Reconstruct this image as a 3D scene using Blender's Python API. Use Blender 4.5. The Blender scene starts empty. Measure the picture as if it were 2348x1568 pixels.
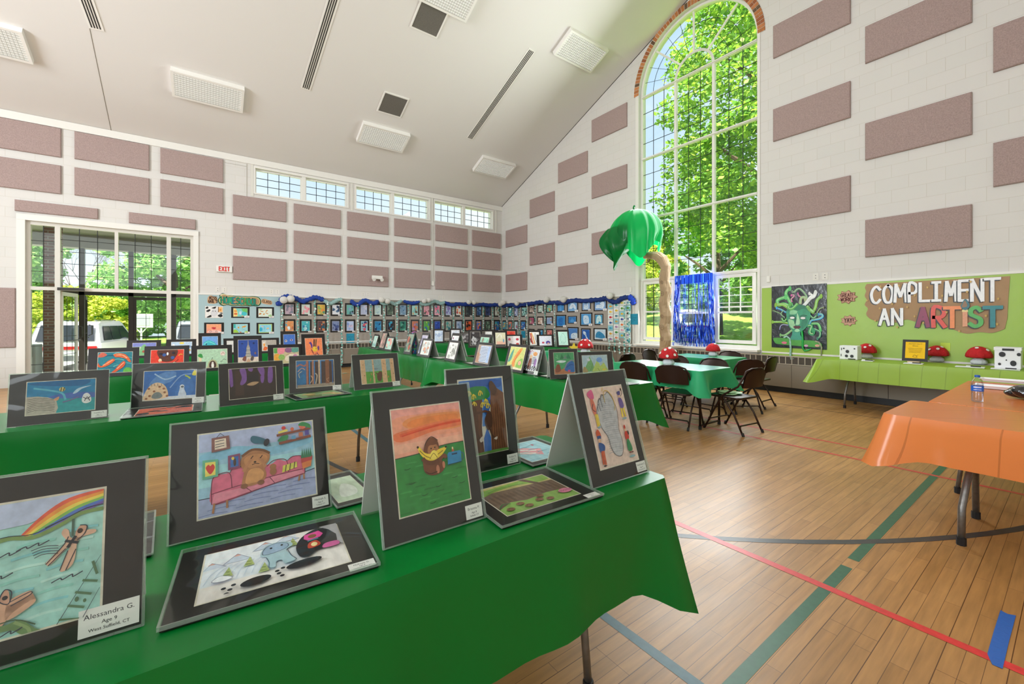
import bpy, math, random
from mathutils import Vector as V, Matrix as M
from mathutils.geometry import tessellate_polygon
random.seed(7)
S = bpy.context.scene
C = S.collection
PI = math.pi
# ---------------------------------------------------------------- camera
HC = 1.36                                   # camera height
YAW = math.atan2(.5906, .8070)
FW = V((math.sin(YAW), math.cos(YAW), 0)); RT = V((math.cos(YAW), -math.sin(YAW), 0))
cam = bpy.data.objects.new('camera', bpy.data.cameras.new('camera')); C.objects.link(cam); S.camera = cam
cam.location = (0, 0, HC); cam.rotation_euler = (PI/2, 0, -YAW)
cam.data.sensor_width = 36; cam.data.lens = 36*960/2348; cam.data.shift_y = -49/2348; cam.data.clip_start = .02; cam.data.clip_end = 500
XR, YL, XB, YN = 8.9, 12.81, -9.0, -2.27      # inner faces of the four walls
YC, ZS, RA = 5.27, 7.08, 1.54                 # arched window: centre, springing height, outer radius
ZE, SL = 5.59, .4167                          # eave height, roof slope
def ray(px, py): return FW + RT*((px-1174)/960) + V((0, 0, (735-py)/960))
def onz(px, py, z=0.0):
    d = ray(px, py); t = (z-HC)/d.z; return V((d.x*t, d.y*t, z))
def onx(px, py, x=XR):
    d = ray(px, py); t = x/d.x; return V((x, d.y*t, HC+d.z*t))
def ony(px, py, y=YL):
    d = ray(px, py); t = y/d.y; return V((d.x*t, y, HC+d.z*t))
def onceil(px, py):
    d = ray(px, py); t = (ZE+SL*YL-HC)/(d.z+SL*d.y); return V((d.x*t, d.y*t, HC+d.z*t))
# ---------------------------------------------------------------- colour / view
def hx(h):
    r = []
    for i in (0, 2, 4):
        c = int(h[i:i+2], 16)/255
        r.append(c/12.92 if c <= .04045 else ((c+.055)/1.055)**2.4)
    return (*r, 1)
S.view_settings.view_transform = 'Standard'; S.view_settings.look = 'None'; S.view_settings.gamma = 1
S.view_settings.exposure = 0.9; S.view_settings.use_curve_mapping = False
# ---------------------------------------------------------------- sky, sun, daylight
W = bpy.data.worlds.new('sky'); S.world = W; W.use_nodes = True
wn = W.node_tree.nodes; wl = W.node_tree.links; wn.clear()
wo = wn.new('ShaderNodeOutputWorld'); wb = wn.new('ShaderNodeBackground'); wb.inputs[1].default_value = .72
tc = wn.new('ShaderNodeTexCoord'); sp = wn.new('ShaderNodeSeparateXYZ'); cr = wn.new('ShaderNodeValToRGB')
cr.color_ramp.elements[0].position = 0; cr.color_ramp.elements[0].color = hx('dfe9f3')
cr.color_ramp.elements[1].position = .75; cr.color_ramp.elements[1].color = hx('a3c8ee')
nz = wn.new('ShaderNodeTexNoise'); nz.inputs['Scale'].default_value = 3.2; nz.inputs['Detail'].default_value = 5
mp = wn.new('ShaderNodeMapping'); mp.inputs['Scale'].default_value = (1, 1, 2.2)
c2 = wn.new('ShaderNodeValToRGB'); c2.color_ramp.elements[0].position = .42; c2.color_ramp.elements[1].position = .66
mx = wn.new('ShaderNodeMixRGB'); mx.inputs[2].default_value = hx('f2f4f7')
wl.new(tc.outputs['Generated'], sp.inputs[0]); wl.new(sp.outputs[2], cr.inputs[0])
wl.new(tc.outputs['Generated'], mp.inputs[0]); wl.new(mp.outputs[0], nz.inputs['Vector']); wl.new(nz.outputs[0], c2.inputs[0])
wl.new(c2.outputs[0], mx.inputs[0]); wl.new(cr.outputs[0], mx.inputs[1]); wl.new(mx.outputs[0], wb.inputs[0]); wl.new(wb.outputs[0], wo.inputs[0])
def light(name, kind, loc, to, energy, color=(1, 1, 1), size=1, size_y=None):
    l = bpy.data.lights.new(name, kind); l.energy = energy; l.color = color
    if kind == 'AREA':
        l.size = size
        if size_y: l.shape = 'RECTANGLE'; l.size_y = size_y
    if kind == 'SUN': l.angle = .01
    o = bpy.data.objects.new(name, l); C.objects.link(o); o.location = loc
    o.rotation_euler = (V(to)-V(loc)).to_track_quat('-Z', 'Y').to_euler(); return o
light('sun', 'SUN', (-20, -10, 30), (-14.5, -7.5, 21), 9.0, (1, .95, .82))
# daylight entering by the windows of the room: arched window, clerestory, entrance; plus two fill lamps added at the unseen walls
light('daylight_arched_window', 'AREA', (XR-.35, YC, 4.0), (0, YC-.6, 2.4), 235, (.93, .97, 1), 2.7, 5.4)
light('daylight_entrance', 'AREA', (-1.3, YL-.5, 1.7), (-1.0, 0, 1.0), 40, (.97, .98, 1), 3.4, 2.6)
light('rear_fill_light', 'AREA', (XB+.1, YC, 4.6), (0, YC, 5.0), 700, (.86, .935, 1), 3.0, 7.0)  # added fill to brighten the room; the rear wall has no window
light('near_side_fill_light', 'AREA', (-1.5, YN+.06, 4.15), (0.0, 6, 3.2), 190, (.86, .935, 1), 13.0, 2.2)  # added fill, set high to stay out of the sleeve reflections
# ---------------------------------------------------------------- materials
MT = {}
def nodes(m): m.use_nodes = True; return m.node_tree.nodes, m.node_tree.links
def mat(name, col='ffffff', rough=.6, metal=0, bump=0, bscale=40, var=0, vscale=6, attr=False, coat=0, alpha=1, trans=0, spec=None, stretch=None, emit=0):
    if name in MT: return MT[name]
    m = bpy.data.materials.new(name); n, l = nodes(m); b = n['Principled BSDF']
    b.inputs['Base Color'].default_value = hx(col); b.inputs['Roughness'].default_value = rough; b.inputs['Metallic'].default_value = metal
    if spec is not None: b.inputs['Specular IOR Level'].default_value = spec
    if coat: b.inputs['Coat Weight'].default_value = coat; b.inputs['Coat Roughness'].default_value = .08
    t = n.new('ShaderNodeTexCoord'); src = None
    if attr:
        a = n.new('ShaderNodeAttribute'); a.attribute_name = 'Col'; src = a.outputs['Color']; l.new(src, b.inputs['Base Color'])
    vec = t.outputs['Object']
    if stretch:
        mpp = n.new('ShaderNodeMapping'); mpp.inputs['Scale'].default_value = stretch; l.new(vec, mpp.inputs[0]); vec = mpp.outputs[0]
    if var:
        z = n.new('ShaderNodeTexNoise'); z.inputs['Scale'].default_value = vscale; z.inputs['Detail'].default_value = 4; l.new(vec, z.inputs['Vector'])
        mr = n.new('ShaderNodeMapRange'); mr.inputs[1].default_value = .3; mr.inputs[2].default_value = .7; mr.inputs[3].default_value = 1-var; mr.inputs[4].default_value = 1+var
        l.new(z.outputs[0], mr.inputs[0])
        vm = n.new('ShaderNodeVectorMath'); vm.operation = 'SCALE'
        if src: l.new(src, vm.inputs[0])
        else: vm.inputs[0].default_value = hx(col)[:3]
        l.new(mr.outputs[0], vm.inputs['Scale']); l.new(vm.outputs[0], b.inputs['Base Color'])
    if bump:
        z = n.new('ShaderNodeTexNoise'); z.inputs['Scale'].default_value = bscale; z.inputs['Detail'].default_value = 3; l.new(vec, z.inputs['Vector'])
        bp = n.new('ShaderNodeBump'); bp.inputs['Strength'].default_value = bump; bp.inputs['Distance'].default_value = .01
        l.new(z.outputs[0], bp.inputs['Height']); l.new(bp.outputs[0], b.inputs['Normal'])
        if coat: l.new(bp.outputs[0], b.inputs['Coat Normal'])
    if emit: b.inputs['Emission Color'].default_value = hx(col); b.inputs['Emission Strength'].default_value = emit
    if trans:      # thin translucent sheet (plastic cloth, leaf)
        tr = n.new('ShaderNodeBsdfTranslucent'); ms = n.new('ShaderNodeMixShader'); ms.inputs[0].default_value = trans
        o = n['Material Output']; l.new(b.outputs[0], ms.inputs[1]); l.new(tr.outputs[0], ms.inputs[2]); l.new(ms.outputs[0], o.inputs[0])
        if b.inputs['Base Color'].is_linked: l.new(b.inputs['Base Color'].links[0].from_socket, tr.inputs[0])
        else: tr.inputs[0].default_value = hx(col)
    MT[name] = m; return m
def glassy(name, tint='f4faf8', gloss=.08, rough=.02, bump=0, bscale=6, haze=0, top=None):
    if name in MT: return MT[name]
    m = bpy.data.materials.new(name); n, l = nodes(m); n.remove(n['Principled BSDF']); o = n['Material Output']
    t = n.new('ShaderNodeBsdfTransparent'); t.inputs[0].default_value = hx(tint); g = n.new('ShaderNodeBsdfGlossy'); g.inputs['Roughness'].default_value = rough
    f = n.new('ShaderNodeLayerWeight'); f.inputs[0].default_value = .25
    mr = n.new('ShaderNodeMapRange'); mr.inputs[3].default_value = gloss; mr.inputs[4].default_value = min(1, gloss*4+.25) if top is None else top; l.new(f.outputs['Fresnel'], mr.inputs[0])
    ms = n.new('ShaderNodeMixShader'); l.new(mr.outputs[0], ms.inputs[0]); l.new(t.outputs[0], ms.inputs[1]); l.new(g.outputs[0], ms.inputs[2])
    if bump:
        tcx = n.new('ShaderNodeTexCoord'); z = n.new('ShaderNodeTexNoise'); z.inputs['Scale'].default_value = bscale; z.inputs['Distortion'].default_value = 1.2; z.inputs['Detail'].default_value = 1.5
        l.new(tcx.outputs['Object'], z.inputs['Vector']); bp = n.new('ShaderNodeBump'); bp.inputs['Strength'].default_value = bump; bp.inputs['Distance'].default_value = .02
        l.new(z.outputs[0], bp.inputs['Height']); l.new(bp.outputs[0], g.inputs['Normal'])
    last = ms
    if haze:
        d = n.new('ShaderNodeBsdfDiffuse'); d.inputs[0].default_value = hx('e4ebe6'); m2 = n.new('ShaderNodeMixShader'); m2.inputs[0].default_value = haze
        l.new(ms.outputs[0], m2.inputs[1]); l.new(d.outputs[0], m2.inputs[2]); last = m2
    l.new(last.outputs[0], o.inputs[0]); MT[name] = m; return m
# ---------------------------------------------------------------- mesh builder
class G:
    def __init__(s): s.v = []; s.f = []; s.c = []; s.m = []
    def add(s, vs, fs, col='ffffff', mi=0):
        k = len(s.v); s.v += [tuple(p) for p in vs]; col = hx(col) if isinstance(col, str) else col
        for f in fs: s.f.append([i+k for i in f]); s.c.append(col); s.m.append(mi)
        return s
    def box(s, a, b, col='ffffff', mi=0, X=None):
        x0, y0, z0 = a; x1, y1, z1 = b
        vs = [V(p) for p in ((x0,y0,z0),(x1,y0,z0),(x1,y1,z0),(x0,y1,z0),(x0,y0,z1),(x1,y0,z1),(x1,y1,z1),(x0,y1,z1))]
        if X: vs = [X @ p for p in vs]
        return s.add(vs, [(0,3,2,1),(4,5,6,7),(0,1,5,4),(1,2,6,5),(2,3,7,6),(3,0,4,7)], col, mi)
    def tube(s, pts, r, n=8, col='ffffff', mi=0, caps=True):
        pts = [V(p) for p in pts]; rs = r if isinstance(r, (list, tuple)) else [r]*len(pts); vs = []; fs = []; up = None
        for i, p in enumerate(pts):
            d = (pts[min(i+1, len(pts)-1)]-pts[max(i-1, 0)]).normalized()
            if up is None: up = d.orthogonal().normalized()
            up = (up-d*up.dot(d)); up = up.normalized() if up.length > 1e-6 else d.orthogonal().normalized(); q = d.cross(up)
            for k in range(n): a = 2*PI*k/n; vs.append(p+(up*math.cos(a)+q*math.sin(a))*rs[i])
        for i in range(len(pts)-1):
            for k in range(n): fs.append((i*n+k, i*n+(k+1) % n, (i+1)*n+(k+1) % n, (i+1)*n+k))
        if caps: fs += [tuple(range(n))[::-1], tuple(range((len(pts)-1)*n, len(pts)*n))]
        return s.add(vs, fs, col, mi)
    def lathe(s, prof, c=(0, 0, 0), n=20, col='ffffff', mi=0, wob=None):
        vs = []; fs = []; c = V(c)
        for i, (r, z) in enumerate(prof):
            for k in range(n):
                a = 2*PI*k/n; w = wob(a, i) if wob else 1; vs.append(c+V((r*w*math.cos(a), r*w*math.sin(a), z)))
        for i in range(len(prof)-1):
            for k in range(n): fs.append((i*n+k, i*n+(k+1) % n, (i+1)*n+(k+1) % n, (i+1)*n+k))
        fs += [tuple(range(n))[::-1], tuple(range((len(prof)-1)*n, len(prof)*n))]
        return s.add(vs, fs, col, mi)
    def grid(s, fn, nu, nv, col='ffffff', mi=0):
        vs = [fn(i/nu, j/nv) for j in range(nv+1) for i in range(nu+1)]
        return s.add(vs, [(j*(nu+1)+i, j*(nu+1)+i+1, (j+1)*(nu+1)+i+1, (j+1)*(nu+1)+i) for j in range(nv) for i in range(nu)], col, mi)
    def slab(s, outer, holes, th, fr, col='ffffff', mi=0):
        """outer polygon with holes in (u, v), extruded by th along -w of the frame fr(u, v, w)"""
        loops = [outer]+holes; tri = tessellate_polygon([[V((u, v, 0)) for u, v in L] for L in loops]); flat = [p for L in loops for p in L]; N = len(flat)
        vs = [fr(u, v, 0) for u, v in flat]+[fr(u, v, -th) for u, v in flat]; fs = []
        e = fr(1, 0, 0)-fr(0, 0, 0); g = fr(0, 1, 0)-fr(0, 0, 0); w = fr(0, 0, 1)-fr(0, 0, 0); sg = e.cross(g).dot(w) > 0
        for t in tri:
            a, b, c = [V((*flat[i], 0)) for i in t]; pos = (b-a).cross(c-a).z > 0
            t = t if pos == sg else t[::-1]; fs += [tuple(t), tuple(i+N for i in t[::-1])]
        k = 0
        for L in loops:
            n = len(L); fs += [(k+i, k+(i+1) % n, k+(i+1) % n+N, k+i+N) for i in range(n)]; k += n
        return s.add(vs, fs, col, mi)
    def build(s, name, mats, parent=None, smooth=False, loc=None, rot=None, bevel=0):
        me = bpy.data.meshes.new(name); me.from_pydata(s.v, [], s.f); mats = mats if isinstance(mats, (list, tuple)) else [mats]
        for m in mats: me.materials.append(m)
        me.polygons.foreach_set('material_index', s.m); me.polygons.foreach_set('use_smooth', [smooth]*len(s.f))
        a = me.color_attributes.new('Col', 'FLOAT_COLOR', 'CORNER'); buf = []
        for p in me.polygons: buf += list(s.c[p.index])*p.loop_total
        a.data.foreach_set('color', buf); me.update()
        o = bpy.data.objects.new(name, me); C.objects.link(o)
        if parent: o.parent = parent
        if loc is not None: o.location = loc
        if rot is not None: o.rotation_euler = rot
        if bevel:
            b = o.modifiers.new('bevel', 'BEVEL'); b.width = bevel; b.segments = 2; b.limit_method = 'ANGLE'
        return o
def tag(o, label=None, cat=None, group=None, kind=None):
    if label: o['label'] = label
    if cat: o['category'] = cat
    if group: o['group'] = group
    if kind: o['kind'] = kind
    return o
def thing(name, label, cat, loc=(0, 0, 0), rz=0, group=None):
    o = bpy.data.objects.new(name, None); C.objects.link(o); o.location = loc; o.rotation_euler = (0, 0, rz); o.empty_display_size = .1
    return tag(o, label, cat, group)
def copy_tree(o, parent=None):
    c = o.copy(); C.objects.link(c); c.parent = parent
    for ch in [x for x in C.objects if x.parent == o]: copy_tree(ch, c)
    return c
def rnd(a, b): return random.uniform(a, b)
def rect(u0, v0, u1, v1): return [(u0, v0), (u1, v0), (u1, v1), (u0, v1)]
# ---------------------------------------------------------------- flat drawing kit (ink and paint as thin raised shapes)
def smoothpts(P, n=5, closed=False):
    Q = [V((p[0], p[1], 0)) for p in P]; out = []; N = len(Q)
    for i in range(N if closed else N-1):
        p0, p1, p2, p3 = (Q[(i-1) % N], Q[i], Q[(i+1) % N], Q[(i+2) % N]) if closed else (Q[max(i-1, 0)], Q[i], Q[i+1], Q[min(i+2, N-1)])
        for k in range(n):
            t = k/n; q = .5*((2*p1)+(p2-p0)*t+(2*p0-5*p1+4*p2-p3)*t*t+(3*p1-p0-3*p2+p3)*t**3); out.append((q.x, q.y))
    if not closed: out.append((Q[-1].x, Q[-1].y))
    return out
def draw(g, prims, fr, w, h, dz=.0003, z0=.0004, mi=0, clip=False):
    z = z0
    def put(pts, col):
        if clip: pts = [(min(1, max(0, u)), min(1, max(0, v))) for u, v in pts]
        vs = [fr(u*w, v*h, z) for u, v in pts]; e = fr(1, 0, 0)-fr(0, 0, 0); k = fr(0, 1, 0)-fr(0, 0, 0); n = fr(0, 0, 1)-fr(0, 0, 0)
        ar = sum(pts[i][0]*pts[(i+1) % len(pts)][1]-pts[(i+1) % len(pts)][0]*pts[i][1] for i in range(len(pts)))
        idx = list(range(len(pts)))
        if (ar > 0) != (e.cross(k).dot(n) > 0): idx = idx[::-1]
        g.add(vs, [idx], col, mi)
    def strip(A, wd, col):
        n = len(A); Q = []
        for i in range(n):
            d1 = (A[i]-A[i-1]).normalized() if i else (A[1]-A[0]).normalized(); d2 = (A[i+1]-A[i]).normalized() if i < n-1 else d1
            m = d1+d2; m = m.normalized() if m.length > .1 else d1; c = max(.5, m.dot(d1)); q = V((-m.y, m.x, 0))*wd*h/2/c; e = m*wd*h*(-.3 if i == 0 else .3 if i == n-1 else 0); Q.append((A[i]+e-q, A[i]+e+q))
        for i in range(n-1): put([(p.x/w, p.y/h) for p in (Q[i][0], Q[i+1][0], Q[i+1][1], Q[i][1])], col)
    def stroke(P, wd, col):     # one clean ribbon; a sharp turn starts a new one a hair higher
        nonlocal z
        A = []
        for p in P:
            q = V((p[0]*w, p[1]*h, 0))
            if A and (q-A[-1]).length < 1e-7: continue
            if len(A) > 1 and (q-A[-1]).normalized().dot((A[-1]-A[-2]).normalized()) < .35: strip(A, wd, col); A = [A[-1]]; z += dz*.4
            A.append(q)
        if len(A) > 1: strip(A, wd, col)
    for p in prims:
        k = p[0]; z += dz
        if k == 'r': put(rect(*p[1:5]), p[5])
        elif k == 'p': put(p[1], p[2])
        elif k == 'b': put(smoothpts(p[1], 4, True), p[2])
        elif k == 'e':
            cu, cv, ru, rv, col = p[1:6]; ro = p[6] if len(p) > 6 else 0; asp = w/h; pts = []
            for i in range(18):
                a = 2*PI*i/18; x = ru*math.cos(a)*asp; y = rv*math.sin(a)
                pts.append((cu+(x*math.cos(ro)-y*math.sin(ro))/asp, cv+x*math.sin(ro)+y*math.cos(ro)))
            put(pts, col)
        elif k == 'l': stroke(p[1], p[2], p[3])
        elif k == 's': stroke(smoothpts(p[1], 4), p[2], p[3])
        elif k == 'o': stroke(smoothpts(p[1], 4, True)+[p[1][0]], p[2], p[3])
        elif k == 't':      # printed text: string, centre, cap height (fraction of h), colour
            vs, fs = textgeo(p[1]); sc = p[4]*h*1.38
            for f in fs: put([((p[2]*w+vs[i][0]*sc)/w, (p[3]*h+vs[i][1]*sc)/h) for i in f], p[5])
    return z
TG = {}
def textgeo(t):
    if t not in TG:
        cu = bpy.data.curves.new('tmp', 'FONT'); cu.body = t; cu.align_x = 'CENTER'; cu.align_y = 'CENTER'; cu.resolution_u = 2
        ob = bpy.data.objects.new('tmp', cu); me = bpy.data.meshes.new_from_object(ob)
        TG[t] = ([(v.co.x, v.co.y) for v in me.vertices], [list(p.vertices) for p in me.polygons])
        bpy.data.objects.remove(ob); bpy.data.curves.remove(cu); bpy.data.meshes.remove(me)
    return TG[t]
# hand lettering, strokes in a unit box
LT = {'A': [[(0,0),(.5,1),(1,0)], [(.2,.4),(.8,.4)]], 'C': [[(.95,.8),(.6,1),(.2,.85),(0,.5),(.2,.1),(.6,0),(.95,.2)]], 'E': [[(.9,1),(0,1),(0,0),(.9,0)], [(0,.52),(.75,.52)]],
 'G': [[(.95,.85),(.5,1),(.1,.75),(0,.4),(.3,0),(.8,.05),(.95,.4),(.5,.42)]], 'H': [[(0,0),(0,1)], [(1,0),(1,1)], [(0,.5),(1,.5)]], 'I': [[(.5,0),(.5,1)], [(.05,1),(.95,1)], [(.05,0),(.95,0)]],
 'K': [[(0,0),(0,1)], [(.95,1),(0,.45),(1,0)]], 'L': [[(0,1),(0,0),(.9,0)]], 'M': [[(0,0),(.1,1),(.5,.3),(.9,1),(1,0)]], 'N': [[(0,0),(0,1),(1,0),(1,1)]],
 'O': [[(.5,1),(.1,.8),(0,.45),(.2,.08),(.5,0),(.8,.08),(1,.45),(.9,.8),(.5,1)]], 'P': [[(0,0),(0,1),(.7,1),(1,.75),(.7,.5),(0,.48)]], 'R': [[(0,0),(0,1),(.7,1),(.95,.75),(.7,.52),(0,.5)], [(.35,.5),(1,0)]],
 'S': [[(.95,.82),(.6,1),(.15,.9),(.1,.65),(.5,.52),(.9,.38),(.9,.12),(.45,0),(0,.15)]], 'T': [[(.5,0),(.5,1)], [(0,1),(1,1)]], 'W': [[(0,1),(.25,0),(.5,.7),(.75,0),(1,1)]],
 'Y': [[(0,1),(.5,.5),(1,1)], [(.5,.5),(.5,0)]], '!': [[(.5,1),(.5,.32)], [(.5,.06),(.5,0)]], 'i': [[(.5,0),(.5,.62)]], 'X': [[(0,0),(1,1)], [(0,1),(1,0)]], 'Z': [[(0,1),(1,1),(0,0),(1,0)]], "'": [[(.5,1),(.5,.8)]]}
def hand(word, u0, v0, cw, gap, ch, wd, col, sh=None, wid={}, drop=0):
    P = []; u = u0; k = 0
    for c in word:
        cc = cw*wid.get(c, .5 if c in '!i' else 1)
        if c != ' ':
            for st in LT[c]:
                pts = [(u+x*cc, v0+y*ch-drop*k) for x, y in st]
                sk = 's' if c in 'COSGRP' and len(st) > 4 else 'l'
                if sh: P.append((sk, [(x-sh[0], y-sh[1]) for x, y in pts], wd, sh[2]))
                P.append((sk, pts, wd, col if isinstance(col, str) else col[k]))
        u += cc+gap; k += 1
    return P
# ================================================================ setting
WHITE = mat('white_paint', 'e9e6df', .45); CREAM = mat('cream_trim', 'dedbd2', .5)
def blockmat(name, ax):
    m = bpy.data.materials.new(name); n, l = nodes(m); b = n['Principled BSDF']; b.inputs['Roughness'].default_value = .62
    t = n.new('ShaderNodeTexCoord'); s = n.new('ShaderNodeSeparateXYZ'); c = n.new('ShaderNodeCombineXYZ'); l.new(t.outputs['Object'], s.inputs[0])
    l.new(s.outputs[ax], c.inputs[0]); l.new(s.outputs[2], c.inputs[1]); k = n.new('ShaderNodeTexBrick'); l.new(c.outputs[0], k.inputs['Vector'])
    k.inputs['Scale'].default_value = 1; k.inputs['Brick Width'].default_value = .4064; k.inputs['Row Height'].default_value = .2032; k.inputs['Mortar Size'].default_value = .004
    k.inputs['Mortar Smooth'].default_value = .6
    k.inputs['Color1'].default_value = hx('dcd8d3'); k.inputs['Color2'].default_value = hx('d9d6d1'); k.inputs['Mortar'].default_value = hx('cfc9bf'); l.new(k.outputs[0], b.inputs['Base Color'])
    bp = n.new('ShaderNodeBump'); bp.inputs['Strength'].default_value = .25; bp.inputs['Distance'].default_value = .003; bp.invert = True; l.new(k.outputs['Fac'], bp.inputs['Height']); l.new(bp.outputs[0], b.inputs['Normal'])
    return m
BLX, BLY = blockmat('painted_block_x', 0), blockmat('painted_block_y', 1)
def brickmat(name, c1, c2, mo, ax, w=.2, h=.067, ms=.01):
    m = bpy.data.materials.new(name); n, l = nodes(m); b = n['Principled BSDF']; b.inputs['Roughness'].default_value = .8
    t = n.new('ShaderNodeTexCoord'); s = n.new('ShaderNodeSeparateXYZ'); c = n.new('ShaderNodeCombineXYZ'); l.new(t.outputs['Object'], s.inputs[0])
    l.new(s.outputs[ax], c.inputs[0]); l.new(s.outputs[2], c.inputs[1]); k = n.new('ShaderNodeTexBrick'); l.new(c.outputs[0], k.inputs['Vector'])
    k.inputs['Scale'].default_value = 1; k.inputs['Brick Width'].default_value = w; k.inputs['Row Height'].default_value = h; k.inputs['Mortar Size'].default_value = ms
    k.inputs['Color1'].default_value = hx(c1); k.inputs['Color2'].default_value = hx(c2); k.inputs['Mortar'].default_value = hx(mo); l.new(k.outputs[0], b.inputs['Base Color']); return m
# floor: strip maple along x, with the painted court lines
def floormat():
    m = bpy.data.materials.new('strip_wood_floor'); n, l = nodes(m); b = n['Principled BSDF']
    t = n.new('ShaderNodeTexCoord'); k = n.new('ShaderNodeTexBrick'); l.new(t.outputs['Object'], k.inputs['Vector']); k.offset = .37
    k.inputs['Scale'].default_value = 1; k.inputs['Brick Width'].default_value = 1.1; k.inputs['Row Height'].default_value = .0572; k.inputs['Mortar Size'].default_value = .0011; k.inputs['Mortar Smooth'].default_value = .1; k.inputs['Bias'].default_value = 0
    k.inputs['Color1'].default_value = hx('ba8b54'); k.inputs['Color2'].default_value = hx('a87b46'); k.inputs['Mortar'].default_value = hx('6e4e30')
    k2 = n.new('ShaderNodeTexBrick'); l.new(t.outputs['Object'], k2.inputs['Vector']); k2.offset = .43; k2.inputs['Scale'].default_value = 1; k2.inputs['Brick Width'].default_value = 2.3; k2.inputs['Row Height'].default_value = .1716; k2.inputs['Mortar Size'].default_value = .0018
    k2.inputs['Color1'].default_value = (1, 1, 1, 1); k2.inputs['Color2'].default_value = (.93, .93, .93, 1); k2.inputs['Mortar'].default_value = (.52, .45, .38, 1)
    mp = n.new('ShaderNodeMapping'); mp.inputs['Scale'].default_value = (1.2, 14, 1); l.new(t.outputs['Object'], mp.inputs[0])
    z = n.new('ShaderNodeTexNoise'); z.inputs['Scale'].default_value = 3; z.inputs['Detail'].default_value = 6; l.new(mp.outputs[0], z.inputs['Vector'])
    r = n.new('ShaderNodeMapRange'); r.inputs[1].default_value = .3; r.inputs[2].default_value = .7; r.inputs[3].default_value = .82; r.inputs[4].default_value = 1.14; l.new(z.outputs[0], r.inputs[0])
    z2 = n.new('ShaderNodeTexNoise'); z2.inputs['Scale'].default_value = 1.1; z2.inputs['Detail'].default_value = 8; z2.inputs['Roughness'].default_value = .65; l.new(t.outputs['Object'], z2.inputs['Vector'])
    r2 = n.new('ShaderNodeMapRange'); r2.inputs[1].default_value = .3; r2.inputs[2].default_value = .7; r2.inputs[3].default_value = .9; r2.inputs[4].default_value = 1.1; l.new(z2.outputs[0], r2.inputs[0])
    m1 = n.new('ShaderNodeMixRGB'); m1.blend_type = 'MULTIPLY'; m1.inputs[0].default_value = 1; l.new(k.outputs[0], m1.inputs[1]); l.new(k2.outputs[0], m1.inputs[2])
    a = n.new('ShaderNodeVectorMath'); a.operation = 'SCALE'; l.new(m1.outputs[0], a.inputs[0]); l.new(r.outputs[0], a.inputs['Scale'])
    a2 = n.new('ShaderNodeVectorMath'); a2.operation = 'SCALE'; l.new(a.outputs[0], a2.inputs[0]); l.new(r2.outputs[0], a2.inputs['Scale']); l.new(a2.outputs[0], b.inputs['Base Color'])
    r3 = n.new('ShaderNodeMapRange'); r3.inputs[3].default_value = .26; r3.inputs[4].default_value = .5; l.new(z2.outputs[0], r3.inputs[0]); l.new(r3.outputs[0], b.inputs['Roughness'])
    bp = n.new('ShaderNodeBump'); bp.inputs['Strength'].default_value = .12; bp.inputs['Distance'].default_value = .004; l.new(z.outputs[0], bp.inputs['Height']); l.new(bp.outputs[0], b.inputs['Normal'])
    return m
g = G(); g.box((XB-.3, YN-.3, -.3), (XR+.3, YL+.3, 0))
def fstripe(pts, w, col, z=.0008, closed=False):
    for i in range(len(pts)-1):
        a = V((*pts[i], 0)); b = V((*pts[i+1], 0)); d = (b-a).normalized(); q = V((-d.y, d.x, 0))*w/2
        g.add([a-q+V((0,0,z)), b-q+V((0,0,z)), b+q+V((0,0,z)), a+q+V((0,0,z))], [(0, 1, 2, 3)], col, 1)
arc = [onz(x, y) for x, y in ((1610.5, 1232), (1920.3, 1242.7), (2233.5, 1227))]
ax, ay, bx_, by_, cx_, cy_ = arc[0].x, arc[0].y, arc[1].x, arc[1].y, arc[2].x, arc[2].y
D = 2*(ax*(by_-cy_)+bx_*(cy_-ay)+cx_*(ay-by_))
ux = ((ax*ax+ay*ay)*(by_-cy_)+(bx_*bx_+by_*by_)*(cy_-ay)+(cx_*cx_+cy_*cy_)*(ay-by_))/D
uy = ((ax*ax+ay*ay)*(cx_-bx_)+(bx_*bx_+by_*by_)*(ax-cx_)+(cx_*cx_+cy_*cy_)*(bx_-ax))/D
Rr = math.hypot(ax-ux, ay-uy)
fstripe([(1.482, -2), (1.482, 9)], .05, '35606a', .0007)
fstripe([(-8.5, .775), (2.86, .775)], .052, '2c6247', .0008); fstripe([(2.97, .775), (8.1, .775)], .052, '2c6247', .0008)
fstripe([(ux+Rr*math.cos(t*.045), uy+Rr*math.sin(t*.045)) for t in range(141)], .05, '3c3b3c', .001)
fstripe([(2.555, -2), (2.555, 9.2)], .05, 'd63a3a', .0012); fstripe([(5.16, -2), (5.16, 9.2)], .045, 'c9423f', .0012); fstripe([(5.648, -2), (5.648, 9.2)], .045, 'c9423f', .0012)
for xx in (7.57, 8.245): fstripe([(xx, -2), (xx, 12)], .022, '4a4038', .0009)
tag(g.build('floor', [floormat(), mat('court_line_paint', attr=True, rough=.38, var=.12, vscale=30)]), kind='structure')
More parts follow.
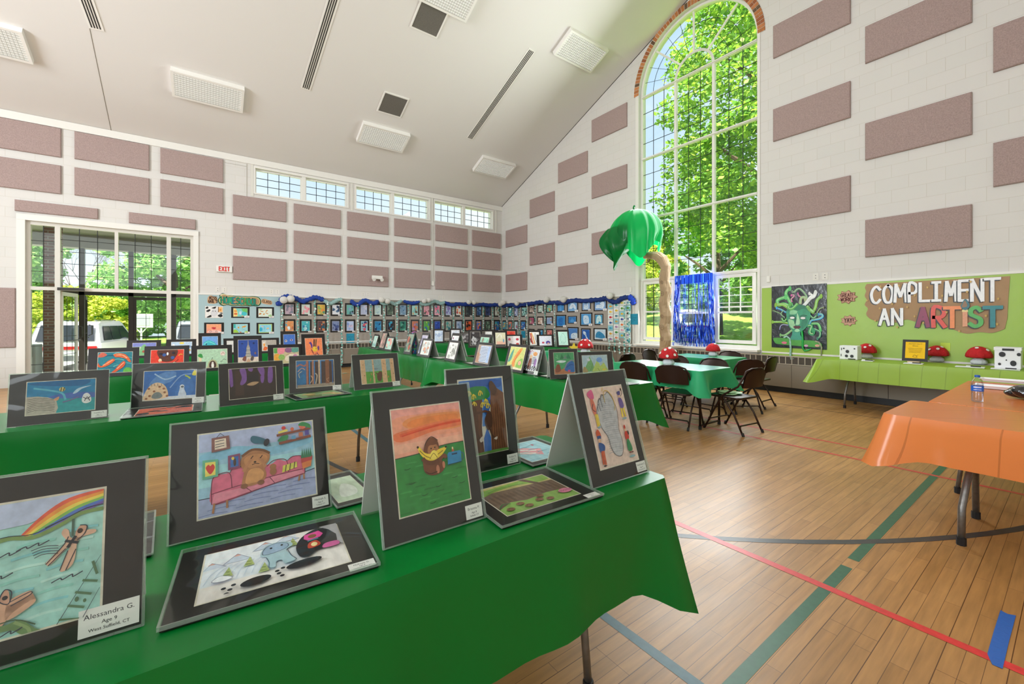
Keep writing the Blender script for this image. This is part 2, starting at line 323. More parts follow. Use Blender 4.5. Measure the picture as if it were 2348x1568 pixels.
# walls
def fL(u, v, w): return V((u, YL-w, v))
def fR(u, v, w): return V((XR-w, u, v))
LX = lambda px, py=600: ony(px, py).x
ex0, ex1, ezt = -2.98, -.24, 3.42
cl = [(LX(585.5), LX(796), 'a'), (LX(817), LX(984), 'b'), (LX(996.5), LX(1129), 'c')]
cz1, cz0 = ony(586.6, 387).z+.02, ony(586.6, 442).z
holes = [rect(ex0, -.001, ex1, ezt)[::1]]
outer = [(XB, 0), (ex0, 0), (ex0, ezt), (ex1, ezt), (ex1, 0), (XR, 0), (XR, ZE+.05), (XB, ZE+.05)]
w = G().slab(outer, [rect(a, cz0, b, cz1) for a, b, _ in cl], .28, fL); tag(w.build('wall_left', BLX), kind='structure')
WG = 1.42
arcpts = [(YC+WG*math.cos(t*PI/24), ZS+WG*math.sin(t*PI/24)) for t in range(25)]
hole = [(YC-WG, .76), (YC+WG, .76)]+arcpts
rz = lambda y: ZE+SL*(YL-max(y, 2*YC-y))+.05
w = G().slab([(YN, 0), (YL+.28, 0), (YL+.28, rz(YL)), (YC, rz(YC)), (YN, rz(2*YC-YN))], [hole], .28, fR); tag(w.build('wall_right', BLY), kind='structure')
w = G().slab([(YN, 0), (YL+.28, 0), (YL+.28, rz(YL)), (YC, rz(YC)), (YN, rz(2*YC-YN))], [], .28, lambda u, v, w: V((XB+w, u, v))); tag(w.build('wall_back', BLY), kind='structure')
w = G().slab(rect(XB, 0, XR, ZE+.05), [], .28, lambda u, v, w: V((u, YN+w, v))); tag(w.build('wall_near', BLX), kind='structure')
# ceiling: two slopes, with the dark edge line along the gable
cg = G(); zr = ZE+SL*(YL-YC)
for sgn, y0 in ((1, YL+.28), (-1, YN-.28)):
    zz = ZE-SL*.28
    cg.add([(XB, y0, zz), (XR, y0, zz), (XR, YC, zr), (XB, YC, zr), (XB, y0, zz+.2), (XR, y0, zz+.2), (XR, YC, zr+.2), (XB, YC, zr+.2)],
           [(0,1,2,3), (4,5,6,7), (0,1,5,4), (0,3,7,4), (1,2,6,5)] if sgn > 0 else [(3,2,1,0), (4,5,6,7), (0,1,5,4), (0,3,7,4), (1,2,6,5)])
tag(cg.build('ceiling', mat('ceiling_plaster', 'e2deda', .8, bump=.02, bscale=60)), kind='structure')
cbasis = M(((1, 0, 0), (0, math.cos(math.atan(SL)), math.sin(math.atan(SL))), (0, -math.sin(math.atan(SL)), math.cos(math.atan(SL))))).to_4x4()
def ceilM(p): return M.Translation(p) @ M.Rotation(-math.atan(SL), 4, 'X')
DARK = mat('dark_gap', '2b2826', .8)
sg = G(); sg.tube([(XR-.004, YL, ZE-.004), (XR-.004, YC, zr-.004)], .008, 5); tag(sg.build('trim_1', DARK), kind='structure')
a, b = onceil(205, 62), onceil(255, 300); sg = G(); sg.tube([a, b], .006, 5, '8a8378'); tag(sg.build('trim_2', mat('paint_attr', attr=True, rough=.5)), kind='structure')
a = onceil(205, 62); sg = G()
# eave beam moulding on wall_left
g = G(); g.box((XB, YL-.03, ZE-.16), (XR, YL, ZE-.0), 'e4e1da'); tag(g.build('trim_3', WHITE), kind='structure')
ATT = MT['paint_attr']
# narrow dividing battens around the clerestory
g = G()
for x in (LX(578), LX(806.5), LX(990.5), LX(1137)): g.box((x-.03, YL-.015, cz0-.1), (x+.03, YL, ZE-.16))
tag(g.build('trim_4', CREAM), kind='structure')
g = G(); x = LX(566, 400); g.box((x-.008, YL-.006, cz0-.5), (x+.008, YL, ZE-.17), 'b9b3a8'); g.box((LX(515), YL-.006, ony(515,372).z-.01), (x, YL, ony(515,372).z), 'b9b3a8'); tag(g.build('trim_5', ATT), kind='structure')
# ---------------------------------------------------------------- windows
GL = glassy('window_glass', 'f8fcfa', .02, .01, top=.09); LEAD = mat('lead_came', '2a2c2c', .5, .3)
wi = 0
for a, b, _ in cl:
    mid = LX({'a': 697, 'b': 901, 'c': 1064.5}[_])
    for x0, x1 in ((a, mid-.045), (mid+.045, b)):
        wi += 1; o = tag(bpy.data.objects.new(f'window_{wi}', None), kind='structure'); C.objects.link(o)
        g = G().slab(rect(x0, cz0, x1, cz1), [rect(x0+.03, cz0+.03, x1-.03, cz1-.035)], .05, lambda u, v, w: V((u, YL+.09-w, v))); g.build('window_frame', WHITE, o)
        g = G()
        for i in range(1, 4): x = x0+.03+(x1-x0-.06)*i/4; g.box((x-.007, YL+.1, cz0+.03), (x+.007, YL+.112, cz1-.035))
        for i in range(1, 3): z = cz0+.03+(cz1-cz0-.065)*i/3; g.box((x0+.03, YL+.1, z-.007), (x1-.03, YL+.112, z+.007))
        g.build('muntin', LEAD, o)
        G().box((x0+.03, YL+.115, cz0+.03), (x1-.03, YL+.12, cz1-.035)).build('glass_pane', GL, o)
    G_ = G().box((mid-.045, YL-.0, cz0), (mid+.045, YL+.14, cz1)); tag(G_.build(f'trim_{wi+4}', WHITE), kind='structure')
    g = G(); g.box((a-.04, YL-.02, cz1), (b+.04, YL, cz1+.05)); g.box((a-.04, YL-.03, cz0-.04), (b+.04, YL, cz0)); g.box((a-.04, YL-.02, cz0), (a, YL, cz1)); g.box((b, YL-.02, cz0), (b+.04, YL, cz1))
    tag(g.build(f'trim_{wi+20}', WHITE), kind='structure')
# arched window
aw = tag(bpy.data.objects.new('window_7', None), kind='structure'); C.objects.link(aw)
XG = XR+.12; HW = WG
def fW(u, v, w): return V((XG-w, u, v))
inner = [(YC-HW+.05, .85), (YC+HW-.05, .85)]+[(YC+(HW-.05)*math.cos(t*PI/24), ZS+(HW-.05)*math.sin(t*PI/24)) for t in range(25)]
G().slab(hole, [inner], .07, lambda u, v, w: fW(u, v, w+.03)).build('window_frame', WHITE, aw)
g = G()
for z, h in ((ZS-.06, .05), (5.45, .05), (3.93, .05), (2.38, .07)): g.box((XG-.05, YC-HW+.04, z-h/2), (XG+.03, YC+HW-.04, z+h/2)); g.box((XG-.075, YC-HW+.04, z-.012), (XG-.05, YC+HW-.04, z+.012))
g.build('transom_bar', WHITE, aw)
for y in (5.72, 4.80): G().box((XG-.045, y-.028, .85), (XG+.03, y+.028, ZS-.06)).build('mullion', WHITE, aw)
g = G(); cz = ZS-.04
for k in (45, 90, 135):
    c, s_ = math.cos(math.radians(k)), math.sin(math.radians(k)); p, q = V((XG-.01, YC+.45*c, cz+.45*s_)), V((XG-.01, YC+(HW-.04)*c, cz+(HW-.04)*s_)); g.tube([p, q], .027, 4)
g.tube([(XG-.01, YC+.46*math.cos(t*PI/16), cz+.46*math.sin(t*PI/16)) for t in range(17)], .03, 5)
g.build('fan_mullion', WHITE, aw)
g = G()
cols = [(3.9, 4.77), (4.83, 5.69), (5.75, 6.64)]
for z0, z1 in ((5.475, ZS-.085), (3.955, 5.425), (2.42, 3.905)):
    for c0, c1 in cols:
        for i in (1, 2): y = c0+(c1-c0)*i/3; g.box((XG-.006, y-.005, z0), (XG+.006, y+.005, z1))
        for i in (1, 2, 3): z = z0+(z1-z0)*i/4; g.box((XG-.006, c0, z-.005), (XG+.006, c1, z+.005))
for r in (.78, 1.08): g.tube([(XG, YC+r*math.cos(t*PI/30), cz+r*math.sin(t*PI/30)) for t in range(31)], .006, 4)
for k in range(15, 180, 15):
    if k % 45 or k == 0: c, s_ = math.cos(math.radians(k)), math.sin(math.radians(k)); g.tube([(XG, YC+.48*c, cz+.48*s_), (XG, YC+1.36*c, cz+1.36*s_)], .005, 4)
for k in range(12, 180, 14): c, s_ = math.cos(math.radians(k)), math.sin(math.radians(k)); g.tube([(XG, YC, cz+.02), (XG, YC+.45*c, cz+.45*s_)], .004, 4)
g.build('muntin', LEAD, aw)
G().slab(inner, [], .005, lambda u, v, w: fW(u, v, w-.012)).build('glass_pane', GL, aw)
# brick arch ring on wall_right
BR = [mat('brick_face_%d' % i, c, .75, bump=.3, bscale=90, var=.12, vscale=25) for i, c in enumerate(('b5713f', 'c98450', '9d5a34', '6b5138', 'bf7a4c'))]
g = G().slab([(YC+1.56*math.cos(t*PI/48), ZS+1.56*math.sin(t*PI/48)) for t in range(49)]+[(YC+WG*math.cos(t*PI/48), ZS+WG*math.sin(t*PI/48)) for t in range(48, -1, -1)], [], .012, lambda u, v, w: fR(u, v, w+.012), 'd9d0c2', 5)
for k in range(58):
    a0, a1 = (k+.08)*PI/58, (k+.92)*PI/58; mi = 3 if k % 12 == 3 else random.choice((0, 0, 1, 1, 2, 4))
    for r0, r1 in ((1.425, 1.49), (1.495, 1.56)) if k % 2 else ((1.425, 1.56),):
        vs = [(XR-x, YC+r*math.cos(a), ZS+r*math.sin(a)) for x in (0, .02) for r, a in ((r0, a0), (r1, a0), (r1, a1), (r0, a1))]
        g.add(vs, [(0,1,2,3), (7,6,5,4), (0,1,5,4), (1,2,6,5), (2,3,7,6), (3,0,4,7)], 'ffffff', mi)
tag(g.build('trim_30', BR+[ATT]), kind='structure')
# casing beside the arched window
g = G(); g.box((XR-.02, YC+WG, .72), (XR, YC+WG+.09, ZS)); g.box((XR-.02, YC-WG-.05, .72), (XR, YC-WG, ZS)); tag(g.build('trim_31', WHITE), kind='structure')
g = G(); g.box((XR-.16, YC-WG-.06, .74), (XR+.12, YC+WG+.06, .78)); g.box((XR-.02, YC-WG, .62), (XR, YC+WG, .74)); tag(g.build('trim_32', WHITE), kind='structure')
# lower sashes: double-hung left, middle, right
for nm, (y0, y1), rows in (('window_8', (3.92, 4.76), 1), ('window_9', (4.84, 5.68), 0), ('window_10', (5.76, 6.62), 2)):
    o = tag(bpy.data.objects.new(nm, None), kind='structure'); C.objects.link(o); z0, z1 = .88, 2.34
    f = lambda u, v, w: V((XG-.04-w, u, v))
    G().slab(rect(y0, z0, y1, z1), [rect(y0+.07, z0+.07, y1-.07, z1-.07)], .05, f).build('window_frame', WHITE, o)
    zm = z0+(z1-z0)*(.45 if rows != 2 else .48)
    g = G(); g.box((XG-.07, y0+.05, zm-.02), (XG-.03, y1-.05, zm+.02)); g.box((XG-.055, y0+.07, zm+.1), (XG-.035, y1-.07, zm+.13)) if rows == 1 else None
    g.build('sash_rail', WHITE, o); g = G()
    for i in (1, 2): y = y0+.07+(y1-y0-.14)*i/3; g.box((XG-.05, y-.008, zm if rows == 1 else z0+.07), (XG-.035, y+.008, z1-.07))
    for z in (zm+.2, zm+.36, zm+.52): g.box((XG-.045, y0+.07, z-.006), (XG-.035, y1-.07, z+.006))
    g.build('muntin', WHITE if rows == 1 else LEAD, o)
    G().box((XG-.02, y0+.06, z0+.06), (XG-.015, y1-.06, z1-.06)).build('glass_pane', GL, o)
# ---------------------------------------------------------------- entrance
en = tag(bpy.data.objects.new('door_1', None), kind='structure'); C.objects.link(en)
mlx = [LX(130, 600), LX(266, 600), LX(386.5, 600)]; yf = YL+.1
fE = lambda u, v, w: V((u, yf-w, v))
G().slab([(ex0, 0), (ex1, 0), (ex1, ezt), (ex0, ezt)], [rect(ex0+.06, .05, mlx[0]-.04, 2.0), rect(ex0+.06, 2.07, mlx[0]-.04, ezt-.07), rect(mlx[0]+.04, .005, mlx[2]-.04, 2.0), rect(mlx[0]+.04, 2.07, mlx[1]-.03, ezt-.07), rect(mlx[1]+.03, 2.07, mlx[2]-.04, ezt-.07), rect(mlx[2]+.04, .05, ex1-.06, 2.0), rect(mlx[2]+.04, 2.07, ex1-.06, ezt-.07)], .1, lambda u, v, w: fE(u, v, w+.05), 'e0dcd3').build('door_frame', mat('entrance_frame_paint', 'dad6cc', .4), en)
g = G(); gg = G()
for x0, x1, z0, z1, nx, nzz in ((ex0+.06, mlx[0]-.04, .05, 2.0, 2, 5), (ex0+.06, mlx[0]-.04, 2.07, ezt-.07, 2, 4), (mlx[0]+.04, mlx[1]-.03, 2.07, ezt-.07, 3, 5), (mlx[1]+.03, mlx[2]-.04, 2.07, ezt-.07, 3, 5), (mlx[2]+.04, ex1-.06, 2.07, ezt-.07, 2, 5), (mlx[2]+.04, ex1-.06, .05, 2.0, 2, 5)):
    for i in range(1, nx): x = x0+(x1-x0)*i/nx; g.box((x-.006, yf-.01, z0), (x+.006, yf+.002, z1))
    for i in range(1, nzz): z = z0+(z1-z0)*i/nzz; g.box((x0, yf-.01, z-.005), (x1, yf+.002, z+.005))
    gg.box((x0, yf+.003, z0), (x1, yf+.007, z1))
g.build('muntin', LEAD, en); gg.build('glass_pane', GL, en)
G().box((mlx[0]+.02, YL-.07, 2.0), (mlx[0]+.42, YL+.0, 2.06), '3a3a38').build('door_closer', mat('dark_metal', '3c3a37', .4, .6), en)
# casing of the entrance on the wall
g = G(); g.box((ex0-.12, YL-.025, 0), (ex0, YL, ezt+.12)); g.box((ex1, YL-.025, 0), (ex1+.1, YL, ezt+.12)); g.box((ex0-.12, YL-.03, ezt), (ex1+.1, YL, ezt+.12)); tag(g.build('trim_33', WHITE), kind='structure')
# inner leaves standing open into the vestibule
GD = glassy('door_glass', 'eef5f2', .03, .01, top=.1)
def leaf(parent, name, hinge, ang, wid, h, mt, lead, grd):
    o = tag(bpy.data.objects.new(name, None), kind='structure'); C.objects.link(o); o.location = hinge; o.rotation_euler = (0, 0, ang)
    fr = lambda u, v, w: V((u, -w, v))
    G().slab(rect(0, .01, wid, h), [rect(.06, .2, wid-.06, h-.08)], .045, fr).build('door_stile', mt, o); G().box((.06, .02, .2), (wid-.06, .025, h-.08)).build('glass_pane', GD, o)
    g = G(); xs = (wid/3, 2*wid/3)
    for x in xs: g.box((x-.005, .012, .2), (x+.005, .018, h-.08))
    for z in (.62, 1.02, 1.42): g.box((.06, .012, z-.005), (wid-.06, .018, z+.005))
    g.build('muntin', lead, o); g = G(); g.tube([(wid-.05, -.02, 1.25), (wid-.05, -.09, 1.22), (wid-.05, -.09, .98), (wid-.05, -.02, .95)], .012, 6); g.tube([(.06, -.05, .92), (wid-.06, -.05, .92)], .012, 6); g.build('door_handle', MT['dark_metal'], o); return o
BRZ = mat('dark_bronze', '3d3833', .45, .4)
leaf(None, 'door_2', (mlx[0]+.06, YL+.12, 0), math.radians(84), .86, 1.98, WHITE, LEAD, 0)
# vestibule: posts, header, soffit, brick side wall, outer leaves
g = G(); YV = 15.2
for px, wd in ((187, .1), (300, .1), (397, .13)):
    x = ony(px, 700, YV).x; g.box((x-wd/2, YV, -.05), (x+wd/2, YV+.12, 3.3))
xp = [ony(p, 700, YV).x for p in (187, 300, 397)]
g.box((-3.0, YV, 2.02), (.6, YV+.1, 2.12)); g.box((-3.0, YV, -.1), (.6, YV+.1, .0)); g.box((.45, YV, -.05), (.6, YV+.12, 3.3)); tag(g.build('door_3', BRZ), kind='structure')
leaf(None, 'door_4', (xp[1]+.05, YV+.02, 0), 0, xp[2]-xp[1]-.12, 2.0, BRZ, LEAD, 0)
leaf(None, 'door_5', (xp[0]+.06, YV+.1, 0), math.radians(97), .86, 2.0, BRZ, LEAD, 0)
g = G(); g.box((-4.2, YL+.28, 3.55), (1.2, 16.2, 3.75)); g.box((-4.2, YV-.1, 3.22), (1.2, YV+.25, 3.55)); tag(g.build('trim_34', mat('soffit_paint', '8d8880', .7)), kind='structure')
g = G(); g.box((-2.97, 13.95, -.02), (-2.74, 14.35, 3.55)); tag(g.build('trim_35', brickmat('dark_brick', '7a4a38', '633c2f', '8c8378', 0)), kind='structure')
g = G(); g.box((-3.05, YL+.28, -.3), (.7, 15.3, -.02)); tag(g.build('trim_36', mat('vestibule_slab', '8a857d', .7, var=.1)), kind='structure')
# ---------------------------------------------------------------- tackboards, rails, heater covers
TACK = mat('tackboard_fabric', 'a59d93', .85, var=.05, vscale=50); ZT0, ZT1 = .76, 2.0
g = G(); g.box((LX(449.5, 700), YL-.02, ZT0), (XR-.02, YL, ZT1)); tag(g.build('trim_37', TACK), kind='structure')
yb0 = onx(1452, 700).y; yb1 = YL-.02; g = G(); g.box((XR-.02, yb0, ZT0), (XR, yb1, ZT1)); g.box((XR-.02, YN, ZT0), (XR, onx(1748, 700).y, ZT1)); tag(g.build('trim_38', TACK), kind='structure')
g = G(); g.box((LX(449.5, 700)-.03, YL-.03, ZT1), (XR-.02, YL, ZT1+.035)); g.box((LX(449.5, 700), YL-.035, ZT0-.03), (XR-.02, YL, ZT0)); g.box((LX(449.5, 700)-.03, YL-.03, ZT0), (LX(449.5, 700), YL, ZT1)); tag(g.build('trim_39', WHITE), kind='structure')
g = G()
for a, b in ((yb0, yb1), (YN, onx(1748, 700).y)): g.box((XR-.03, a, ZT1), (XR, b, ZT1+.035)); g.box((XR-.035, a, ZT0-.03), (XR, b, ZT0))
g.box((XR-.03, yb0-.03, ZT0), (XR, yb0, ZT1)); tag(g.build('trim_40', WHITE), kind='structure')
# mauve low panel left of the entrance and a wire box
HM = mat('heater_enamel', '8b8174', .45, .1); HS = mat('heater_slot', '4c4339', .6); HL = mat('heater_light_rib', 'b0a696', .4)
def heater(name, label, a, b, ax):
    P = (lambda s, d, z: (s, YL-d, z)) if ax == 0 else (lambda s, d, z: (XR-d, s, z))
    t = thing(name, label, 'heater cover', P((a+b)/2, .06, 0)); L = t.location
    def bx(g, s0, s1, d0, d1, z0, z1, mi=0):
        p, q = V(P(s0, d0, z0))-L, V(P(s1, d1, z1))-L; g.box([min(p[i], q[i]) for i in range(3)], [max(p[i], q[i]) for i in range(3)], 'ffffff', mi)
    n = max(1, round((b-a)/1.4))
    for i in range(n):
        g = G(); bx(g, a+(b-a)*i/n+.003, a+(b-a)*(i+1)/n-.003, .004, .1, .11, .535); g.build('front_panel', HM, t)
    g = G(); bx(g, a, b, .004, .075, .535, .685, 1); n2 = int((b-a)/.105)
    for i in range(n2+1): s = a+(b-a)*i/n2; bx(g, s-.008, s+.008, .07, .085, .54, .68, 0)
    bx(g, a, b, .004, .1, .68, .7, 0); bx(g, a, b, .004, .1, .53, .55, 0); g.build('grille', [HL, HS], t)
    g = G(); bx(g, a, b, .004, .07, .002, .11); g.build('toe_kick', mat('black_rubber_base', '15161a', .5), t)
heater('heater_cover', 'long grey-brown heater cover along the foot of the entrance wall', ex1+.2, XR-.11, 0)
heater('heater_cover', 'long grey-brown heater cover along the wall under the tall arched window', YN+.01, YL-.01, 1)
# ---------------------------------------------------------------- acoustic panels
FELT = mat('mauve_felt', 'a9938e', .95, bump=.35, bscale=160, var=.16, vscale=70)
pc = 0
def panel(u0, v0, u1, v1, fr, label, group):
    g = G(); m = .012; w = .045; vs = [fr(*p) for p in ((u0,v0,.003),(u1,v0,.003),(u1,v1,.003),(u0,v1,.003),(u0,v0,w-m),(u1,v0,w-m),(u1,v1,w-m),(u0,v1,w-m),(u0+m,v0+m,w),(u1-m,v0+m,w),(u1-m,v1-m,w),(u0+m,v1-m,w))]
    cx = sum(vs, V())/12; vs = [v-cx for v in vs]; fs = [(0,1,5,4),(1,2,6,5),(2,3,7,6),(3,0,4,7),(4,5,9,8),(5,6,10,9),(6,7,11,10),(7,4,8,11),(8,9,10,11),(0,3,2,1)]
    g.add(vs, fs); o = g.build('acoustic_panel', FELT, loc=cx); return tag(o, label, 'acoustic panel', group)
rowsL = [(446, 494.7), (512.6, 567.9), (585.9, 640.9)]; colsL = [(533.9, 656.1), (673.5, 780.6), (796, 890.1), (903.7, 986.3), (997.9, 1071.1), (1081.8, 1147)]
tx = ('top', 'middle', 'bottom'); cx_n = ('beside the exit sign', 'second from the exit sign end', 'third from the exit sign end', 'just left of the wall conduit', 'just right of the wall conduit', 'ending at the room corner')
for r, (a, b) in enumerate(rowsL):
    z1, z0 = ony(533.9, a).z, ony(533.9, b).z
    for c, (p, q) in enumerate(colsL): panel(LX(p), z0, LX(q), z1, fL, f'mauve felt panel, {tx[r]} row below high windows, {cx_n[c]}'.replace(' end,', ','), 'felt panels below the clerestory windows')
for c, (p, q, t1, t0, s1, s0) in enumerate(((-60, 141, 296, 362, 380.7, 445.8), (171.3, 342.6, 334, 392, 410, 469), (367.7, 511.7, 366.4, 420, 433, 491))):
    for r, (a, b) in enumerate(((t1, t0), (s1, s0))):
        e = q; z1, z0 = ony(e, a).z, ony(e, b).z
        panel(LX(p), z0, LX(q), z1, fL, f'wide mauve felt panel above the entrance, {("upper","lower")[r]} row, {("leftmost","middle","rightmost")[c]} of three', 'felt panels high above the entrance')
for k, (p, q, a, b) in enumerate(((34.7, 225.5, 479.2, 503), (295.8, 448.8, 504, 527))):
    panel(LX(p), ony(q, b).z, LX(q), ony(q, a).z, fL, ('narrow mauve felt strip over the left half of the entrance', 'narrow mauve felt strip over the right half of the entrance')[k], 'narrow felt strips over the entrance')
panel(-5.0, .82, LX(37), 2.02, fL, 'large plain mauve felt board low on the wall left of the entrance', None)
RY = lambda px: onx(px, 600).y
R_ = {0: (onx(1982.7, 505.8).z, onx(1983.4, 590.5).z), 1: (onx(1773.5, 442.5).z, onx(1774.2, 514.7).z), 2: (onx(1984.7, 284.4).z, onx(1986, 368.1).z), 3: (onx(1774.2, 252).z, onx(1775.5, 325.3).z)}
dzr = R_[2][0]-R_[0][0]
R_[4] = (R_[2][0]+dzr, R_[2][1]+dzr); R_[5] = (R_[3][0]+dzr, R_[3][1]+dzr); R_[6] = (R_[4][0]+dzr, R_[4][1]+dzr)
CR = [(1161.2, 1209.4, (0, 2), 'corner column'), (1216.3, 1272.3, (1, 3), 'second column from corner'), (1281.3, 1348.2, (0, 2, 4), 'third column from corner'), (1358.3, 1438.7, (1, 3, 5), 'column left of arched window'), (1774.2, 1951, (1, 3, 5), 'column right of arched window'), (1985, 2229, (0, 2, 4), 'second column right of arched window'), (2278, 2560, (1, 3, 5), 'rightmost column of gable wall')]
for p, q, rr, nm in CR:
    for k, r in enumerate(rr):
        ztop = min(R_[r][0], rz(RY(q))-.12)
        pos = {2: ('lower', 'upper'), 3: ('lowest', 'middle', 'topmost')}[len(rr)][k]
        o = panel(RY(q), R_[r][1], RY(p), ztop, fR, f'mauve felt panel on the gable wall, {nm}, {pos} one', 'staggered felt panels on the gable wall')
# ---------------------------------------------------------------- ceiling fittings
LAMPW = mat('lamp_housing', 'efece6', .4); DIFF = mat('lamp_lens', 'dcdbd6', .35, emit=.3)
def fixture(cp, w, d, label):
    Mx = ceilM(cp); t = thing('ceiling_light', label, 'ceiling light', cp, 0, 'rectangular ceiling lights'); Rm = M.Rotation(-math.atan(SL), 4, 'X')
    h = .11; fr = lambda u, v, k: Rm @ V((u, v, -h-k*-1 if False else -k))
    g = G()
    g.add([Rm @ V(p) for p in ((-w/2,-d/2,0),(w/2,-d/2,0),(w/2,d/2,0),(-w/2,d/2,0),(-w/2,-d/2,-h),(w/2,-d/2,-h),(w/2,d/2,-h),(-w/2,d/2,-h),(-w/2+.045,-d/2+.045,-h),(w/2-.045,-d/2+.045,-h),(w/2-.045,d/2-.045,-h),(-w/2+.045,d/2-.045,-h),(-w/2+.045,-d/2+.045,-h+.03),(w/2-.045,-d/2+.045,-h+.03),(w/2-.045,d/2-.045,-h+.03),(-w/2+.045,d/2-.045,-h+.03))],
          [(0,1,5,4),(1,2,6,5),(2,3,7,6),(3,0,4,7),(4,5,9,8),(5,6,10,9),(6,7,11,10),(7,4,8,11),(8,9,13,12),(9,10,14,13),(10,11,15,14),(11,8,12,15)]).build('lamp_housing', LAMPW, t)
    g = G(); g.box((-w/2+.045, -d/2+.045, -h+.03), (w/2-.045, d/2-.045, -h+.035), X=Rm); g.build('lamp_lens', DIFF, t)
    g = G(); nx, ny = int(w/.05), int(d/.05)
    for i in range(1, nx): x = -w/2+w*i/nx; g.box((x-.003, -d/2+.045, -h+.002), (x+.003, d/2-.045, -h+.016), X=Rm) if abs(x) < w/2-.05 else 0
    for i in range(1, ny): y = -d/2+d*i/ny; g.box((-w/2+.045, y-.003, -h+.002), (w/2-.045, y+.003, -h+.016), X=Rm) if abs(y) < d/2-.05 else 0
    g.build('louvre', mat('lamp_louvre', 'c9c7c0', .5), t)
for (px, py), lb in (((479, 205), 'nearest the left, above the entrance'), ((879, 312), 'below the small square vent'), ((1133, 381), 'nearest the room corner'), ((1331, 114), 'beside the arched window'), ((1020, -22), 'next to the large square vent'), ((-60, 70), 'at the far left edge')):
    fixture(onceil(px, py), 1.25, .66, 'white rectangular ceiling light with gridded lens '+lb)
VM = mat('vent_mesh', '6f6a62', .8, bump=.8, bscale=250, var=.25, vscale=120)
for (cs, lb) in ((((949, 69), (974, -3), (1022, 18), (993, 86)), 'larger'), (((871, 259), (891, 209), (931, 221), (910, 269)), 'smaller')):
    P = [onceil(*c) for c in cs]; cp = sum(P, V())/4; w = ((P[3]-P[0]).length+(P[2]-P[1]).length)/2; d = ((P[1]-P[0]).length+(P[2]-P[3]).length)/2
    t = thing('ceiling_vent', f'{"near upper" if lb == "larger" else "far lower"} grey mesh square vent set in the white ceiling', 'vent', cp, 0, 'mesh vents in the ceiling'); Rm = M.Rotation(-math.atan(SL), 4, 'X'); s = (w+d)/2
    g = G(); g.box((-s/2, -s/2, -.012), (s/2, s/2, -.004), X=Rm); g.build('mesh_face', VM, t)
    g = G()
    for a, b in (((-s/2-.03, -s/2-.03), (s/2+.03, -s/2)), ((-s/2-.03, s/2), (s/2+.03, s/2+.03)), ((-s/2-.03, -s/2), (-s/2, s/2)), ((s/2, -s/2), (s/2+.03, s/2))): g.box((*a, -.02), (*b, -.0), X=Rm)
    g.build('vent_frame', LAMPW, t)
for (p0, p1, lb) in (((195, -60), (203, 62), 'left'), ((755, -40), (716, 209), 'middle'), ((1214, 110), (1082, 320), 'right')):
    a, b = onceil(*p0), onceil(*p1); x = (a.x+b.x)/2; Rm = M.Rotation(-math.atan(SL), 4, 'X'); cp = (a+b)/2; cp.x = b.x*.5+a.x*.5; Ln = (a-b).length/2
    t = thing('slot_diffuser', f'long slotted air diffuser in the ceiling, {lb}most of the three', 'air diffuser', cp, 0, 'slot diffusers in the ceiling'); rot = math.atan2(-(a-b).x, (a-b).y/math.cos(math.atan(SL)) if 0 else (a-b).length); Rm = Rm @ M.Rotation(rot, 4, 'Z')
    g = G(); g.box((-.1, -Ln, -.012), (.1, Ln, -.002), X=Rm); g.build('diffuser_frame', LAMPW, t)
    g = G()
    for k in range(4): g.box((-.068+.038*k, -Ln+.03, -.016), (-.05+.038*k, Ln-.03, -.012), X=Rm)
    g.build('slot', DARK, t)
# ---------------------------------------------------------------- small wall fittings
t = thing('exit_sign', 'white box sign with red EXIT letters beside the entrance', 'exit sign', ony(514.5, 617)); w_, h_ = .33, .16
G().box((-w_/2, -.06, -h_/2), (w_/2, 0, h_/2)).build('sign_box', WHITE, t, bevel=.01)
g = G(); draw(g, hand('EXIT', .17, .2, .12, .055, .6, .13, 'd8231a'), lambda u, v, w: V((u-w_/2, -.061-w, v-h_/2)), w_, h_, mi=0); g.build('lettering', mat('red_letter', 'd21a12', .5), t)
p = ony(863, 637); t = thing('emergency_light', 'white twin emergency light on a mauve felt panel', 'emergency light', p-V((0, .046, 0)))
G().box((-.16, -.07, -.05), (.16, 0, .06)).build('housing', WHITE, t, bevel=.01)
for s in (-1, 1): g = G(); g.lathe([(.02, 0), (.05, .02), (.055, .05), (.05, .055)], n=14); o = g.build('lamp_head', WHITE, t, loc=(s*.12, -.07, -.05)); o.rotation_euler = (PI/2+.4, 0, 0)
x = LX(991.5, 500); g = G(); g.tube([(x, YL-.02, ony(991.5, 446).z), (x, YL-.02, ony(991.5, 650).z)], .011, 6); t = tag(g.build('wall_conduit', CREAM), 'thin cream conduit running down the wall between felt panels', 'conduit')
G().box((x-.04, YL-.04, ony(991.5, 655).z), (x+.04, YL-.003, ony(991.5, 645).z)).build('outlet_box', WHITE, t)
for px, py, s, lb in ((1763, 640, (5, 11), 'right of the arched window'), (1447, 664, (3, 6), 'left of the arched window')):
    p = onx(px, py); o = G().box((-.03, -.03, -.06), (0, .03, .06)).build('sensor_box', WHITE, loc=p, bevel=.005); tag(o, 'small white sensor box on the wall '+lb, 'sensor')
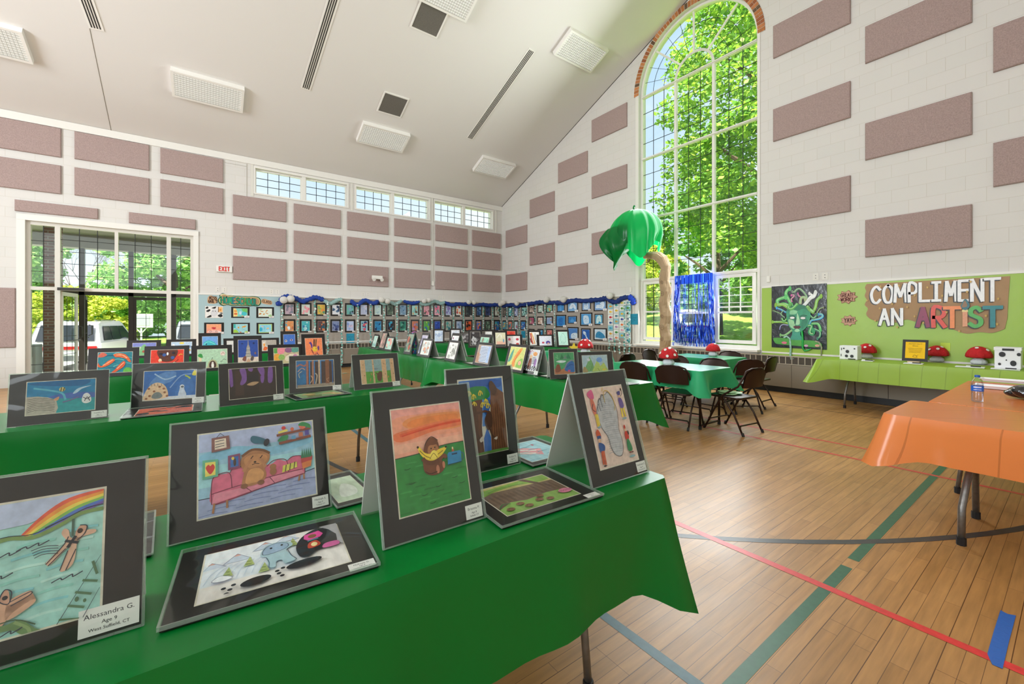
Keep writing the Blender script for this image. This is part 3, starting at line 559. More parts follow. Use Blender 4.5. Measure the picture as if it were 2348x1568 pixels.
for px, py, wl_, lb in ((507, 664, 0, 'above the pale blue display board'), (629, 669, 0, 'above the pair of lanterns'), (838, 675, 0, 'above the middle of the picture wall'), (1013, 682, 0, 'above the wall pictures near the corner'), (1388, 672, 1, 'above the blue whale pictures'), (1881, 634, 1, 'above the green display wall')):
    p = ony(px, py) if not wl_ else onx(px, py)
    g = G()
    for k in (-1, 1):
        if wl_: g.box((-.006, k*.07-.045, -.06), (0, k*.07+.045, .06)); g.box((-.008, k*.07-.006, -.03), (-.004, k*.07+.006, -.018), '333333'); g.box((-.008, k*.07-.006, .018), (-.004, k*.07+.006, .03), '333333')
        else: g.box((k*.07-.045, -.006, -.06), (k*.07+.045, 0, .06)); g.box((k*.07-.006, -.008, -.03), (k*.07+.006, -.004, -.018), '333333'); g.box((k*.07-.006, -.008, .018), (k*.07+.006, -.004, .03), '333333')
    g.c = [hx('e2ded6') if c == hx('ffffff') else c for c in g.c]; tag(g.build('outlet_plate', ATT, loc=p), 'pair of blank cream wall plates '+lb, 'wall plate', 'blank wall plates')

t = thing('vestibule_cabinet', 'pale grey louvred cabinet inside the entrance vestibule, by the brick pier', 'cabinet', (-3.12, 13.6, -.02)); G().box((-.2, -.25, 0), (.16, .25, .86)).build('housing', mat('cabinet_grey', 'b4b8bb', .5), t, bevel=.01)
g = G()
for k in range(9): g.box((-.16, -.262, .6+k*.025), (.12, -.25, .612+k*.025))
g.build('louvre', DARK, t)
# ================================================================ outside
GR = mat('lawn_grass', '8fae45', .9, bump=.6, bscale=30, var=.3, vscale=2.5); ASP = mat('asphalt', 'b9b6b2', .9, var=.08, vscale=3)
g = G(); g.box((-60, YL+.28, -1.2), (XR+.28, 60, -.36)); g.box((XR+.28, -40, -1.2), (60, 60, -.36)); tag(g.build('trim_50', GR), kind='structure')
g = G(); g.box((-40, 16.6, -.4), (9, 29, -.345)); tag(g.build('trim_51', ASP), kind='structure')
# a lawn bank rising beyond the tall window
g = G(); g.grid(lambda u, v: (12+u*34, -6+v*34, -.36+3.2*u**1.3+.2*math.sin(v*9)), 14, 14); tag(g.build('trim_52', GR, smooth=True), kind='structure')
LEAF = mat('leaf', attr=True, rough=.55, trans=.45); BARK = mat('bark', '5c4c3c', .9, bump=.8, bscale=20)
def tree(label, x, y, z0, cr, cz, R, H, pal, seed, n=90, per=90, ls=.16, trunk=True, name='leafy_tree', cat='tree'):
    rs = random.Random(seed); t = thing(name, label, cat, (x, y, z0)); g = G(); pal = [hx(c) for c in pal]
    cent = []
    for i in range(n):
        while True:
            p = V((rs.uniform(-1, 1), rs.uniform(-1, 1), rs.uniform(-1, 1)))
            if .45 < p.length < 1: break
        if rs.random() < .75: p = p.normalized()*rs.uniform(.78, 1)
        cent.append((V((p.x*R, p.y*R, cz+p.z*H)), rs.uniform(.7, 1.25)*R*.2))
    vs = []; fs = []; cs = []; k = 0
    for c, r in cent:
        for j in range(per):
            d = V((rs.gauss(0, 1), rs.gauss(0, 1), rs.gauss(0, 1))).normalized(); q = c+V((d.x, d.y, d.z*.7))*r*rs.uniform(.55, 1)
            a = V((rs.gauss(0, 1), rs.gauss(0, 1), rs.gauss(0, .6))).normalized(); b = a.cross(d+V((.1, .2, .9)))
            if b.length < .05: continue
            b = b.normalized(); s = ls*rs.uniform(.6, 1.3)
            vs += [tuple(q-a*s), tuple(q+b*s*.6), tuple(q+a*s), tuple(q-b*s*.6)]; fs.append([k, k+1, k+2, k+3]); k += 4; cs.append(pal[rs.randrange(len(pal))])
    g.v = vs; g.f = fs; g.c = cs; g.m = [0]*len(fs); g.build('foliage', LEAF, t)
    if trunk:
        g = G(); g.tube([(0, 0, 0), (.1, .05, cz*.5), (0, .1, cz), (.1, 0, cz+H*.6)], [R*.09, R*.07, R*.05, R*.015], 9)
        for i in range(9): a = i*2.4; g.tube([(0, 0, cz*.55+i*H*.09), (math.cos(a)*R*.35, math.sin(a)*R*.35, cz*.7+i*H*.12), (math.cos(a)*R*.75, math.sin(a)*R*.75, cz*.85+i*H*.13)], [R*.035, R*.022, R*.006], 6)
        g.build('trunk', BARK, t)
    return t
P1 = ('8ab43a', 'a4cb44', '6f9e34', 'c2dc58', '5c8e34', '7fae4c'); P2 = ('b3c23f', 'c6cf52', '98ad35', 'd3d860'); P3 = ('8fbf68', 'a6d07a', 'b8dc88', '7cb05c'); P4 = ('74a858', '8cba66', '64964c')
tree('huge bright green maple filling the tall arched window', 17.5, 6.2, -.4, 1, 9.3, 4.6, 6.9, P1, 1, 260, 210, .1)
tree('dark green tree behind the maple outside the arched window', 26, 13.6, 0, 1, 6.2, 3.6, 5.2, P4, 2, 90, 90, .2)
tree('low yellow-green tree on the bank right of the maple', 25.5, 5.6, 1, 1, 4.3, 3.4, 2.6, P2, 3, 100, 150, .11)
tree('sunlit yellow-green tree on the bank left of the maple', 29, 21.5, 1, 1, 4.0, 3.7, 2.9, P2, 4, 100, 130, .14)
tree('rounded green tree far beyond the left pane of the arched window', 38.5, 31, 1, 1, 4.5, 5.5, 4.8, P3, 5, 100, 80, .28)
tree('rounded green tree on the bank far behind the maple', 40, 13.5, 2, 1, 4.5, 6.3, 5, P3, 6, 100, 80, .3)
tree('tall green tree left of the sky gap outside the entrance', -10.4, 40, -.4, 1, 5.4, 3.1, 5.0, P3, 7, 120, 120, .17)
tree('broad green maple right of the sky gap outside the entrance', -1.9, 38, -.4, 1, 6.4, 4.1, 5.6, P3, 8, 150, 130, .17)
tree('green tree outside the entrance beyond its right sidelight', 6.0, 37, -.4, 1, 5.5, 3.6, 5.6, P4, 9, 90, 80, .24)
tree('dark hedge tree closing the view behind the parked cars', -10.5, 55, -.4, 1, 1.9, 6, 2.8, P3, 10, 130, 80, .3)
tree('dark hedge tree closing the view behind the sign board', 3, 57, -.4, 1, 2.6, 7, 3.6, P4, 17, 130, 80, .3)
tree('big yellow-green bush on the lawn behind the white car', -5.9, 33.5, -.4, 1, 1.55, 2.6, 2.0, P2, 11, 130, 150, .1, False, 'leafy_bush', 'bush')
# bare branching tree in the sky gap
t = thing('bare_tree', 'thin bare branching tree against the sky outside the entrance', 'tree', (-7.9, 46.5, -.4)); g = G(); rs = random.Random(3)
def br(p, d, L, r, k):
    q = p+d*L; g.tube([p, q], [r, r*.6], 4)
    if k: 
        for i in range(3): br(q, (d+V((rs.uniform(-.7, .7), rs.uniform(-.5, .5), rs.uniform(-.1, .5)))).normalized(), L*.72, r*.55, k-1)
br(V((0, 0, 0)), V((0, 0, 1)), 2.6, .1, 5); g.build('branches', BARK, t)
# ---- parked cars
TIRE = mat('tyre_rubber', '1b1b1c', .8); GLD = mat('car_glass', '2c3038', .08, coat=.3); CHR = mat('chrome', 'c9ccce', .2, .9)
def car(label, loc, rz, col, group=None, Lc=4.5, Wc=1.86, Hc=1.68):
    t = thing('parked_car', label, 'car', loc, rz, group); paint = mat('car_paint_'+col, col, .25, .2, coat=.6)
    f = Lc/2; prof = [(-f, .32), (-f-.02, .62), (-f+.03, .95), (f-.55, .98), (f-.1, .82), (f, .6), (f-.03, .32)]
    g = G(); hw = Wc/2
    def sec(P, ins):  # loft across the width with tumblehome
        n = len(P); vs = []; fs = []; ys = [-hw, -hw+.06, hw-.06, hw]; sc = [.0, 1, 1, .0]
        for y, s in zip(ys, sc):
            for (a, b) in P: vs.append((a*(1 if s else .985), y, b if s else .32+(b-.32)*.93))
        for j in range(3):
            for i in range(n): fs.append((j*n+i, j*n+(i+1) % n, (j+1)*n+(i+1) % n, (j+1)*n+i))
        fs += [tuple(range(n)), tuple(range(3*n, 4*n))[::-1]]; return vs, fs
    g.add(*sec(prof, 0)); g.build('body', paint, t, bevel=.03)
    top = [(-f+.1, .95), (-f+.36, Hc-.1), (-f+.6, Hc), (f-2.1, Hc), (f-1.75, Hc-.08), (f-.95, .97)]
    g = G(); n = len(top); vs = []
    for y, s in ((-hw+.04, 0), (-hw+.2, 1), (hw-.2, 1), (hw-.04, 0)):
        for a, b in top: vs.append((a, (y if s == 0 else y) if b < 1 else (y*.86 if s == 0 else y), b))
    g.add(vs, [(j*n+i, j*n+(i+1) % n, (j+1)*n+(i+1) % n, (j+1)*n+i) for j in range(3) for i in range(n)]+[tuple(range(n)), tuple(range(3*n, 4*n))[::-1]]); g.build('roof', paint, t, bevel=.02)
    g = G(); k = hw*.86-.02
    g.add([(-f+.105-.02, -hw+.2, 1.0), (-f+.105-.02, hw-.2, 1.0), (-f+.29-.02, k-.12, Hc-.13), (-f+.29-.02, -k+.12, Hc-.13)], [(0, 3, 2, 1)]); g.build('rear_window', GLD, t)
    for s in (-1, 1):
        g = G()
        for a0, a1, b0, b1 in ((-f+.42, -f+1.2, -f+.62, -f+1.2), (-f+1.25, -f+2.1, -f+1.25, -f+2.1), (-f+2.15, f-1.05, -f+2.15, f-1.85)):
            g.add([(a0, s*(hw-.028), 1.0), (a1, s*(hw-.028), 1.0), (b1, s*(hw*.865), Hc-.17), (b0, s*(hw*.865), Hc-.17)], [(0, 1, 2, 3)])
        g.build('side_window', GLD, t)
        g = G(); g.lathe([(.0, -.03), (.07, -.03), (.1, 0), (.07, .04), (0, .04)], n=12); o = g.build('wing_mirror', paint, t, loc=(f-1.55, s*(hw+.1), 1.03))
        for wx in (-f+.8, f-.85):
            g = G(); g.lathe([(.0, -.11), (.3, -.11), (.34, -.08), (.34, .08), (.3, .11), (.22, .11), (.2, .07), (0, .07)], n=22); o = g.build('wheel', TIRE, t, loc=(wx, s*(hw-.12), .34)); o.rotation_euler = (-s*PI/2, 0, 0)
            g = G(); g.lathe([(0, 0), (.2, 0), (.2, .02), (0, .03)], n=10); g.build('hub_cap', CHR, o, loc=(0, 0, .09))
        g = G(); g.box((-f+.5, s*.62-.02, Hc+.03), (f-2, s*.62+.02, Hc+.06)); g.box((-f+.6, s*.62-.02, Hc-.02), (-f+.66, s*.62+.02, Hc+.04)); g.box((f-2.2, s*.62-.02, Hc-.02), (f-2.14, s*.62+.02, Hc+.04)); g.build('roof_rail', CHR, t)
    g = G(); g.box((-f-.035, -hw+.1, .72), (-f-.005, hw-.1, .83)); g.build('tail_light', mat('tail_light_red', 'b01c22', .25), t)
    g = G(); g.box((-f-.06, -hw+.06, .34), (-f, hw-.06, .5)); g.build('bumper', mat('bumper_grey', '55585c', .6), t)
    g = G(); g.box((-f-.05, -.26, .55), (-f-.03, .26, .66)); g.build('number_plate', mat('plate_white', 'e3e6ea', .5), t)
    return t
car('white car seen from behind, parked just outside the entrance', (-3.55, 22.6, -.35), math.radians(82), 'ebe9ec')
car('grey car parked outside, seen through the right side of the entrance', (.15, 24.0, -.35), math.radians(80), '8e9198')
car('pale car parked outside, seen through the blue foil curtain', (22.5, 13.2, .28), math.radians(35), 'dfe0e3')
# sign on a post
p = ony(324, 720, 31); t = thing('notice_board', 'white notice board on a single white post on the lawn', 'sign', (p.x, 31, -.36)); g = G(); g.box((-.04, -.04, 0), (.04, .04, 1.3)); g.tube([(0, 0, 1.0), (-.25, 0, 1.35)], .03, 6); g.tube([(0, 0, 1.0), (.25, 0, 1.35)], .03, 6); g.build('post', WHITE, t)
g = G(); g.box((-.5, -.05, 1.33), (.5, .05, 2.1)); g.build('board', WHITE, t); g = G(); g.box((-.36, -.06, 1.45), (.36, -.05, 2.0)); g.build('notice', mat('faded_notice', 'b9bcc2', .7), t)
# distant house
t = thing('distant_house', 'small reddish house glimpsed far beyond the entrance', 'house', (4.2, 44, -.4)); G().box((-2.5, -2, 0), (2.5, 2, 2.6)).build('wall', mat('red_siding', 'b4684f', .8), t); g = G(); g.add([(-2.8, -2.3, 2.6), (2.8, -2.3, 2.6), (2.8, 2.3, 2.6), (-2.8, 2.3, 2.6), (-2.8, 0, 4), (2.8, 0, 4)], [(0,1,5,4), (2,3,4,5), (0,4,3), (1,2,5), (3,2,1,0)]); g.build('roof', mat('shingle', '6b6661', .9), t)
G().box((-1.9, -2.05, 1.0), (-1.0, -2, 2.0)).build('window', WHITE, t)
# ================================================================ pictures: kit
ART = mat('artwork_paint', attr=True, rough=.7, var=.13, vscale=55, stretch=(1, .35, 1))
PAPER = mat('coloured_paper', attr=True, rough=.75, var=.04, vscale=20)
BMAT = mat('black_mat_board', '140f0e', .38)
SLEEVE = glassy('clear_sleeve', 'f7fbf8', .045, .07, .8, 4, top=.3); RIM = glassy('sleeve_edge', 'eef6f0', .06, .2, haze=.16, top=.25)
BOARD = mat('grey_white_backing', 'cfd2c9', .6); MATS = [BMAT]
def doodle(pal, seed, n=9, k=7):
    r = random.Random(seed); P = [('r', 0, 0, 1, 1, pal[0])]
    for i in range(n):
        c = (r.uniform(.08, .92), r.uniform(.08, .92)); m = r.randint(5, 8); s = r.uniform(.06, .2)
        pts = [(min(.98, max(.02, c[0]+s*r.uniform(.6, 1.5)*math.cos(2*PI*j/m))), min(.98, max(.02, c[1]+s*r.uniform(.5, 1.3)*math.sin(2*PI*j/m)))) for j in range(m)]
        P.append(('b', pts, pal[1+r.randrange(len(pal)-1)]))
    for i in range(k):
        x, y = r.uniform(.1, .8), r.uniform(.1, .85); P.append(('s', [(x, y), (x+r.uniform(.0, .1), y+r.uniform(-.1, .1)), (min(.95, x+r.uniform(.1, .2)), min(.95, max(.05, y+r.uniform(-.15, .15))))], .018, pal[1+r.randrange(len(pal)-1)]))
    return P
def card_prims(lines, scale=1):
    P = [('r', 0, 0, 1, 1, 'eeebe8')]
    if lines:
        for (s, v, h) in zip(lines, (.7, .42, .2), (.19, .14, .12)): P.append(('t', s, .5, v, h*scale, '26242a'))
    else:
        for v, a in ((.68, .2), (.45, .35), (.25, .25)): P.append(('l', [(a, v), (1-a, v)], .07, '77757a'))
    return P
def picture(name, label, cat, fr, w, h, prims, ar, th=.004, parent_loc=None, rz=0, group=None, card=None, mt=None, cs=None, mc=None, sleeve=False, back=None):
    """mounted picture: fr maps board coordinates (u, v, out) to local space"""
    t = thing(name, label, cat, parent_loc, rz, group)
    if mc != 'none': G().add([fr(u, v, k) for k in (-th, 0) for u, v in ((0, 0), (w, 0), (w, h), (0, h))], [(0,1,2,3), (7,6,5,4), (0,1,5,4), (1,2,6,5), (2,3,7,6), (3,0,4,7)]).build('mat_board', mt or BMAT, t)
    u0, v0, u1, v1 = ar; aw, ah = (u1-u0)*w, (v1-v0)*h; g = G(); b = .0035*min(w, h)/.3
    f2 = lambda u, v, k: fr(u0*w+u, v0*h+v, k+.0003)
    draw(g, [('r', -b/aw, -b/ah, 1+b/aw, 1+b/ah, 'ded5c4')], f2, aw, ah, z0=0); dd = max(.0001, 3e-5*(V(parent_loc)-V((0, 0, HC))).length); zt = draw(g, prims, f2, aw, ah, dz=dd, z0=.0002+dd, clip=True); g.build('drawing', ART, t)
    if card is not None:
        cw, ch = cs or (.05, .032); g = G(); cu, cv = w-cw-.004, .006
        f3 = lambda u, v, k: fr(cu+u, cv+v, k+.0012); draw(g, card_prims(card), f3, cw, ch, dz=dd*1.5); g.build('name_card', PAPER, t)
    if sleeve:
        m = .0045; z = max(zt, .003)+.0015; g = G(); g.add([fr(u, v, z) for u, v in ((-m, -.002), (w+m, -.002), (w+m, h+m), (-m, h+m))], [(0, 1, 2, 3)], 'ffffff', 0)
        for a, b_ in (((-m, -.002), (0, h+m)), ((w, -.002), (w+m, h+m)), ((0, h), (w, h+m)), ((0, -.002), (w, .001))):
            g.add([fr(u, v, k) for k in (.0, z) for u, v in (a, (b_[0], a[1]), b_, (a[0], b_[1]))], [(0,1,2,3), (7,6,5,4), (0,1,5,4), (1,2,6,5), (2,3,7,6), (3,0,4,7)], 'ffffff', 1)
        g.build('plastic_sleeve', [SLEEVE, RIM], t)
    return t
ZT = .748
def fit(BL, BR, TR, z0=ZT, amin=9, amax=24):
    P0, P1 = onz(*BL, z0), onz(*BR, z0); e = (P1-P0); w = e.length; e.normalize(); b = V((-e.y, e.x, 0)); d = ray(*TR)
    det = b.x*-d.y-b.y*-d.x; s = (-P1.x*-d.y+P1.y*-d.x)/det; t = (b.x*-P1.y-b.y*-P1.x)/det
    r = HC+d.z*t-z0; s = max(s, 0); a = min(max(math.atan2(s, r), math.radians(amin)), math.radians(amax))
    tt = (P1.x*b.x+P1.y*b.y); # height where the ray meets the leaning plane of angle a
    n = V((b.x*math.cos(a), b.y*math.cos(a), -math.sin(a))); o = V((0, 0, HC)); t2 = (V((P1.x, P1.y, z0))-o).dot(n)/d.dot(n); q = o+d*t2
    return (P0+P1)/2, w, math.atan2(e.y, e.x), (q.z-z0)/math.cos(a), a
def tent(BL, BR, TR, label, prims, ar=(.17, .17, .83, .85), card=(), cs=None, z0=ZT, sleeve=True, group=None, amin=9, amax=24, hmax=None, wfix=None, base=None):
    c, w, rz, H, a = fit(BL, BR, TR, z0, amin, amax)
    if base:      # the picture stands on a known table edge line
        px = (BL[0]+BR[0])/2; a = math.radians(16)
        if base[0] == 'y': p0, p1 = ony(BL[0], 700, base[1]), ony(BR[0], 700, base[1]); c = V(((p0.x+p1.x)/2, base[1]+rnd(0, .05), z0)); rz = rnd(-.05, .05); w = p1.x-p0.x
        elif base[0] == 'x': c = V((base[1]+rnd(0, .03), onx(px, 700, base[1]).y, z0)); rz = -PI/2+rnd(-.08, .04)
        else: rz = -.49+rnd(-.05, .05)
        b = V((-math.sin(rz), math.cos(rz), 0)); n = V((b.x*math.cos(a), b.y*math.cos(a), -math.sin(a))); d = ray(*TR); o = V((0, 0, HC)); q = o+d*((V((c.x, c.y, z0))-o).dot(n)/d.dot(n)); H = (q.z-z0)/math.cos(a)
        if base[0] != 'y': w = .41 if H < .345 else .31
        H = max(.28, min(.44, H))
    if wfix: c = c-V((math.cos(rz), math.sin(rz), 0))*(wfix-w)/2; w = wfix
    if hmax: H = min(H, hmax)
    ca, sa = math.cos(a), math.sin(a); fr = lambda u, v, k: V((u-w/2, v*sa-k*ca, v*ca+k*sa))
    t = picture('tabletop_picture', label, 'picture', fr, w, H, prims, ar, .004, V((c.x, c.y, z0)), rz, group, list(card) if card is not None else None, cs=cs or (.17*w, .1*w), sleeve=sleeve)
    yb = 2*H*sa+.012; L_ = math.hypot(yb-H*sa, H*ca)
    g = G(); w2 = w*.96; th = .004; g.add([V((x, y, z)) for dy in (0, th) for x, y, z in ((-w2/2, H*sa+.005+dy, H*ca-.004), (w2/2, H*sa+.005+dy, H*ca-.004), (w2/2, yb+dy, 0.001), (-w2/2, yb+dy, .001))], [(0,1,2,3), (7,6,5,4), (0,1,5,4), (1,2,6,5), (2,3,7,6), (3,0,4,7)])
    g.build('support_board', BOARD, t); return t
def flat(BL, BR, TL, label, prims, ar=(.17, .17, .83, .85), card=(), cs=None, z0=ZT, sleeve=True, group=None, depth=None):
    P0, P1, P2 = onz(*BL, z0), onz(*BR, z0), onz(*TL, z0); e = P1-P0; w = e.length; e.normalize(); b = V((-e.y, e.x, 0)); h = depth or (P2-P0).dot(b)
    fr = lambda u, v, k: V((u, v, k+.004))
    return picture('flat_picture', label, 'picture', fr, w, h, prims, ar, .004, V((P0.x, P0.y, z0)), math.atan2(e.y, e.x), group, list(card) if card is not None else None, cs=cs or (.17*w, .1*w), sleeve=sleeve)
# ================================================================ display wall
def wallpic(which, px0, py0, px1, py1, label, prims, ar=(.15, .13, .85, .87), group=None, card=(), mc=None, d=.021):
    if which == 'L': a, b = ony((px0), (py0+py1)/2), ony(px1, (py0+py1)/2); pa, pb = ony(px0, py0, YL-d), ony(px0, py1, YL-d); w = b.x-a.x; z1, z0 = pa.z, pb.z; loc = V((a.x, YL-d, z0)); fr = lambda u, v, k: V((u, -.006-k, v))
    else: pa, pb = onx(px0, py0, XR-d), onx(px0, py1, XR-d); pe = onx(px1, py0, XR-d); w = pa.y-pe.y; z1, z0 = pa.z, pb.z; loc = V((XR-d, pa.y, z0)); fr = lambda u, v, k: V((-.006-k, -u, v))
    return picture('wall_picture', label, 'picture', fr, w, z1-z0, prims, ar, .004, loc, 0, group, list(card) if card is not None else None, cs=(.28*w, .13*w) if card is not None else None, mc=mc)
# pale blue board paper
a, b = LX(449.5, 700)+.01, LX(642.7, 700); g = G(); z1, z0 = ZT1-.005, ZT0; n = 40
g.grid(lambda u, v: (a+(b-a)*u, YL-.0215-.0025*abs(math.sin(9*u+6*v*v+3))-.001, z0+(z1-z0)*v), n, 12); tag(g.build('backing_paper', mat('pale_blue_paper', 'abc6cb', .6, bump=.35, bscale=5, trans=.05), smooth=True), 'pale blue crinkled paper covering the board beside the entrance', 'backing paper')
# HOMESCHOOL sign: bubble-shaped layers with hand lettering
def bubble(pts, off): 
    c = V((sum(p[0] for p in pts)/len(pts), sum(p[1] for p in pts)/len(pts), 0)); return [(p[0]+(1 if p[0] > c.x else -1)*off, p[1]+(1 if p[1] > c.y else -1)*off) for p in pts]
def wallL(px, py, d): return ony(px, py, YL-d)
def sign(label, x0, y0, x1, y1, layers, prims, matn=PAPER, wall='L', d=.026, name='paper_sign'):
    p = (wallL if wall == 'L' else lambda x, y, d: onx(x, y, XR-d)); A, B, Cc = p(x0, y0, d), p(x0, y1, d), p(x1, y0, d)
    w = (Cc-A).length if wall == 'L' else abs(Cc.y-A.y); w = abs(Cc.x-A.x) if wall == 'L' else w; h = A.z-B.z; o = thing(name, label, 'sign', (A.x, A.y, B.z))
    fr = (lambda u, v, k: V((u, -k, v))) if wall == 'L' else (lambda u, v, k: V((-k, -u, v)))
    for i, (pts, col, nm) in enumerate(layers):
        g = G(); g.slab([(u*w, v*h) for u, v in pts], [], .004, lambda u, v, k, i=i: fr(u, v, k+.004*(i+1)), col); g.build(nm, matn, o)
    g = G(); draw(g, prims, lambda u, v, k: fr(u, v, k+.004*len(layers)), w, h, dz=.0004); g.build('lettering', ART, o); return o
bub = smoothpts([(0,.5),(.04,.68),(.03,.85),(.1,1),(.17,.93),(.24,.86),(.31,.88),(.37,.8),(.46,.8),(.54,.78),(.62,.8),(.7,.78),(.78,.83),(.88,.8),(.96,.7),(1,.4),(.97,.12),(.9,.02),(.8,.03),(.72,0),(.64,.02),(.55,0),(.45,.03),(.36,0),(.28,.03),(.2,.08),(.12,.0),(.05,.1),(.01,.3)], 2, True)
sc = lambda s: [(.5+(u-.5)*(1-(1-s)*.35), .47+(v-.47)*s) for u, v in bub]
sign('long bubble-edged green and tan sign reading HOMESCHOOL on the pale blue board', 499.5, 671.5, 599, 701, [(bub, '2c5a3a', 'green_layer'), (sc(.86), 'd8cf94', 'cream_layer'), (sc(.76), 'b58f6a', 'tan_layer')],
     hand('HOMESCHOOL', .075, .22, .06, .026, .5, .085, ['1f8a63', '23907a', '2aa374', '2c7f8a', '1f8a63', '2b9a8c', '3f9a55', '2aa374', '2c8f7a', '1f7f6a'], (.006, .02, '174a38'), drop=.012))
cloud = smoothpts([(0,.3),(.05,.75),(.3,1),(.6,.9),(.9,.85),(1,.5),(.95,.15),(.7,0),(.35,.02),(.1,.05)], 3, True)
sign('small tan paper cloud with dark handwriting left of the green sign', 475.5, 677, 498.5, 696, [(cloud, 'c9a27a', 'paper_cloud')], hand('MISS', .2, .53, .14, .05, .34, .065, '3a1f16')+hand("GAIL'S", .12, .14, .12, .03, .32, .06, '3a1f16'))
sign('small tan paper cloud reading CLASS right of the green sign', 599, 683.5, 624, 699.5, [([(u, v*.75+.25-.25*u) for u, v in cloud], 'c9a27a', 'paper_cloud')], hand('CLASS', .12, .42, .12, .045, .36, .06, '3a1f16', drop=.045))
GH = 'pictures on the pale blue board'
cow = [('r',0,0,1,1,'eceae6'),('b',[(.05,.6),(.25,.75),(.28,.62),(.15,.5)],'1c1a1a'),('b',[(.35,.85),(.6,.98),(.55,.8)],'1c1a1a'),('b',[(.7,.2),(.9,.35),(.98,.15),(.85,.05)],'1c1a1a'),('b',[(.08,.05),(.3,.25),(.35,.1),(.2,.02)],'1c1a1a'),('r',.72,.5,.97,.95,'f0bd7c'),('l',[(.74,.5),(.74,.95)],.05,'6a3a1c'),('b',[(.3,.4),(.4,.72),(.6,.72),(.7,.4),(.55,.12),(.42,.12)],'d9d9dc'),('e',.43,.58,.02,.05,'222222'),('e',.57,.58,.02,.05,'222222'),('e',.85,.7,.05,.1,'d88a3c'),('b',[(.02,.85),(.12,.98),(.18,.86),(.08,.78)],'1c1a1a'),('b',[(.8,.42),(.95,.46),(.97,.36)],'1c1a1a')]
lip = [('r',0,0,1,1,'f3a184'),('r',0,.55,1,1,'f5a77c'),('b',[(.1,.2),(.3,.3),(.8,.3),(.95,.1),(.5,.02),(.1,.05)],'f0c4bc'),('b',[(.33,.58),(.45,.68),(.52,.64),(.6,.68),(.62,.52),(.5,.42)],'c4303a'),('o',[(.2,.2),(.3,.26),(.35,.16),(.25,.1)],.03,'6a4a44'),('o',[(.6,.2),(.7,.24),(.72,.14),(.62,.12)],.03,'6a4a44')]
wallpic('L', 470.5, 702, 511, 728.5, 'unframed black and white cow drawing with an orange corner, on pale blue board', cow, (0, 0, 1, 1), GH, None)
wallpic('L', 530, 703, 572, 728.7, 'black matted turquoise picture with orange fish at left, upper row of pale blue board', [('r',0,0,1,1,'7fd0c4'),('b',[(.0,0),(0,1),(.2,.9),(.3,.4),(.25,0)],'f0d684'),('b',[(.6,1),(1,1),(1,.5),(.7,.6)],'6fc46a'),('e',.15,.68,.1,.13,'e08a3a'),('e',.16,.33,.12,.12,'d96a3a'),('e',.5,.45,.1,.22,'c6dff0'),('b',[(.6,.5),(.8,.6),(.95,.4),(.8,.1),(.6,.2)],'45bfc9'),('e',.65,.08,.08,.06,'e8b06a'),('e',.15,.7,.04,.05,'f5d27a')], (.12, .12, .88, .85), GH)
wallpic('L', 587.5, 703.5, 628, 729, 'black matted white picture of five orange fish, upper right of pale blue board', [('r',0,0,1,1,'dfe9dc'),('e',.25,.66,.14,.05,'d08a3c',-.3),('e',.6,.72,.12,.05,'d9953f',.8),('e',.62,.42,.14,.04,'d08a3c',-.5),('e',.12,.35,.1,.09,'c9833a',.5),('e',.4,.32,.08,.07,'d9953f',.6),('b',[(.7,.1),(.9,.3),(1,.1),(.9,0)],'a8cf94'),('b',[(0,.9),(.15,1),(.3,.92),(.1,.8)],'b9d6a4')], (.12, .12, .88, .85), GH)
wallpic('L', 468, 739.5, 513.5, 766.5, 'black matted peach picture with red lips, lower left of pale blue board', lip, (.12, .1, .86, .86), GH)
wallpic('L', 530, 740, 572.7, 766, 'black matted green and blue picture with orange carp, lower middle of pale blue board', [('r',0,0,1,1,'9fd6dc'),('r',0,.55,.15,1,'37b3ae'),('b',[(0,0),(0,.3),(.2,.35),(.35,0)],'9fcf4a'),('e',.35,.6,.06,.1,'e0a045',.4),('e',.74,.7,.17,.09,'e3a040',-.3+.6),('s',[(.1,.6),(.3,.35),(.45,.1)],.03,'3aa0c0'),('s',[(.6,.5),(.8,.3),(.95,.25)],.02,'58a877'),('e',.5,.06,.06,.06,'e07a4a'),('b',[(.75,.05),(.95,.2),(1,0)],'b4d068')], (.12, .12, .88, .88), GH)
wallpic('L', 588, 740, 628, 766, 'black matted sky blue picture edged in yellow-green, lower right of pale blue board', [('r',0,0,1,1,'b6dc5e'),('r',.05,.06,.95,.94,'8fd4e6'),('b',[(.05,.3),(.1,.6),(.25,.55),(.28,.3),(.15,.15)],'38aecb'),('e',.28,.72,.09,.06,'e8c4b8',-.4),('e',.68,.5,.1,.08,'f0bf80',.2),('s',[(.4,.7),(.45,.5),(.4,.4)],.02,'4a8a90'),('b',[(.5,.25),(.8,.3),(.9,.15),(.6,.12)],'b8e2ee')], (.12, .12, .88, .88), GH)
p, q = ony(647, 700), None
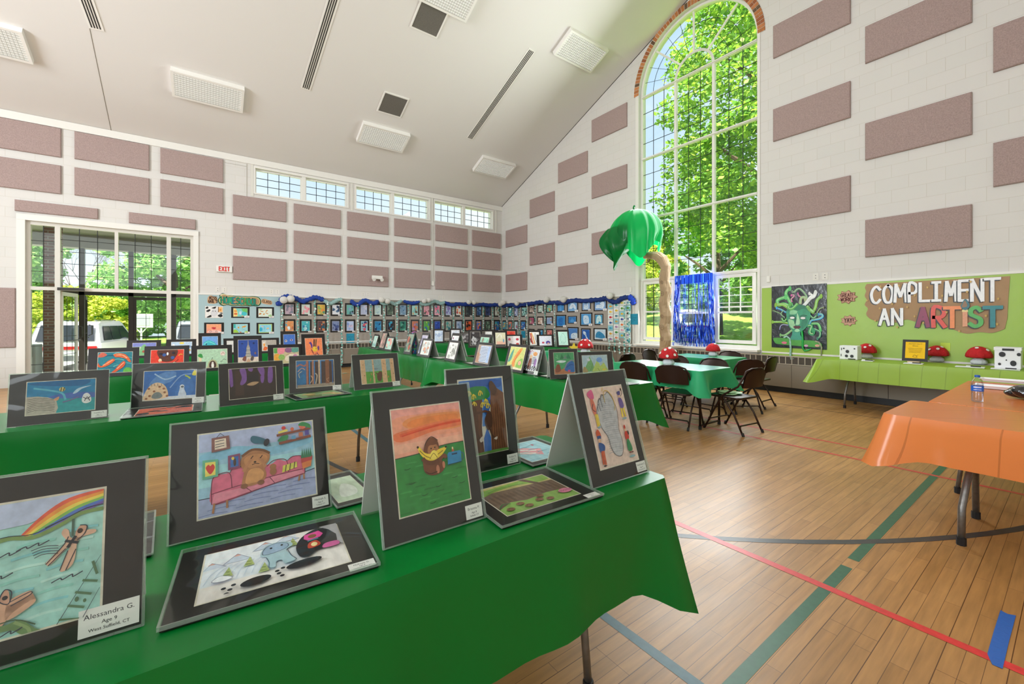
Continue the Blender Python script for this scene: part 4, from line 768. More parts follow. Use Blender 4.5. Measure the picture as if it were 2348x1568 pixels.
# the long gallery: column limits in pixels, description, palette
UP = [(649, 677, 'pink and grey swirls', ('b9a2b0','8c7f8f','d9a8b4','70808c')), (687, 714, 'pink flower', ('c9d6cc','e07a8c','e8a0a8','8fae94')), (723.5, 748.5, 'yellow meadow and green hills', ('d9b04a','5f9a7c','e88a4a','8ab06a')), (757.5, 782, 'white sky and navy shore', ('e4e6ec','28405c','5a7a9c','2c4a74')), (790.5, 814, 'teal underwater figures', ('6fb4ae','28444c','8c9cc0','1f5a6c')), (823, 844.5, 'pale lavender waves', ('b9c2dc','d8b8c4','98a8cc','c8d0e4')), (855, 876, 'pale mint ripples', ('c3dad6','a0c4c0','b4ccd8','d8e4e0')), (884.5, 904, 'dark woods and waterfall', ('4c5c50','30423a','7c8c7c','586c5c')), (913, 933, 'misty blue trees', ('7c9cb8','4c7494','a8c0d0','5c88a8')), (941, 960, 'small boy on mint', ('a8d8d0','e8b070','6c4c3c','88c0b8')), (968, 986.5, 'pink girl in brown frame', ('e0a8b0','5c3c38','d88898','4a5a4c')), (993, 1010, 'pink and turquoise swirl', ('e8a0b0','58b0a8','d86c8c','48888c')), (1018.5, 1035.5, 'purple bird', ('b8c4e0','6c58a8','8c7cc0','4c6cac')), (1042.5, 1059, 'red and black figure', ('dcdcd8','c02c38','28202c','e88c4c')), (1065.5, 1081.5, 'dark grey forest', ('2c3438','3c4c4c','202428','50605c')), (1090, 1104, 'navy night figure', ('2c4c78','1c2c50','a0bcd8','3c6ca0')), (1110, 1125, 'deep navy sea', ('2c3c68','1c2444','4c5c98','384a80')), (1131.6, 1146, 'cream and teal shell', ('b8c4b4','5c9a8c','8c6c5c','d8d8cc'))]
LO = [(649.5, 677, 'glass globe on orange', ('e0985c','d8e8ec','58a0b8','c07048')), (687, 714, 'turquoise breaking wave', ('48b0b8','2c8ca4','b8e0e0','3470a0')), (724.5, 748.7, 'great dark wave', ('5c3c3c','2c8c98','205c70','d88858')), (757, 781, 'indigo tree', ('8090b8','2c3464','4c5c94','384880')), (790.5, 814, 'pale blue pond', ('b8c8e8','8ca4d8','d8c0d0','98b0dc')), (823.5, 845.5, 'painted cat face', ('98d0e0','e8a070','2c3c70','d85c70')), (855, 876.6, 'midnight blue skyline', ('2c84b8','143c6c','48a8d0','1c2c50')), (884.5, 904.5, 'planets on black', ('241c2c','3ca0c0','e8b8a8','2c5c6c')), (913, 933, 'green portrait with white edge', ('2c8470','1c5c50','68b49c','144c48')), (941, 960.5, 'orange and lilac garden', ('c8785c','7c8c98','a888c0','b84c48')), (968, 986.7, 'lime and green fairy', ('5ca848','2c7c5c','b8d858','3c6cb0')), (993, 1011, 'royal blue night', ('2c4ca8','1c3484','4870c8','243c90')), (1018.5, 1036, 'teal bust', ('a8b4a8','2c8c8c','1c6c78','58a4a0')), (1043, 1060, 'grey-blue girl', ('a0b4cc','7c94b4','c0ccd8','6c84a8')), (1065.5, 1082, 'black bird on orange', ('d8582c','2c1810','e88c48','7c2c18')), (1089.5, 1104, 'yellow and blue castle', ('5c74b8','e8a03c','2c3c7c','d86c3c')), (1110, 1125, 'dark green jungle', ('3c5448','283c34','7c9c84','b8bca8')), (1131.6, 1146, 'deep blue reef', ('1c5c9c','144074','3ca0a8','c87c3c'))]
ordn = ('first', 'second', 'third', 'fourth', 'fifth', 'sixth', 'seventh', 'eighth', 'ninth', 'tenth', 'eleventh', 'twelfth', 'thirteenth', 'fourteenth', 'fifteenth', 'sixteenth', 'seventeenth', 'eighteenth')
for row, (L_, nm) in enumerate(((UP, 'upper'), (LO, 'lower'))):
    for k, (x0, x1, ds, pal) in enumerate(L_):
        y0, y1 = (693.5+(x0-650)*.0095, 723.5+(x0-650)*.006) if row == 0 else (731.8+(x0-650)*.003, 762.7-(x0-650)*.006)
        wallpic('L', x0, y0, x1, y1, f'black matted picture of {ds}, {ordn[k]} in the {nm} row', doodle(pal, 100+row*40+k, 8, 6), (.16, .12, .84, .86), 'two rows of pictures on the grey board')
RW = [(1152.6, 1161, 0, 'brown and grey stripes', ('6c645c','3c4440','8c7c70')), (1165.5, 1174.8, 0, 'turquoise squid', ('3ca4a8','e8e8e0','2c7c88')), (1179, 1188.7, 0, 'lilac and white reef', ('a8b4d0','d8d0e0','5c6c98')), (1195.5, 1207.6, 0, 'green heron', ('8cc0b8','2c4c58','c8dcd4')),
      (1152.6, 1161, 1, 'blue and yellow coral', ('3c9cb0','d8a84c','2c6c98')), (1165.5, 1174.8, 1, 'orange and teal fish', ('d88068','3ca0a8','2c5c7c')), (1179, 1188.7, 1, 'pale seahorse', ('b8ccd4','b05c6c','8ca8b8')), (1194, 1206, 1, 'busy blue harbour', ('2c74b4','d8e0e8','b04c5c','3c4c90'))]
for x0, x1, row, ds, pal in RW:
    y0, y1 = ((703-(x0-1152)*.02, 727-(x0-1152)*.01), (734.5, 757))[row]
    wallpic('R', x0, y0, x1, y1, f'black matted picture of {ds}, {("upper","lower")[row]} row right of corner', doodle(pal, 300+int(x0)+row, 7, 5), (.14, .12, .86, .86), 'small pictures just right of the corner')
R3 = [(1212.5, 1226, 'curled brown octopus', ('9c8c80','5c4840','c8b8a8')), (1232.7, 1247, 'grey-green dolphin', ('a8c4b8','5c8c84','d8e0d8')), (1252.6, 1267.8, 'green weed over orange sand', ('7cc4b0','2c7c5c','e0a850')),
      (1212.5, 1226, 'magenta and green collage', ('a84c6c','7c9c74','d8a0a8')), (1232, 1246.5, 'cream and copper lobster', ('d0b8a8','b06c4c','e8dcd0')), (1252, 1268, 'sandy reef under lilac water', ('8ca4c8','c8a468','b0b8d8')),
      (1212.5, 1226, 'dark plum pattern', ('4c3c4c','8c5c6c','2c2c3c')), (1232.7, 1246.5, 'bright blue fish', ('2c8cc0','e0e8ec','1c5c94')), (1253, 1268, 'salmon pink starfish', ('e08c84','c05c5c','f0b8a8'))]
for k, (x0, x1, ds, pal) in enumerate(R3):
    r = k//3; y0, y1 = ((699.5, 718.5), (726, 745), (754, 774))[r]; y0 -= (x0-1212)*(.06, .02, 0)[r]; y1 -= (x0-1212)*(.04, .0, .0)[r]
    wallpic('R', x0, y0, x1, y1, f'black matted picture of {ds}, {("top","middle","bottom")[r]} row left of blue paintings', doodle(pal, 400+k, 7, 5), (.14, .12, .86, .86), 'three rows of pictures before the whales')
def whale(k):
    B = ('2f7fc4', '8fc3e6', 'cfe4f2', '1f5fa8', '3b8fd0')
    P = [('r', 0, 0, 1, 1, ('3f8fd0', '7fb2e0', '8fb4e0', '7aa8de', '2f86c8', '2c7cc0', '4a9ad4', '3c9cc8', '4c84c8', '1c5cb0', 'c4dcea')[k])]
    sh = {0: [(.3,.1),(.35,.6),(.5,.9),(.6,.7),(.6,.1)], 1: [(.12,.3),(.3,.72),(.55,.85),(.8,.6),(.9,.25),(.75,.2),(.6,.4),(.4,.25)], 2: [(.2,.15),(.3,.7),(.5,.55),(.7,.8),(.8,.2),(.6,.1)], 3: [(.1,.2),(.15,.55),(.4,.6),(.6,.85),(.85,.85),(.9,.5),(.75,.15),(.4,.2)], 4: [(.3,.1),(.2,.6),(.4,.85),(.7,.8),(.75,.3),(.6,.1)], 5: [(.25,.2),(.4,.7),(.5,.75),(.65,.6),(.8,.2)], 6: [(.3,.1),(.2,.6),(.3,.85),(.7,.8),(.8,.3),(.7,.1)], 7: [(.15,.1),(.2,.7),(.5,.95),(.8,.8),(.85,.15),(.6,.3),(.4,.1)], 8: [(.3,.2),(.4,.5),(.95,.55),(.95,.05),(.4,.05)], 9: [(.2,.85),(.5,.75),(.6,.4),(.85,.1),(.6,.15),(.45,.45),(.2,.6)], 10: [(.08,.2),(.15,.6),(.4,.8),(.75,.6),(.95,.3),(.9,.12),(.6,.1),(.3,.15)]}[k]
    P.append(('b', sh, ('5fa4dc', 'dcebf5', 'd4e6f4', 'd8e8f5', '1f6cb8', '4c98d4', 'c8dff0', 'c8e8e8', 'd0e4f0', 'cfe2f2', '2f86b4')[k])); cx, cy = sum(p[0] for p in sh)/len(sh), sum(p[1] for p in sh)/len(sh)
    P += [('s', [(cx-.15, cy), (cx, cy+.1), (cx+.18, cy-.02)], .02, '2f6cb0'), ('s', [(cx-.1, cy-.15), (cx+.02, cy-.1), (cx+.15, cy-.18)], .02, '3f86c4'), ('e', cx-.05, cy+.14, .03, .03, '1c3c6c')]; return P
WH = [(1277.5, 1295, 692, 716, 'tall bird shape'), (1300.5, 1326, 690, 716, 'white arched walrus'), (1334, 1355, 689.5, 713, 'white seated bears'), (1361.5, 1392, 688, 713.5, 'two white bears together'), (1274.5, 1298.5, 722, 750, 'dark blue cat'), (1302, 1323, 724.5, 742, 'small blue starburst'), (1330.5, 1358.5, 717, 747, 'pale bear cub'), (1363.5, 1383.5, 719.5, 745, 'aqua seated bear'), (1301, 1327, 749.5, 779, 'white iceberg'), (1332.5, 1354.5, 752.5, 782.5, 'leaping white fish'), (1361, 1392, 752, 780, 'curled teal bear')]
for k, (x0, x1, y0, y1, ds) in enumerate(WH): wallpic('R', x0, y0, x1, y1, f'black matted blue painting of {ds}, left of the fish cards', whale(k), (.1, .1, .9, .9), 'blue paintings left of the fish cards')
# fish cards: four columns
FC = [(1394.5, 1406, 696.9, 7, ('e8a83c','f0c850','cc2c3c','1c4c8c','3ca0c0','d8a03c','a874b0')), (1407.5, 1419.5, 694, 7, ('3ca8a4','e8c03c','4c7c8c','c8a858','b088b0','3c8c3c','e08c6c')), (1420.5, 1432.5, 689, 7, ('d8d060','5c9c3c','e8c048','3c4c9c','e8783c','e0a8b8','c8b040')), (1434, 1447, 688, 8, ('7cb8c8','5ca83c','5c4c3c','7c8c9c','5cb0b0','2c84c0','a898c0','3ca0b0'))]
for c, (x0, x1, ys, n, cols) in enumerate(FC):
    for r in range(n):
        y0 = ys+r*12.35; bg = 'e6ece8' if (r+c) % 4 else '8fc8d4'; cc = cols[r % len(cols)]; y0 -= 0
        P = [('r',0,0,1,1,bg), ('e', .48, .5, .24, .22, cc), ('p', [(.68,.5),(.88,.68),(.86,.32)], cc), ('e', .36, .56, .04, .05, '1c1c1c'), ('s', [(.15,.15),(.4,.12),(.8,.16)], .04, '8fb0a8')]
        wallpic('R', x0, y0, x1, y0+11.6, f'small fish card, {ordn[r]} from top in {("leftmost","second","third","rightmost")[c]} strip left of arched window', P, (0, 0, 1, 1), 'fish cards in four strips', None, None)
# blue notices
for w, x0, y0, x1, y1, lb in (('L', 793.5, 764.5, 812, 787, 'turquoise paper notice below the wall pictures, nearest the pale blue board'), ('R', 1195.5, 758.5, 1205, 777, 'turquoise paper notice under the pictures just right of the corner'), ('R', 1446, 719.5, 1463, 744, 'turquoise paper notice at the right end of the fish cards')):
    o = wallpic(w, x0, y0, x1, y1, lb, [('r', 0, 0, 1, 1, '1f8fae'), ('t', 'GRADE', .5, .62, .1, '14506a'), ('l', [(.42, .42), (.58, .42)], .05, '14506a'), ('l', [(.3, .3), (.7, .3)], .015, '14506a')], (0, 0, 1, 1), None, None, d=.023 if x0 < 1440 else .024); o.name = 'paper_notice'; o['category'] = 'notice'
# ---------------------------------------------------------------- swags, lanterns, streamers
def wallpt(px, py, d):
    return ony(px, py, YL-d) if px < 1149.5 else onx(px, py, XR-d)
def swag(pts, col, label, r=.042, seed=1):
    rs = random.Random(seed); P = smoothpts(pts, 6); g = G(); prev = None; W3 = [wallpt(x, y, .075) for x, y in P]
    vs = []; fs = []; n = 12
    for i, p in enumerate(W3):
        d = (W3[min(i+1, len(W3)-1)]-W3[max(i-1, 0)]).normalized(); up = V((0, 0, 1)); q = d.cross(up).normalized(); up = q.cross(d); e = min(i, len(W3)-1-i)/4; rr = r*(.55+.45*min(1, e))*(1+.18*math.sin(i*1.9+seed))
        for k in range(n): a = 2*PI*k/n; f = 1+.22*math.sin(a*4+i*.7); vs.append(p+up*math.sin(a)*rr*f*1.15+q*math.cos(a)*rr*.6*f)
    for i in range(len(W3)-1):
        for k in range(n): fs.append((i*n+k, i*n+(k+1) % n, (i+1)*n+(k+1) % n, (i+1)*n+k))
    g.add(vs, fs, col); g.add([], []); tag(g.build('fabric_swag', mat('swag_'+col, col, .65, trans=.15), smooth=True), label, 'swag', 'fabric swags along the board top')
swag([(634, 692), (641, 697), (648, 684), (655, 680), (668, 681.5), (680, 685), (694, 691), (709, 686), (722, 682), (733, 684), (745, 690)], '1c44a0', 'royal blue fabric swag above the pictures, at the two white lanterns', .05, 1)
swag([(741, 687), (749, 693), (758, 696), (768, 691), (779, 687), (785, 687)], '9cc0bc', 'pale aqua fabric swag between the first two blue swags', .045, 2)
swag([(804, 688), (812, 696), (822, 698), (831, 691), (841, 689), (852, 695), (862, 694), (869, 689)], '1c44a0', 'royal blue fabric swag, second of the blue ones from the entrance side', .05, 3)
swag([(872, 692), (882, 697), (893, 693), (905, 697), (912, 695), (922, 689)], '9cc0bc', 'pale aqua fabric swag left of the middle lanterns', .045, 4)
swag([(925, 690), (938, 694), (950, 695), (962, 691)], '1c44a0', 'short royal blue fabric swag in the middle of the wall', .045, 5)
swag([(962, 694), (972, 698), (985, 696), (998, 691), (1010, 696), (1022, 692)], '9cc0bc', 'pale aqua fabric swag under the two middle lanterns', .045, 6)
swag([(1019, 692), (1034, 699), (1050, 697), (1062, 698), (1076, 698), (1090, 700), (1106, 698), (1120, 700), (1138, 699), (1148, 701)], '1a3c92', 'long dark blue fabric swag ending at the room corner', .05, 7)
swag([(1151.5, 703), (1162, 700), (1175, 699), (1184, 703), (1196, 699), (1212, 697), (1228, 694), (1244, 692.5), (1258, 694), (1272, 694), (1290, 695), (1303, 691), (1318, 688.5), (1338, 690), (1360, 688), (1378, 686), (1391, 684), (1405, 692), (1415, 691), (1428, 683), (1442, 681)], '18367e', 'long dark blue fabric swag on the gable wall, corner to arched window', .05, 8)
swag([(1441, 680), (1447, 684), (1451, 691), (1454, 698)], '1f4cd0', 'bright blue gathered rosette hanging left of the arched window', .07, 9)
for k, (px, py, r, lb) in enumerate(((650.5, 687.5, 8.3, 'left of the two at the pale blue board'), (666.5, 685, 8.3, 'right of the two at the pale blue board'), (875, 687, 6.6, 'left one of the pair above the sixth streamer'), (888.5, 690, 6.6, 'right one of the pair above the sixth streamer'), (972.5, 690, 5.6, 'left one of the middle pair'), (983, 688, 5.6, 'right one of the middle pair'), (1075, 692.5, 5.2, 'left one of the pair near the corner'), (1086.5, 693, 5.2, 'right one of the pair near the corner'), (1147.5, 697.5, 5.2, 'exactly at the room corner'), (1155, 693.5, 6, 'first right of the room corner'), (1185, 695.5, 5.3, 'second right of the room corner'), (1252.5, 687, 7, 'left one of the pair above the whales'), (1291.8, 686.5, 7.4, 'right one of the pair above the whales'), (1397.8, 678, 7.8, 'above the fish cards'))):
    c = wallpt(px, py, .16); t = (c-V((0, 0, HC))).dot(FW); rr = r*t/960; g = G(); m = 14
    if px in (1147.5, 1155): c.y = min(c.y, YL-.2); c.x = min(c.x, XR-.2)
    g.lathe([(rr*math.sin(PI*j/m)*(1+.012*(j % 2)), -rr*math.cos(PI*j/m)) for j in range(1, m)], n=20); o = g.build('paper_lantern', mat('lantern_paper', 'f1efe9', .8, trans=.35), smooth=True, loc=c)
    tag(o, 'round white paper lantern on the swag, '+lb, 'paper lantern', 'paper lanterns along the swags')
FOIL = mat('streamer_foil', attr=True, rough=.3, metal=.25)
ST = [(647, 690, 755), (682.8, 689, 778), (722, 688, 765), (751.8, 692, 812), (783.8, 688, 838), (820.7, 698, 796), (850, 697, 788), (880.6, 698, 762), (910.4, 696, 797), (936.5, 698, 770), (964.8, 698, 760), (991, 699, 755), (1015.5, 699, 790), (1040, 702, 768), (1063, 702, 762), (1085.6, 701, 760), (1108.7, 699, 757), (1130, 702, 757), (1147.7, 703, 757), (1162, 701, 757), (1176, 701, 760), (1190.6, 704, 772), (1207.6, 696, 790), (1227, 700, 746), (1249.7, 695, 765), (1271.5, 696, 793), (1397, 776, 805), (1409, 776, 808), (1420, 780, 812), (1431.7, 690, 820), (1443, 690, 832)]
for k, (px, y0, y1) in enumerate(ST):
    dd = .05 if y1 < 783 else .13
    a, b = wallpt(px, y0, dd), wallpt(px, min(y1, 838), dd); L_ = a.z-b.z; n = max(8, int(L_/.022)); rs = random.Random(k); g = G(); wd = .03
    for i in range(n):
        z0, z1 = -L_*i/n, -L_*(i+1)/n; a0, a1 = i*.85, (i+1)*.85; off = .012*math.sin(i*.6+k)
        g.add([(wd*math.cos(a0)+off, wd*.45*math.sin(a0), z0), (-wd*math.cos(a0)+off, -wd*.45*math.sin(a0), z0), (-wd*math.cos(a1)+off, -wd*.45*math.sin(a1), z1), (wd*math.cos(a1)+off, wd*.45*math.sin(a1), z1)] if px < 1149 else [(wd*.45*math.sin(a0), wd*math.cos(a0)+off, z0), (-wd*.45*math.sin(a0), -wd*math.cos(a0)+off, z0), (-wd*.45*math.sin(a1), -wd*math.cos(a1)+off, z1), (wd*.45*math.sin(a1), wd*math.cos(a1)+off, z1)], [(0, 1, 2, 3)], rs.choice(('a8e0d8', 'e4f6f2', '4fa098', '84c8c0', 'f4fcfa', '6cb8ae')))
    tag(g.build('foil_streamer', FOIL, loc=a), f'twisted teal foil streamer, number {k+1} from the pale blue board' if 0 else (f'twisted teal foil streamer hanging, {ordn[k]} from the pale blue board' if k < 18 else f'twisted teal foil streamer on the gable wall, {ordn[k-18]} right of corner'), 'streamer', 'foil streamers hanging down the display wall')
# ---------------------------------------------------------------- green papered wall, banner, posters
yg = onx(1748, 700).y; g = G(); g.grid(lambda u, v: (XR-.0215-.002*abs(math.sin(40*u+3*v))-.001, yg+(YN+.05-yg)*u, .70+(ZT1-.002-.70)*v), 90, 10); 
tag(g.build('backing_paper', mat('lime_plastic_sheet', 'a3c64c', .38, bump=.25, bscale=7, trans=.05), smooth=True), 'lime green plastic sheet covering the wall right of the arched window', 'backing sheet')
def wr(px, py, d=.03): return onx(px, py, XR-d)
# banner
x0, y0, x1, y1 = 1981, 632, 2318, 770
A = wr(1982, 640); Bm = wr(2316, 632); w = A.y-Bm.y; zt_, zb = wr(1990, 651).z, wr(2230, 769).z; h = zt_-zb; t = thing('paper_banner', 'large wavy-edged brown paper banner reading COMPLIMENT AN ARTIST', 'banner', (XR-.03, A.y, zb)); fr = lambda u, v, k: V((-k, -u, v))
edge = smoothpts([(.02,1),(.005,.93),(.015,.86),(.003,.76),(.02,.68),(.004,.58),(.03,.5),(.016,.4),(.04,.31),(.1,.25),(.17,.26),(.24,.22),(.33,.28),(.4,.24),(.5,.22),(.57,.2),(.66,.1),(.74,.03),(.82,.06),(.9,.05),(.97,.12)], 4)+[(.985,.3), (.99,.6), (1, 1)]
g = G().slab([(u*w, v*h) for u, v in edge], [], .003, lambda u, v, k: fr(u, v, k+.004)); g.build('banner_sheet', mat('kraft_paper', 'b08e6c', .75, bump=.3, bscale=6, var=.04), t)
def bp(px, py):      # banner coordinates of a pixel
    p = wr(px, py, .036); return ((A.y-p.y)/w, (p.z-zb)/h)
def bword(word, xs, tops, bots, wds, cols, sh=(.0085, .016, '1c1c22'), th=.046):
    P = []
    for c, x, tt, bb, wd, col in zip(word, xs, tops, bots, wds, cols):
        u0, v1 = bp(x, tt); u1 = bp(x+wd, tt)[0]; v0 = bp(x, bb)[1]
        for st in LT[c]:
            pts = [(u0+(u1-u0)*a, v0+(v1-v0)*b) for a, b in st]; k = 's' if len(st) > 4 and c in 'CORPS' else 'l'; P.append((k, [(a-sh[0], b-sh[1]) for a, b in pts], th, sh[2]))
        for st in LT[c]:
            pts = [(u0+(u1-u0)*a, v0+(v1-v0)*b) for a, b in st]; k = 's' if len(st) > 4 and c in 'CORPS' else 'l'; P.append((k, pts, th, col))
    return P
W_ = 'f2f1f4'
lp = bword('COMPLIMENT', [1998, 2026, 2052, 2085, 2110, 2137, 2169, 2200, 2229, 2259], [658, 654, 652, 651, 649, 648, 646, 644, 641, 640], [695, 694, 692, 692, 690, 689, 690, 689, 690, 690], [21, 21, 26, 18, 24, 20, 24, 25, 24, 34], [W_]*10)
lp += bword('AN', [2018, 2047], [709, 708], [745, 744], [21, 21], [W_]*2)
lp += bword('ART', [2105, 2141, 2166], [706, 706, 706], [748, 749, 750], [24, 26, 36], ['8c2450', 'e04a3a', 'f08a4c'], th=.06)+bword('ST', [2224, 2257], [705, 705], [748, 748], [27, 40], ['4fae52', '1f8088'], th=.06)
u0, v0 = bp(2209, 749); u1, v1 = bp(2219, 715); lp += [('p', [(u0-.004, v0), (u1, v0+.01), (u1, v1), (u0-.004, v1)], 'e09a74'), ('p', [(u0-.008, v1), (u1+.004, v1), (u1+.002, v1+.04), (u0-.006, v1+.04)], 'e8d090'), ('b', [(u0-.014, v1+.08), (u0-.01, v1+.14), ((u0+u1)/2, v1+.23), (u1+.012, v1+.14), (u1+.01, v1+.08), ((u0+u1)/2, v1+.03)], '1f6c78'), ('b', [(u0-.008, v1+.08), (u0-.004, v1+.13), ((u0+u1)/2-.002, v1+.2), (u1-.002, v1+.1)], '8c6a4c')]
stars = [(2020, 657), (2062, 655), (2098, 677), (2127, 659), (2161, 678), (2218, 669), (2289, 685), (1989, 689), (2018, 707), (2047, 697), (2081, 704), (2098, 725), (2118, 740), (2171, 716), (2261, 724), (2287, 743), (2058, 750), (2200, 759), (2008, 735), (2226, 646)]
for px, py in stars:
    u, v = bp(px, py); pts = [(u+(.011 if i % 2 == 0 else .005)*math.sin(i*PI/5+px), v+(.03 if i % 2 == 0 else .013)*math.cos(i*PI/5+px)) for i in range(10)]; lp.append(('p', pts, 'c8a048'))
g = G(); draw(g, lp, lambda u, v, k: fr(u, v, k+.004), w, h, dz=.00035); g.build('lettering', mat('banner_paint', attr=True, rough=.4, var=.06, vscale=30), t)
burst = [(.5+(.5 if i % 2 == 0 else .38)*math.cos(i*PI/9)*(1), .5+(.5 if i % 2 == 0 else .36)*math.sin(i*PI/9)) for i in range(18)]
sign('pink-brown starburst reading GREAT WORK on the lime wall', 1918, 666, 1967, 698, [(burst, '9c6a5c', 'dark_edge'), ([(.5+(u-.5)*.93, .5+(v-.5)*.9) for u, v in burst], 'd0a48c', 'paper_burst')], hand('GREAT!', .22, .52, .085, .022, .24, .035, '5c1c24')+hand('WORK!', .22, .22, .1, .03, .24, .035, '5c1c24'), wall='R', d=.03)
sign('pink-brown starburst reading YAY on the lime wall', 1927, 722, 1966, 748, [(burst, '9c6a5c', 'dark_edge'), ([(.5+(u-.5)*.93, .5+(v-.5)*.9) for u, v in burst], 'd0a48c', 'paper_burst')], hand('YAY!', .24, .33, .13, .035, .38, .05, '3a1418'), wall='R', d=.03)
# snake-haired head poster
A = wr(1769.5, 657); Bm = wr(1896, 650); w = A.y-Bm.y; zt_, zb = A.z, wr(1769.5, 796).z; h = zt_-zb; t = thing('snake_haired_head_poster', 'black poster of a green snake-haired woman on the lime wall', 'poster', (XR-.03, A.y, zb))
g = G(); g.grid(lambda u, v: (-.004-.003*abs(math.sin(13*u+7*v)*math.sin(9*v)), -u*w, v*h), 24, 24); g.build('poster_sheet', mat('black_plastic_sheet', '1c2028', .3, bump=.5, bscale=12, coat=.3), t, smooth=True)
def mp_(x, y): return ((x-80)/1045, 1-(y-70)/1200)      # measured from the detail crop
gs1, gs2, gs3, gs4 = '2c9a5c', '5cc46c', '8cc03c', '6ca090'
def sn(pts, wd, col, hd=True):
    Q = [mp_(*p) for p in pts]; P = [('s', Q, wd, col), ('s', [(a, b+.006) for a, b in Q], wd*.3, 'a8dc9c' if col != 'e8ece8' else 'ffffff')]
    if hd: P.append(('e', Q[-1][0], Q[-1][1], wd*.62, wd*.9, col))
    return P
P = []
for pts, wd, col in (([(500,480),(420,330),(370,230),(400,160),(450,130)], .045, gs2), ([(450,470),(330,420),(230,440),(200,360),(250,320),(370,290)], .05, gs2), ([(420,500),(330,440),(250,430),(170,440)], .045, gs3), ([(780,420),(760,280),(650,150),(580,160),(540,200),(500,190)], .03, '7c9480'), ([(490,380),(480,330),(530,280),(520,255),(480,260)], .022, 'd85ca8'), ([(660,300),(620,270),(605,230)], .02, 'd85ca8'), ([(650,420),(670,320),(730,310),(750,370)], .04, 'b0b890'), ([(720,460),(830,340),(900,300),(930,230)], .045, 'e8ece8'), ([(740,440),(820,320),(870,280),(820,240)], .03, 'e8ece8'), ([(880,600),(930,500),(960,370),(1030,300)], .04, gs3), ([(370,580),(280,530),(190,495)], .028, '3ca0e0'), ([(300,620),(220,590),(110,545)], .02, '5c6c4c'), ([(430,790),(280,770),(110,770)], .032, gs3), ([(420,830),(320,820),(270,850),(255,910)], .014, '9c8cd8'), ([(490,930),(400,1000),(340,1030),(270,1025)], .032, '7cb070'), ([(820,810),(860,740),(1000,710),(1060,670),(1040,630),(980,630)], .03, '48b0e8'), ([(870,800),(970,800),(1010,860),(1020,920)], .035, gs2), ([(800,840),(860,850),(830,960),(880,990),(900,930)], .05, gs1), ([(920,900),(1010,950),(1010,1030),(970,1070)], .03, '2c8068'), ([(960,610),(1010,530),(1080,510)], .02, '6c6c50'), ([(830,640),(900,700),(960,640)], .03, '3c8060'), ([(300,700),(340,760),(400,700)], .03, '4c9c4c'), ([(320,560),(280,620),(350,680)], .02, '6c8c78')): P += sn(pts, wd, col)
P += [('b', [mp_(*p) for p in ((520,900),(500,1010),(470,1120),(700,1120),(660,1010),(650,900))], '3c9c84'), ('b', [mp_(*p) for p in ((150,1080),(420,1080),(520,1110),(900,1110),(1040,1160),(1000,1230),(600,1220),(220,1200),(150,1160),(130,1120))], '4ca03c'),
      ('b', [mp_(*p) for p in ((390,560),(400,700),(440,850),(520,940),(600,965),(690,940),(780,850),(840,700),(840,560),(760,470),(600,440),(460,480))], '3a9a74'), ('b', [mp_(*p) for p in ((410,560),(500,520),(600,560),(720,520),(830,580),(760,470),(600,445),(450,490))], '2c7c5c'),
      ('b', [mp_(*p) for p in ((430,720),(520,740),(560,820),(540,900),(460,850))], '9cd0a0'), ('b', [mp_(*p) for p in ((600,600),(640,700),(650,800),(610,825),(570,810),(590,700))], 'a8d8b0'), ('b', [mp_(*p) for p in ((550,680),(580,700),(570,800),(545,790))], '1c5c48'), ('b', [mp_(*p) for p in ((690,740),(790,720),(770,820),(680,900))], '2c8464'), ('b', [mp_(*p) for p in ((480,540),(600,560),(570,620),(460,620))], '8ccc9c'),
      ('e', *mp_(505, 690), .055, .026, '1c4438'), ('e', *mp_(505, 690), .045, .018, 'f4f4f0'), ('e', *mp_(708, 695), .055, .026, '1c4438'), ('e', *mp_(708, 695), .045, .018, 'f4f4f0'), ('b', [mp_(*p) for p in ((525,865),(570,838),(600,846),(630,838),(668,865),(600,905))], '5c2434'), ('l', [mp_(530,866), mp_(665,866)], .006, '2c1018'), ('s', [mp_(440,660), mp_(500,640), mp_(560,665)], .01, '1c5c48'), ('s', [mp_(650,665), mp_(710,640), mp_(780,655)], .01, '1c5c48'), ('b', [mp_(*p) for p in ((550,940),(600,960),(650,935),(620,900),(580,900))], '9cd8ac')]
P += sn([(600,430),(500,520),(430,500),(460,440)], .04, '5cb04c')+sn([(790,480),(850,560),(900,580),(820,520)], .04, '7cb85c')+[('e', *mp_(350, 1170), .05, .02, 'e0708c'), ('e', *mp_(770, 1210), .035, .018, 'd0a0c0'), ('e', *mp_(970, 1200), .04, .02, 'e0a890')]
g = G(); draw(g, P, lambda u, v, k: fr(u, v, k+.008), w, h, dz=.0003); g.build('painted_head', mat('gloss_paint', attr=True, rough=.45, var=.12, vscale=14), t)
for pts, r, col, nm in (([(340,1075),(400,1045),(460,1090),(475,1250),(470,1400),(480,1480),(540,1460),(580,1440)], .017, '9cc8b8', 'silver_snake'), ([(690,940),(705,1100),(700,1250),(740,1310),(800,1290),(860,1265)], .017, '1fae4c', 'green_snake'), ([(930,1120),(1000,1140),(1045,1230),(1035,1380)], .014, 'a0a888', 'patterned_snake')):
    g = G(); g.tube([(-.03, -mp_(*p)[0]*w, mp_(*p)[1]*h) for p in [(a, b) for a, b in pts]], [r]*(len(pts)-1)+[r*.5], 8, col); g.build(nm, mat('snake_'+col, col, .4, var=.3, vscale=60), t, smooth=True)
p = wr(2168, 795, .025); tag(G().box((-.004, -.05, -.06), (0, .05, .06), 'c3e048').build('sticky_note', ATT, loc=p), 'small yellow-green sticky note on the lime wall above a mushroom', 'note')
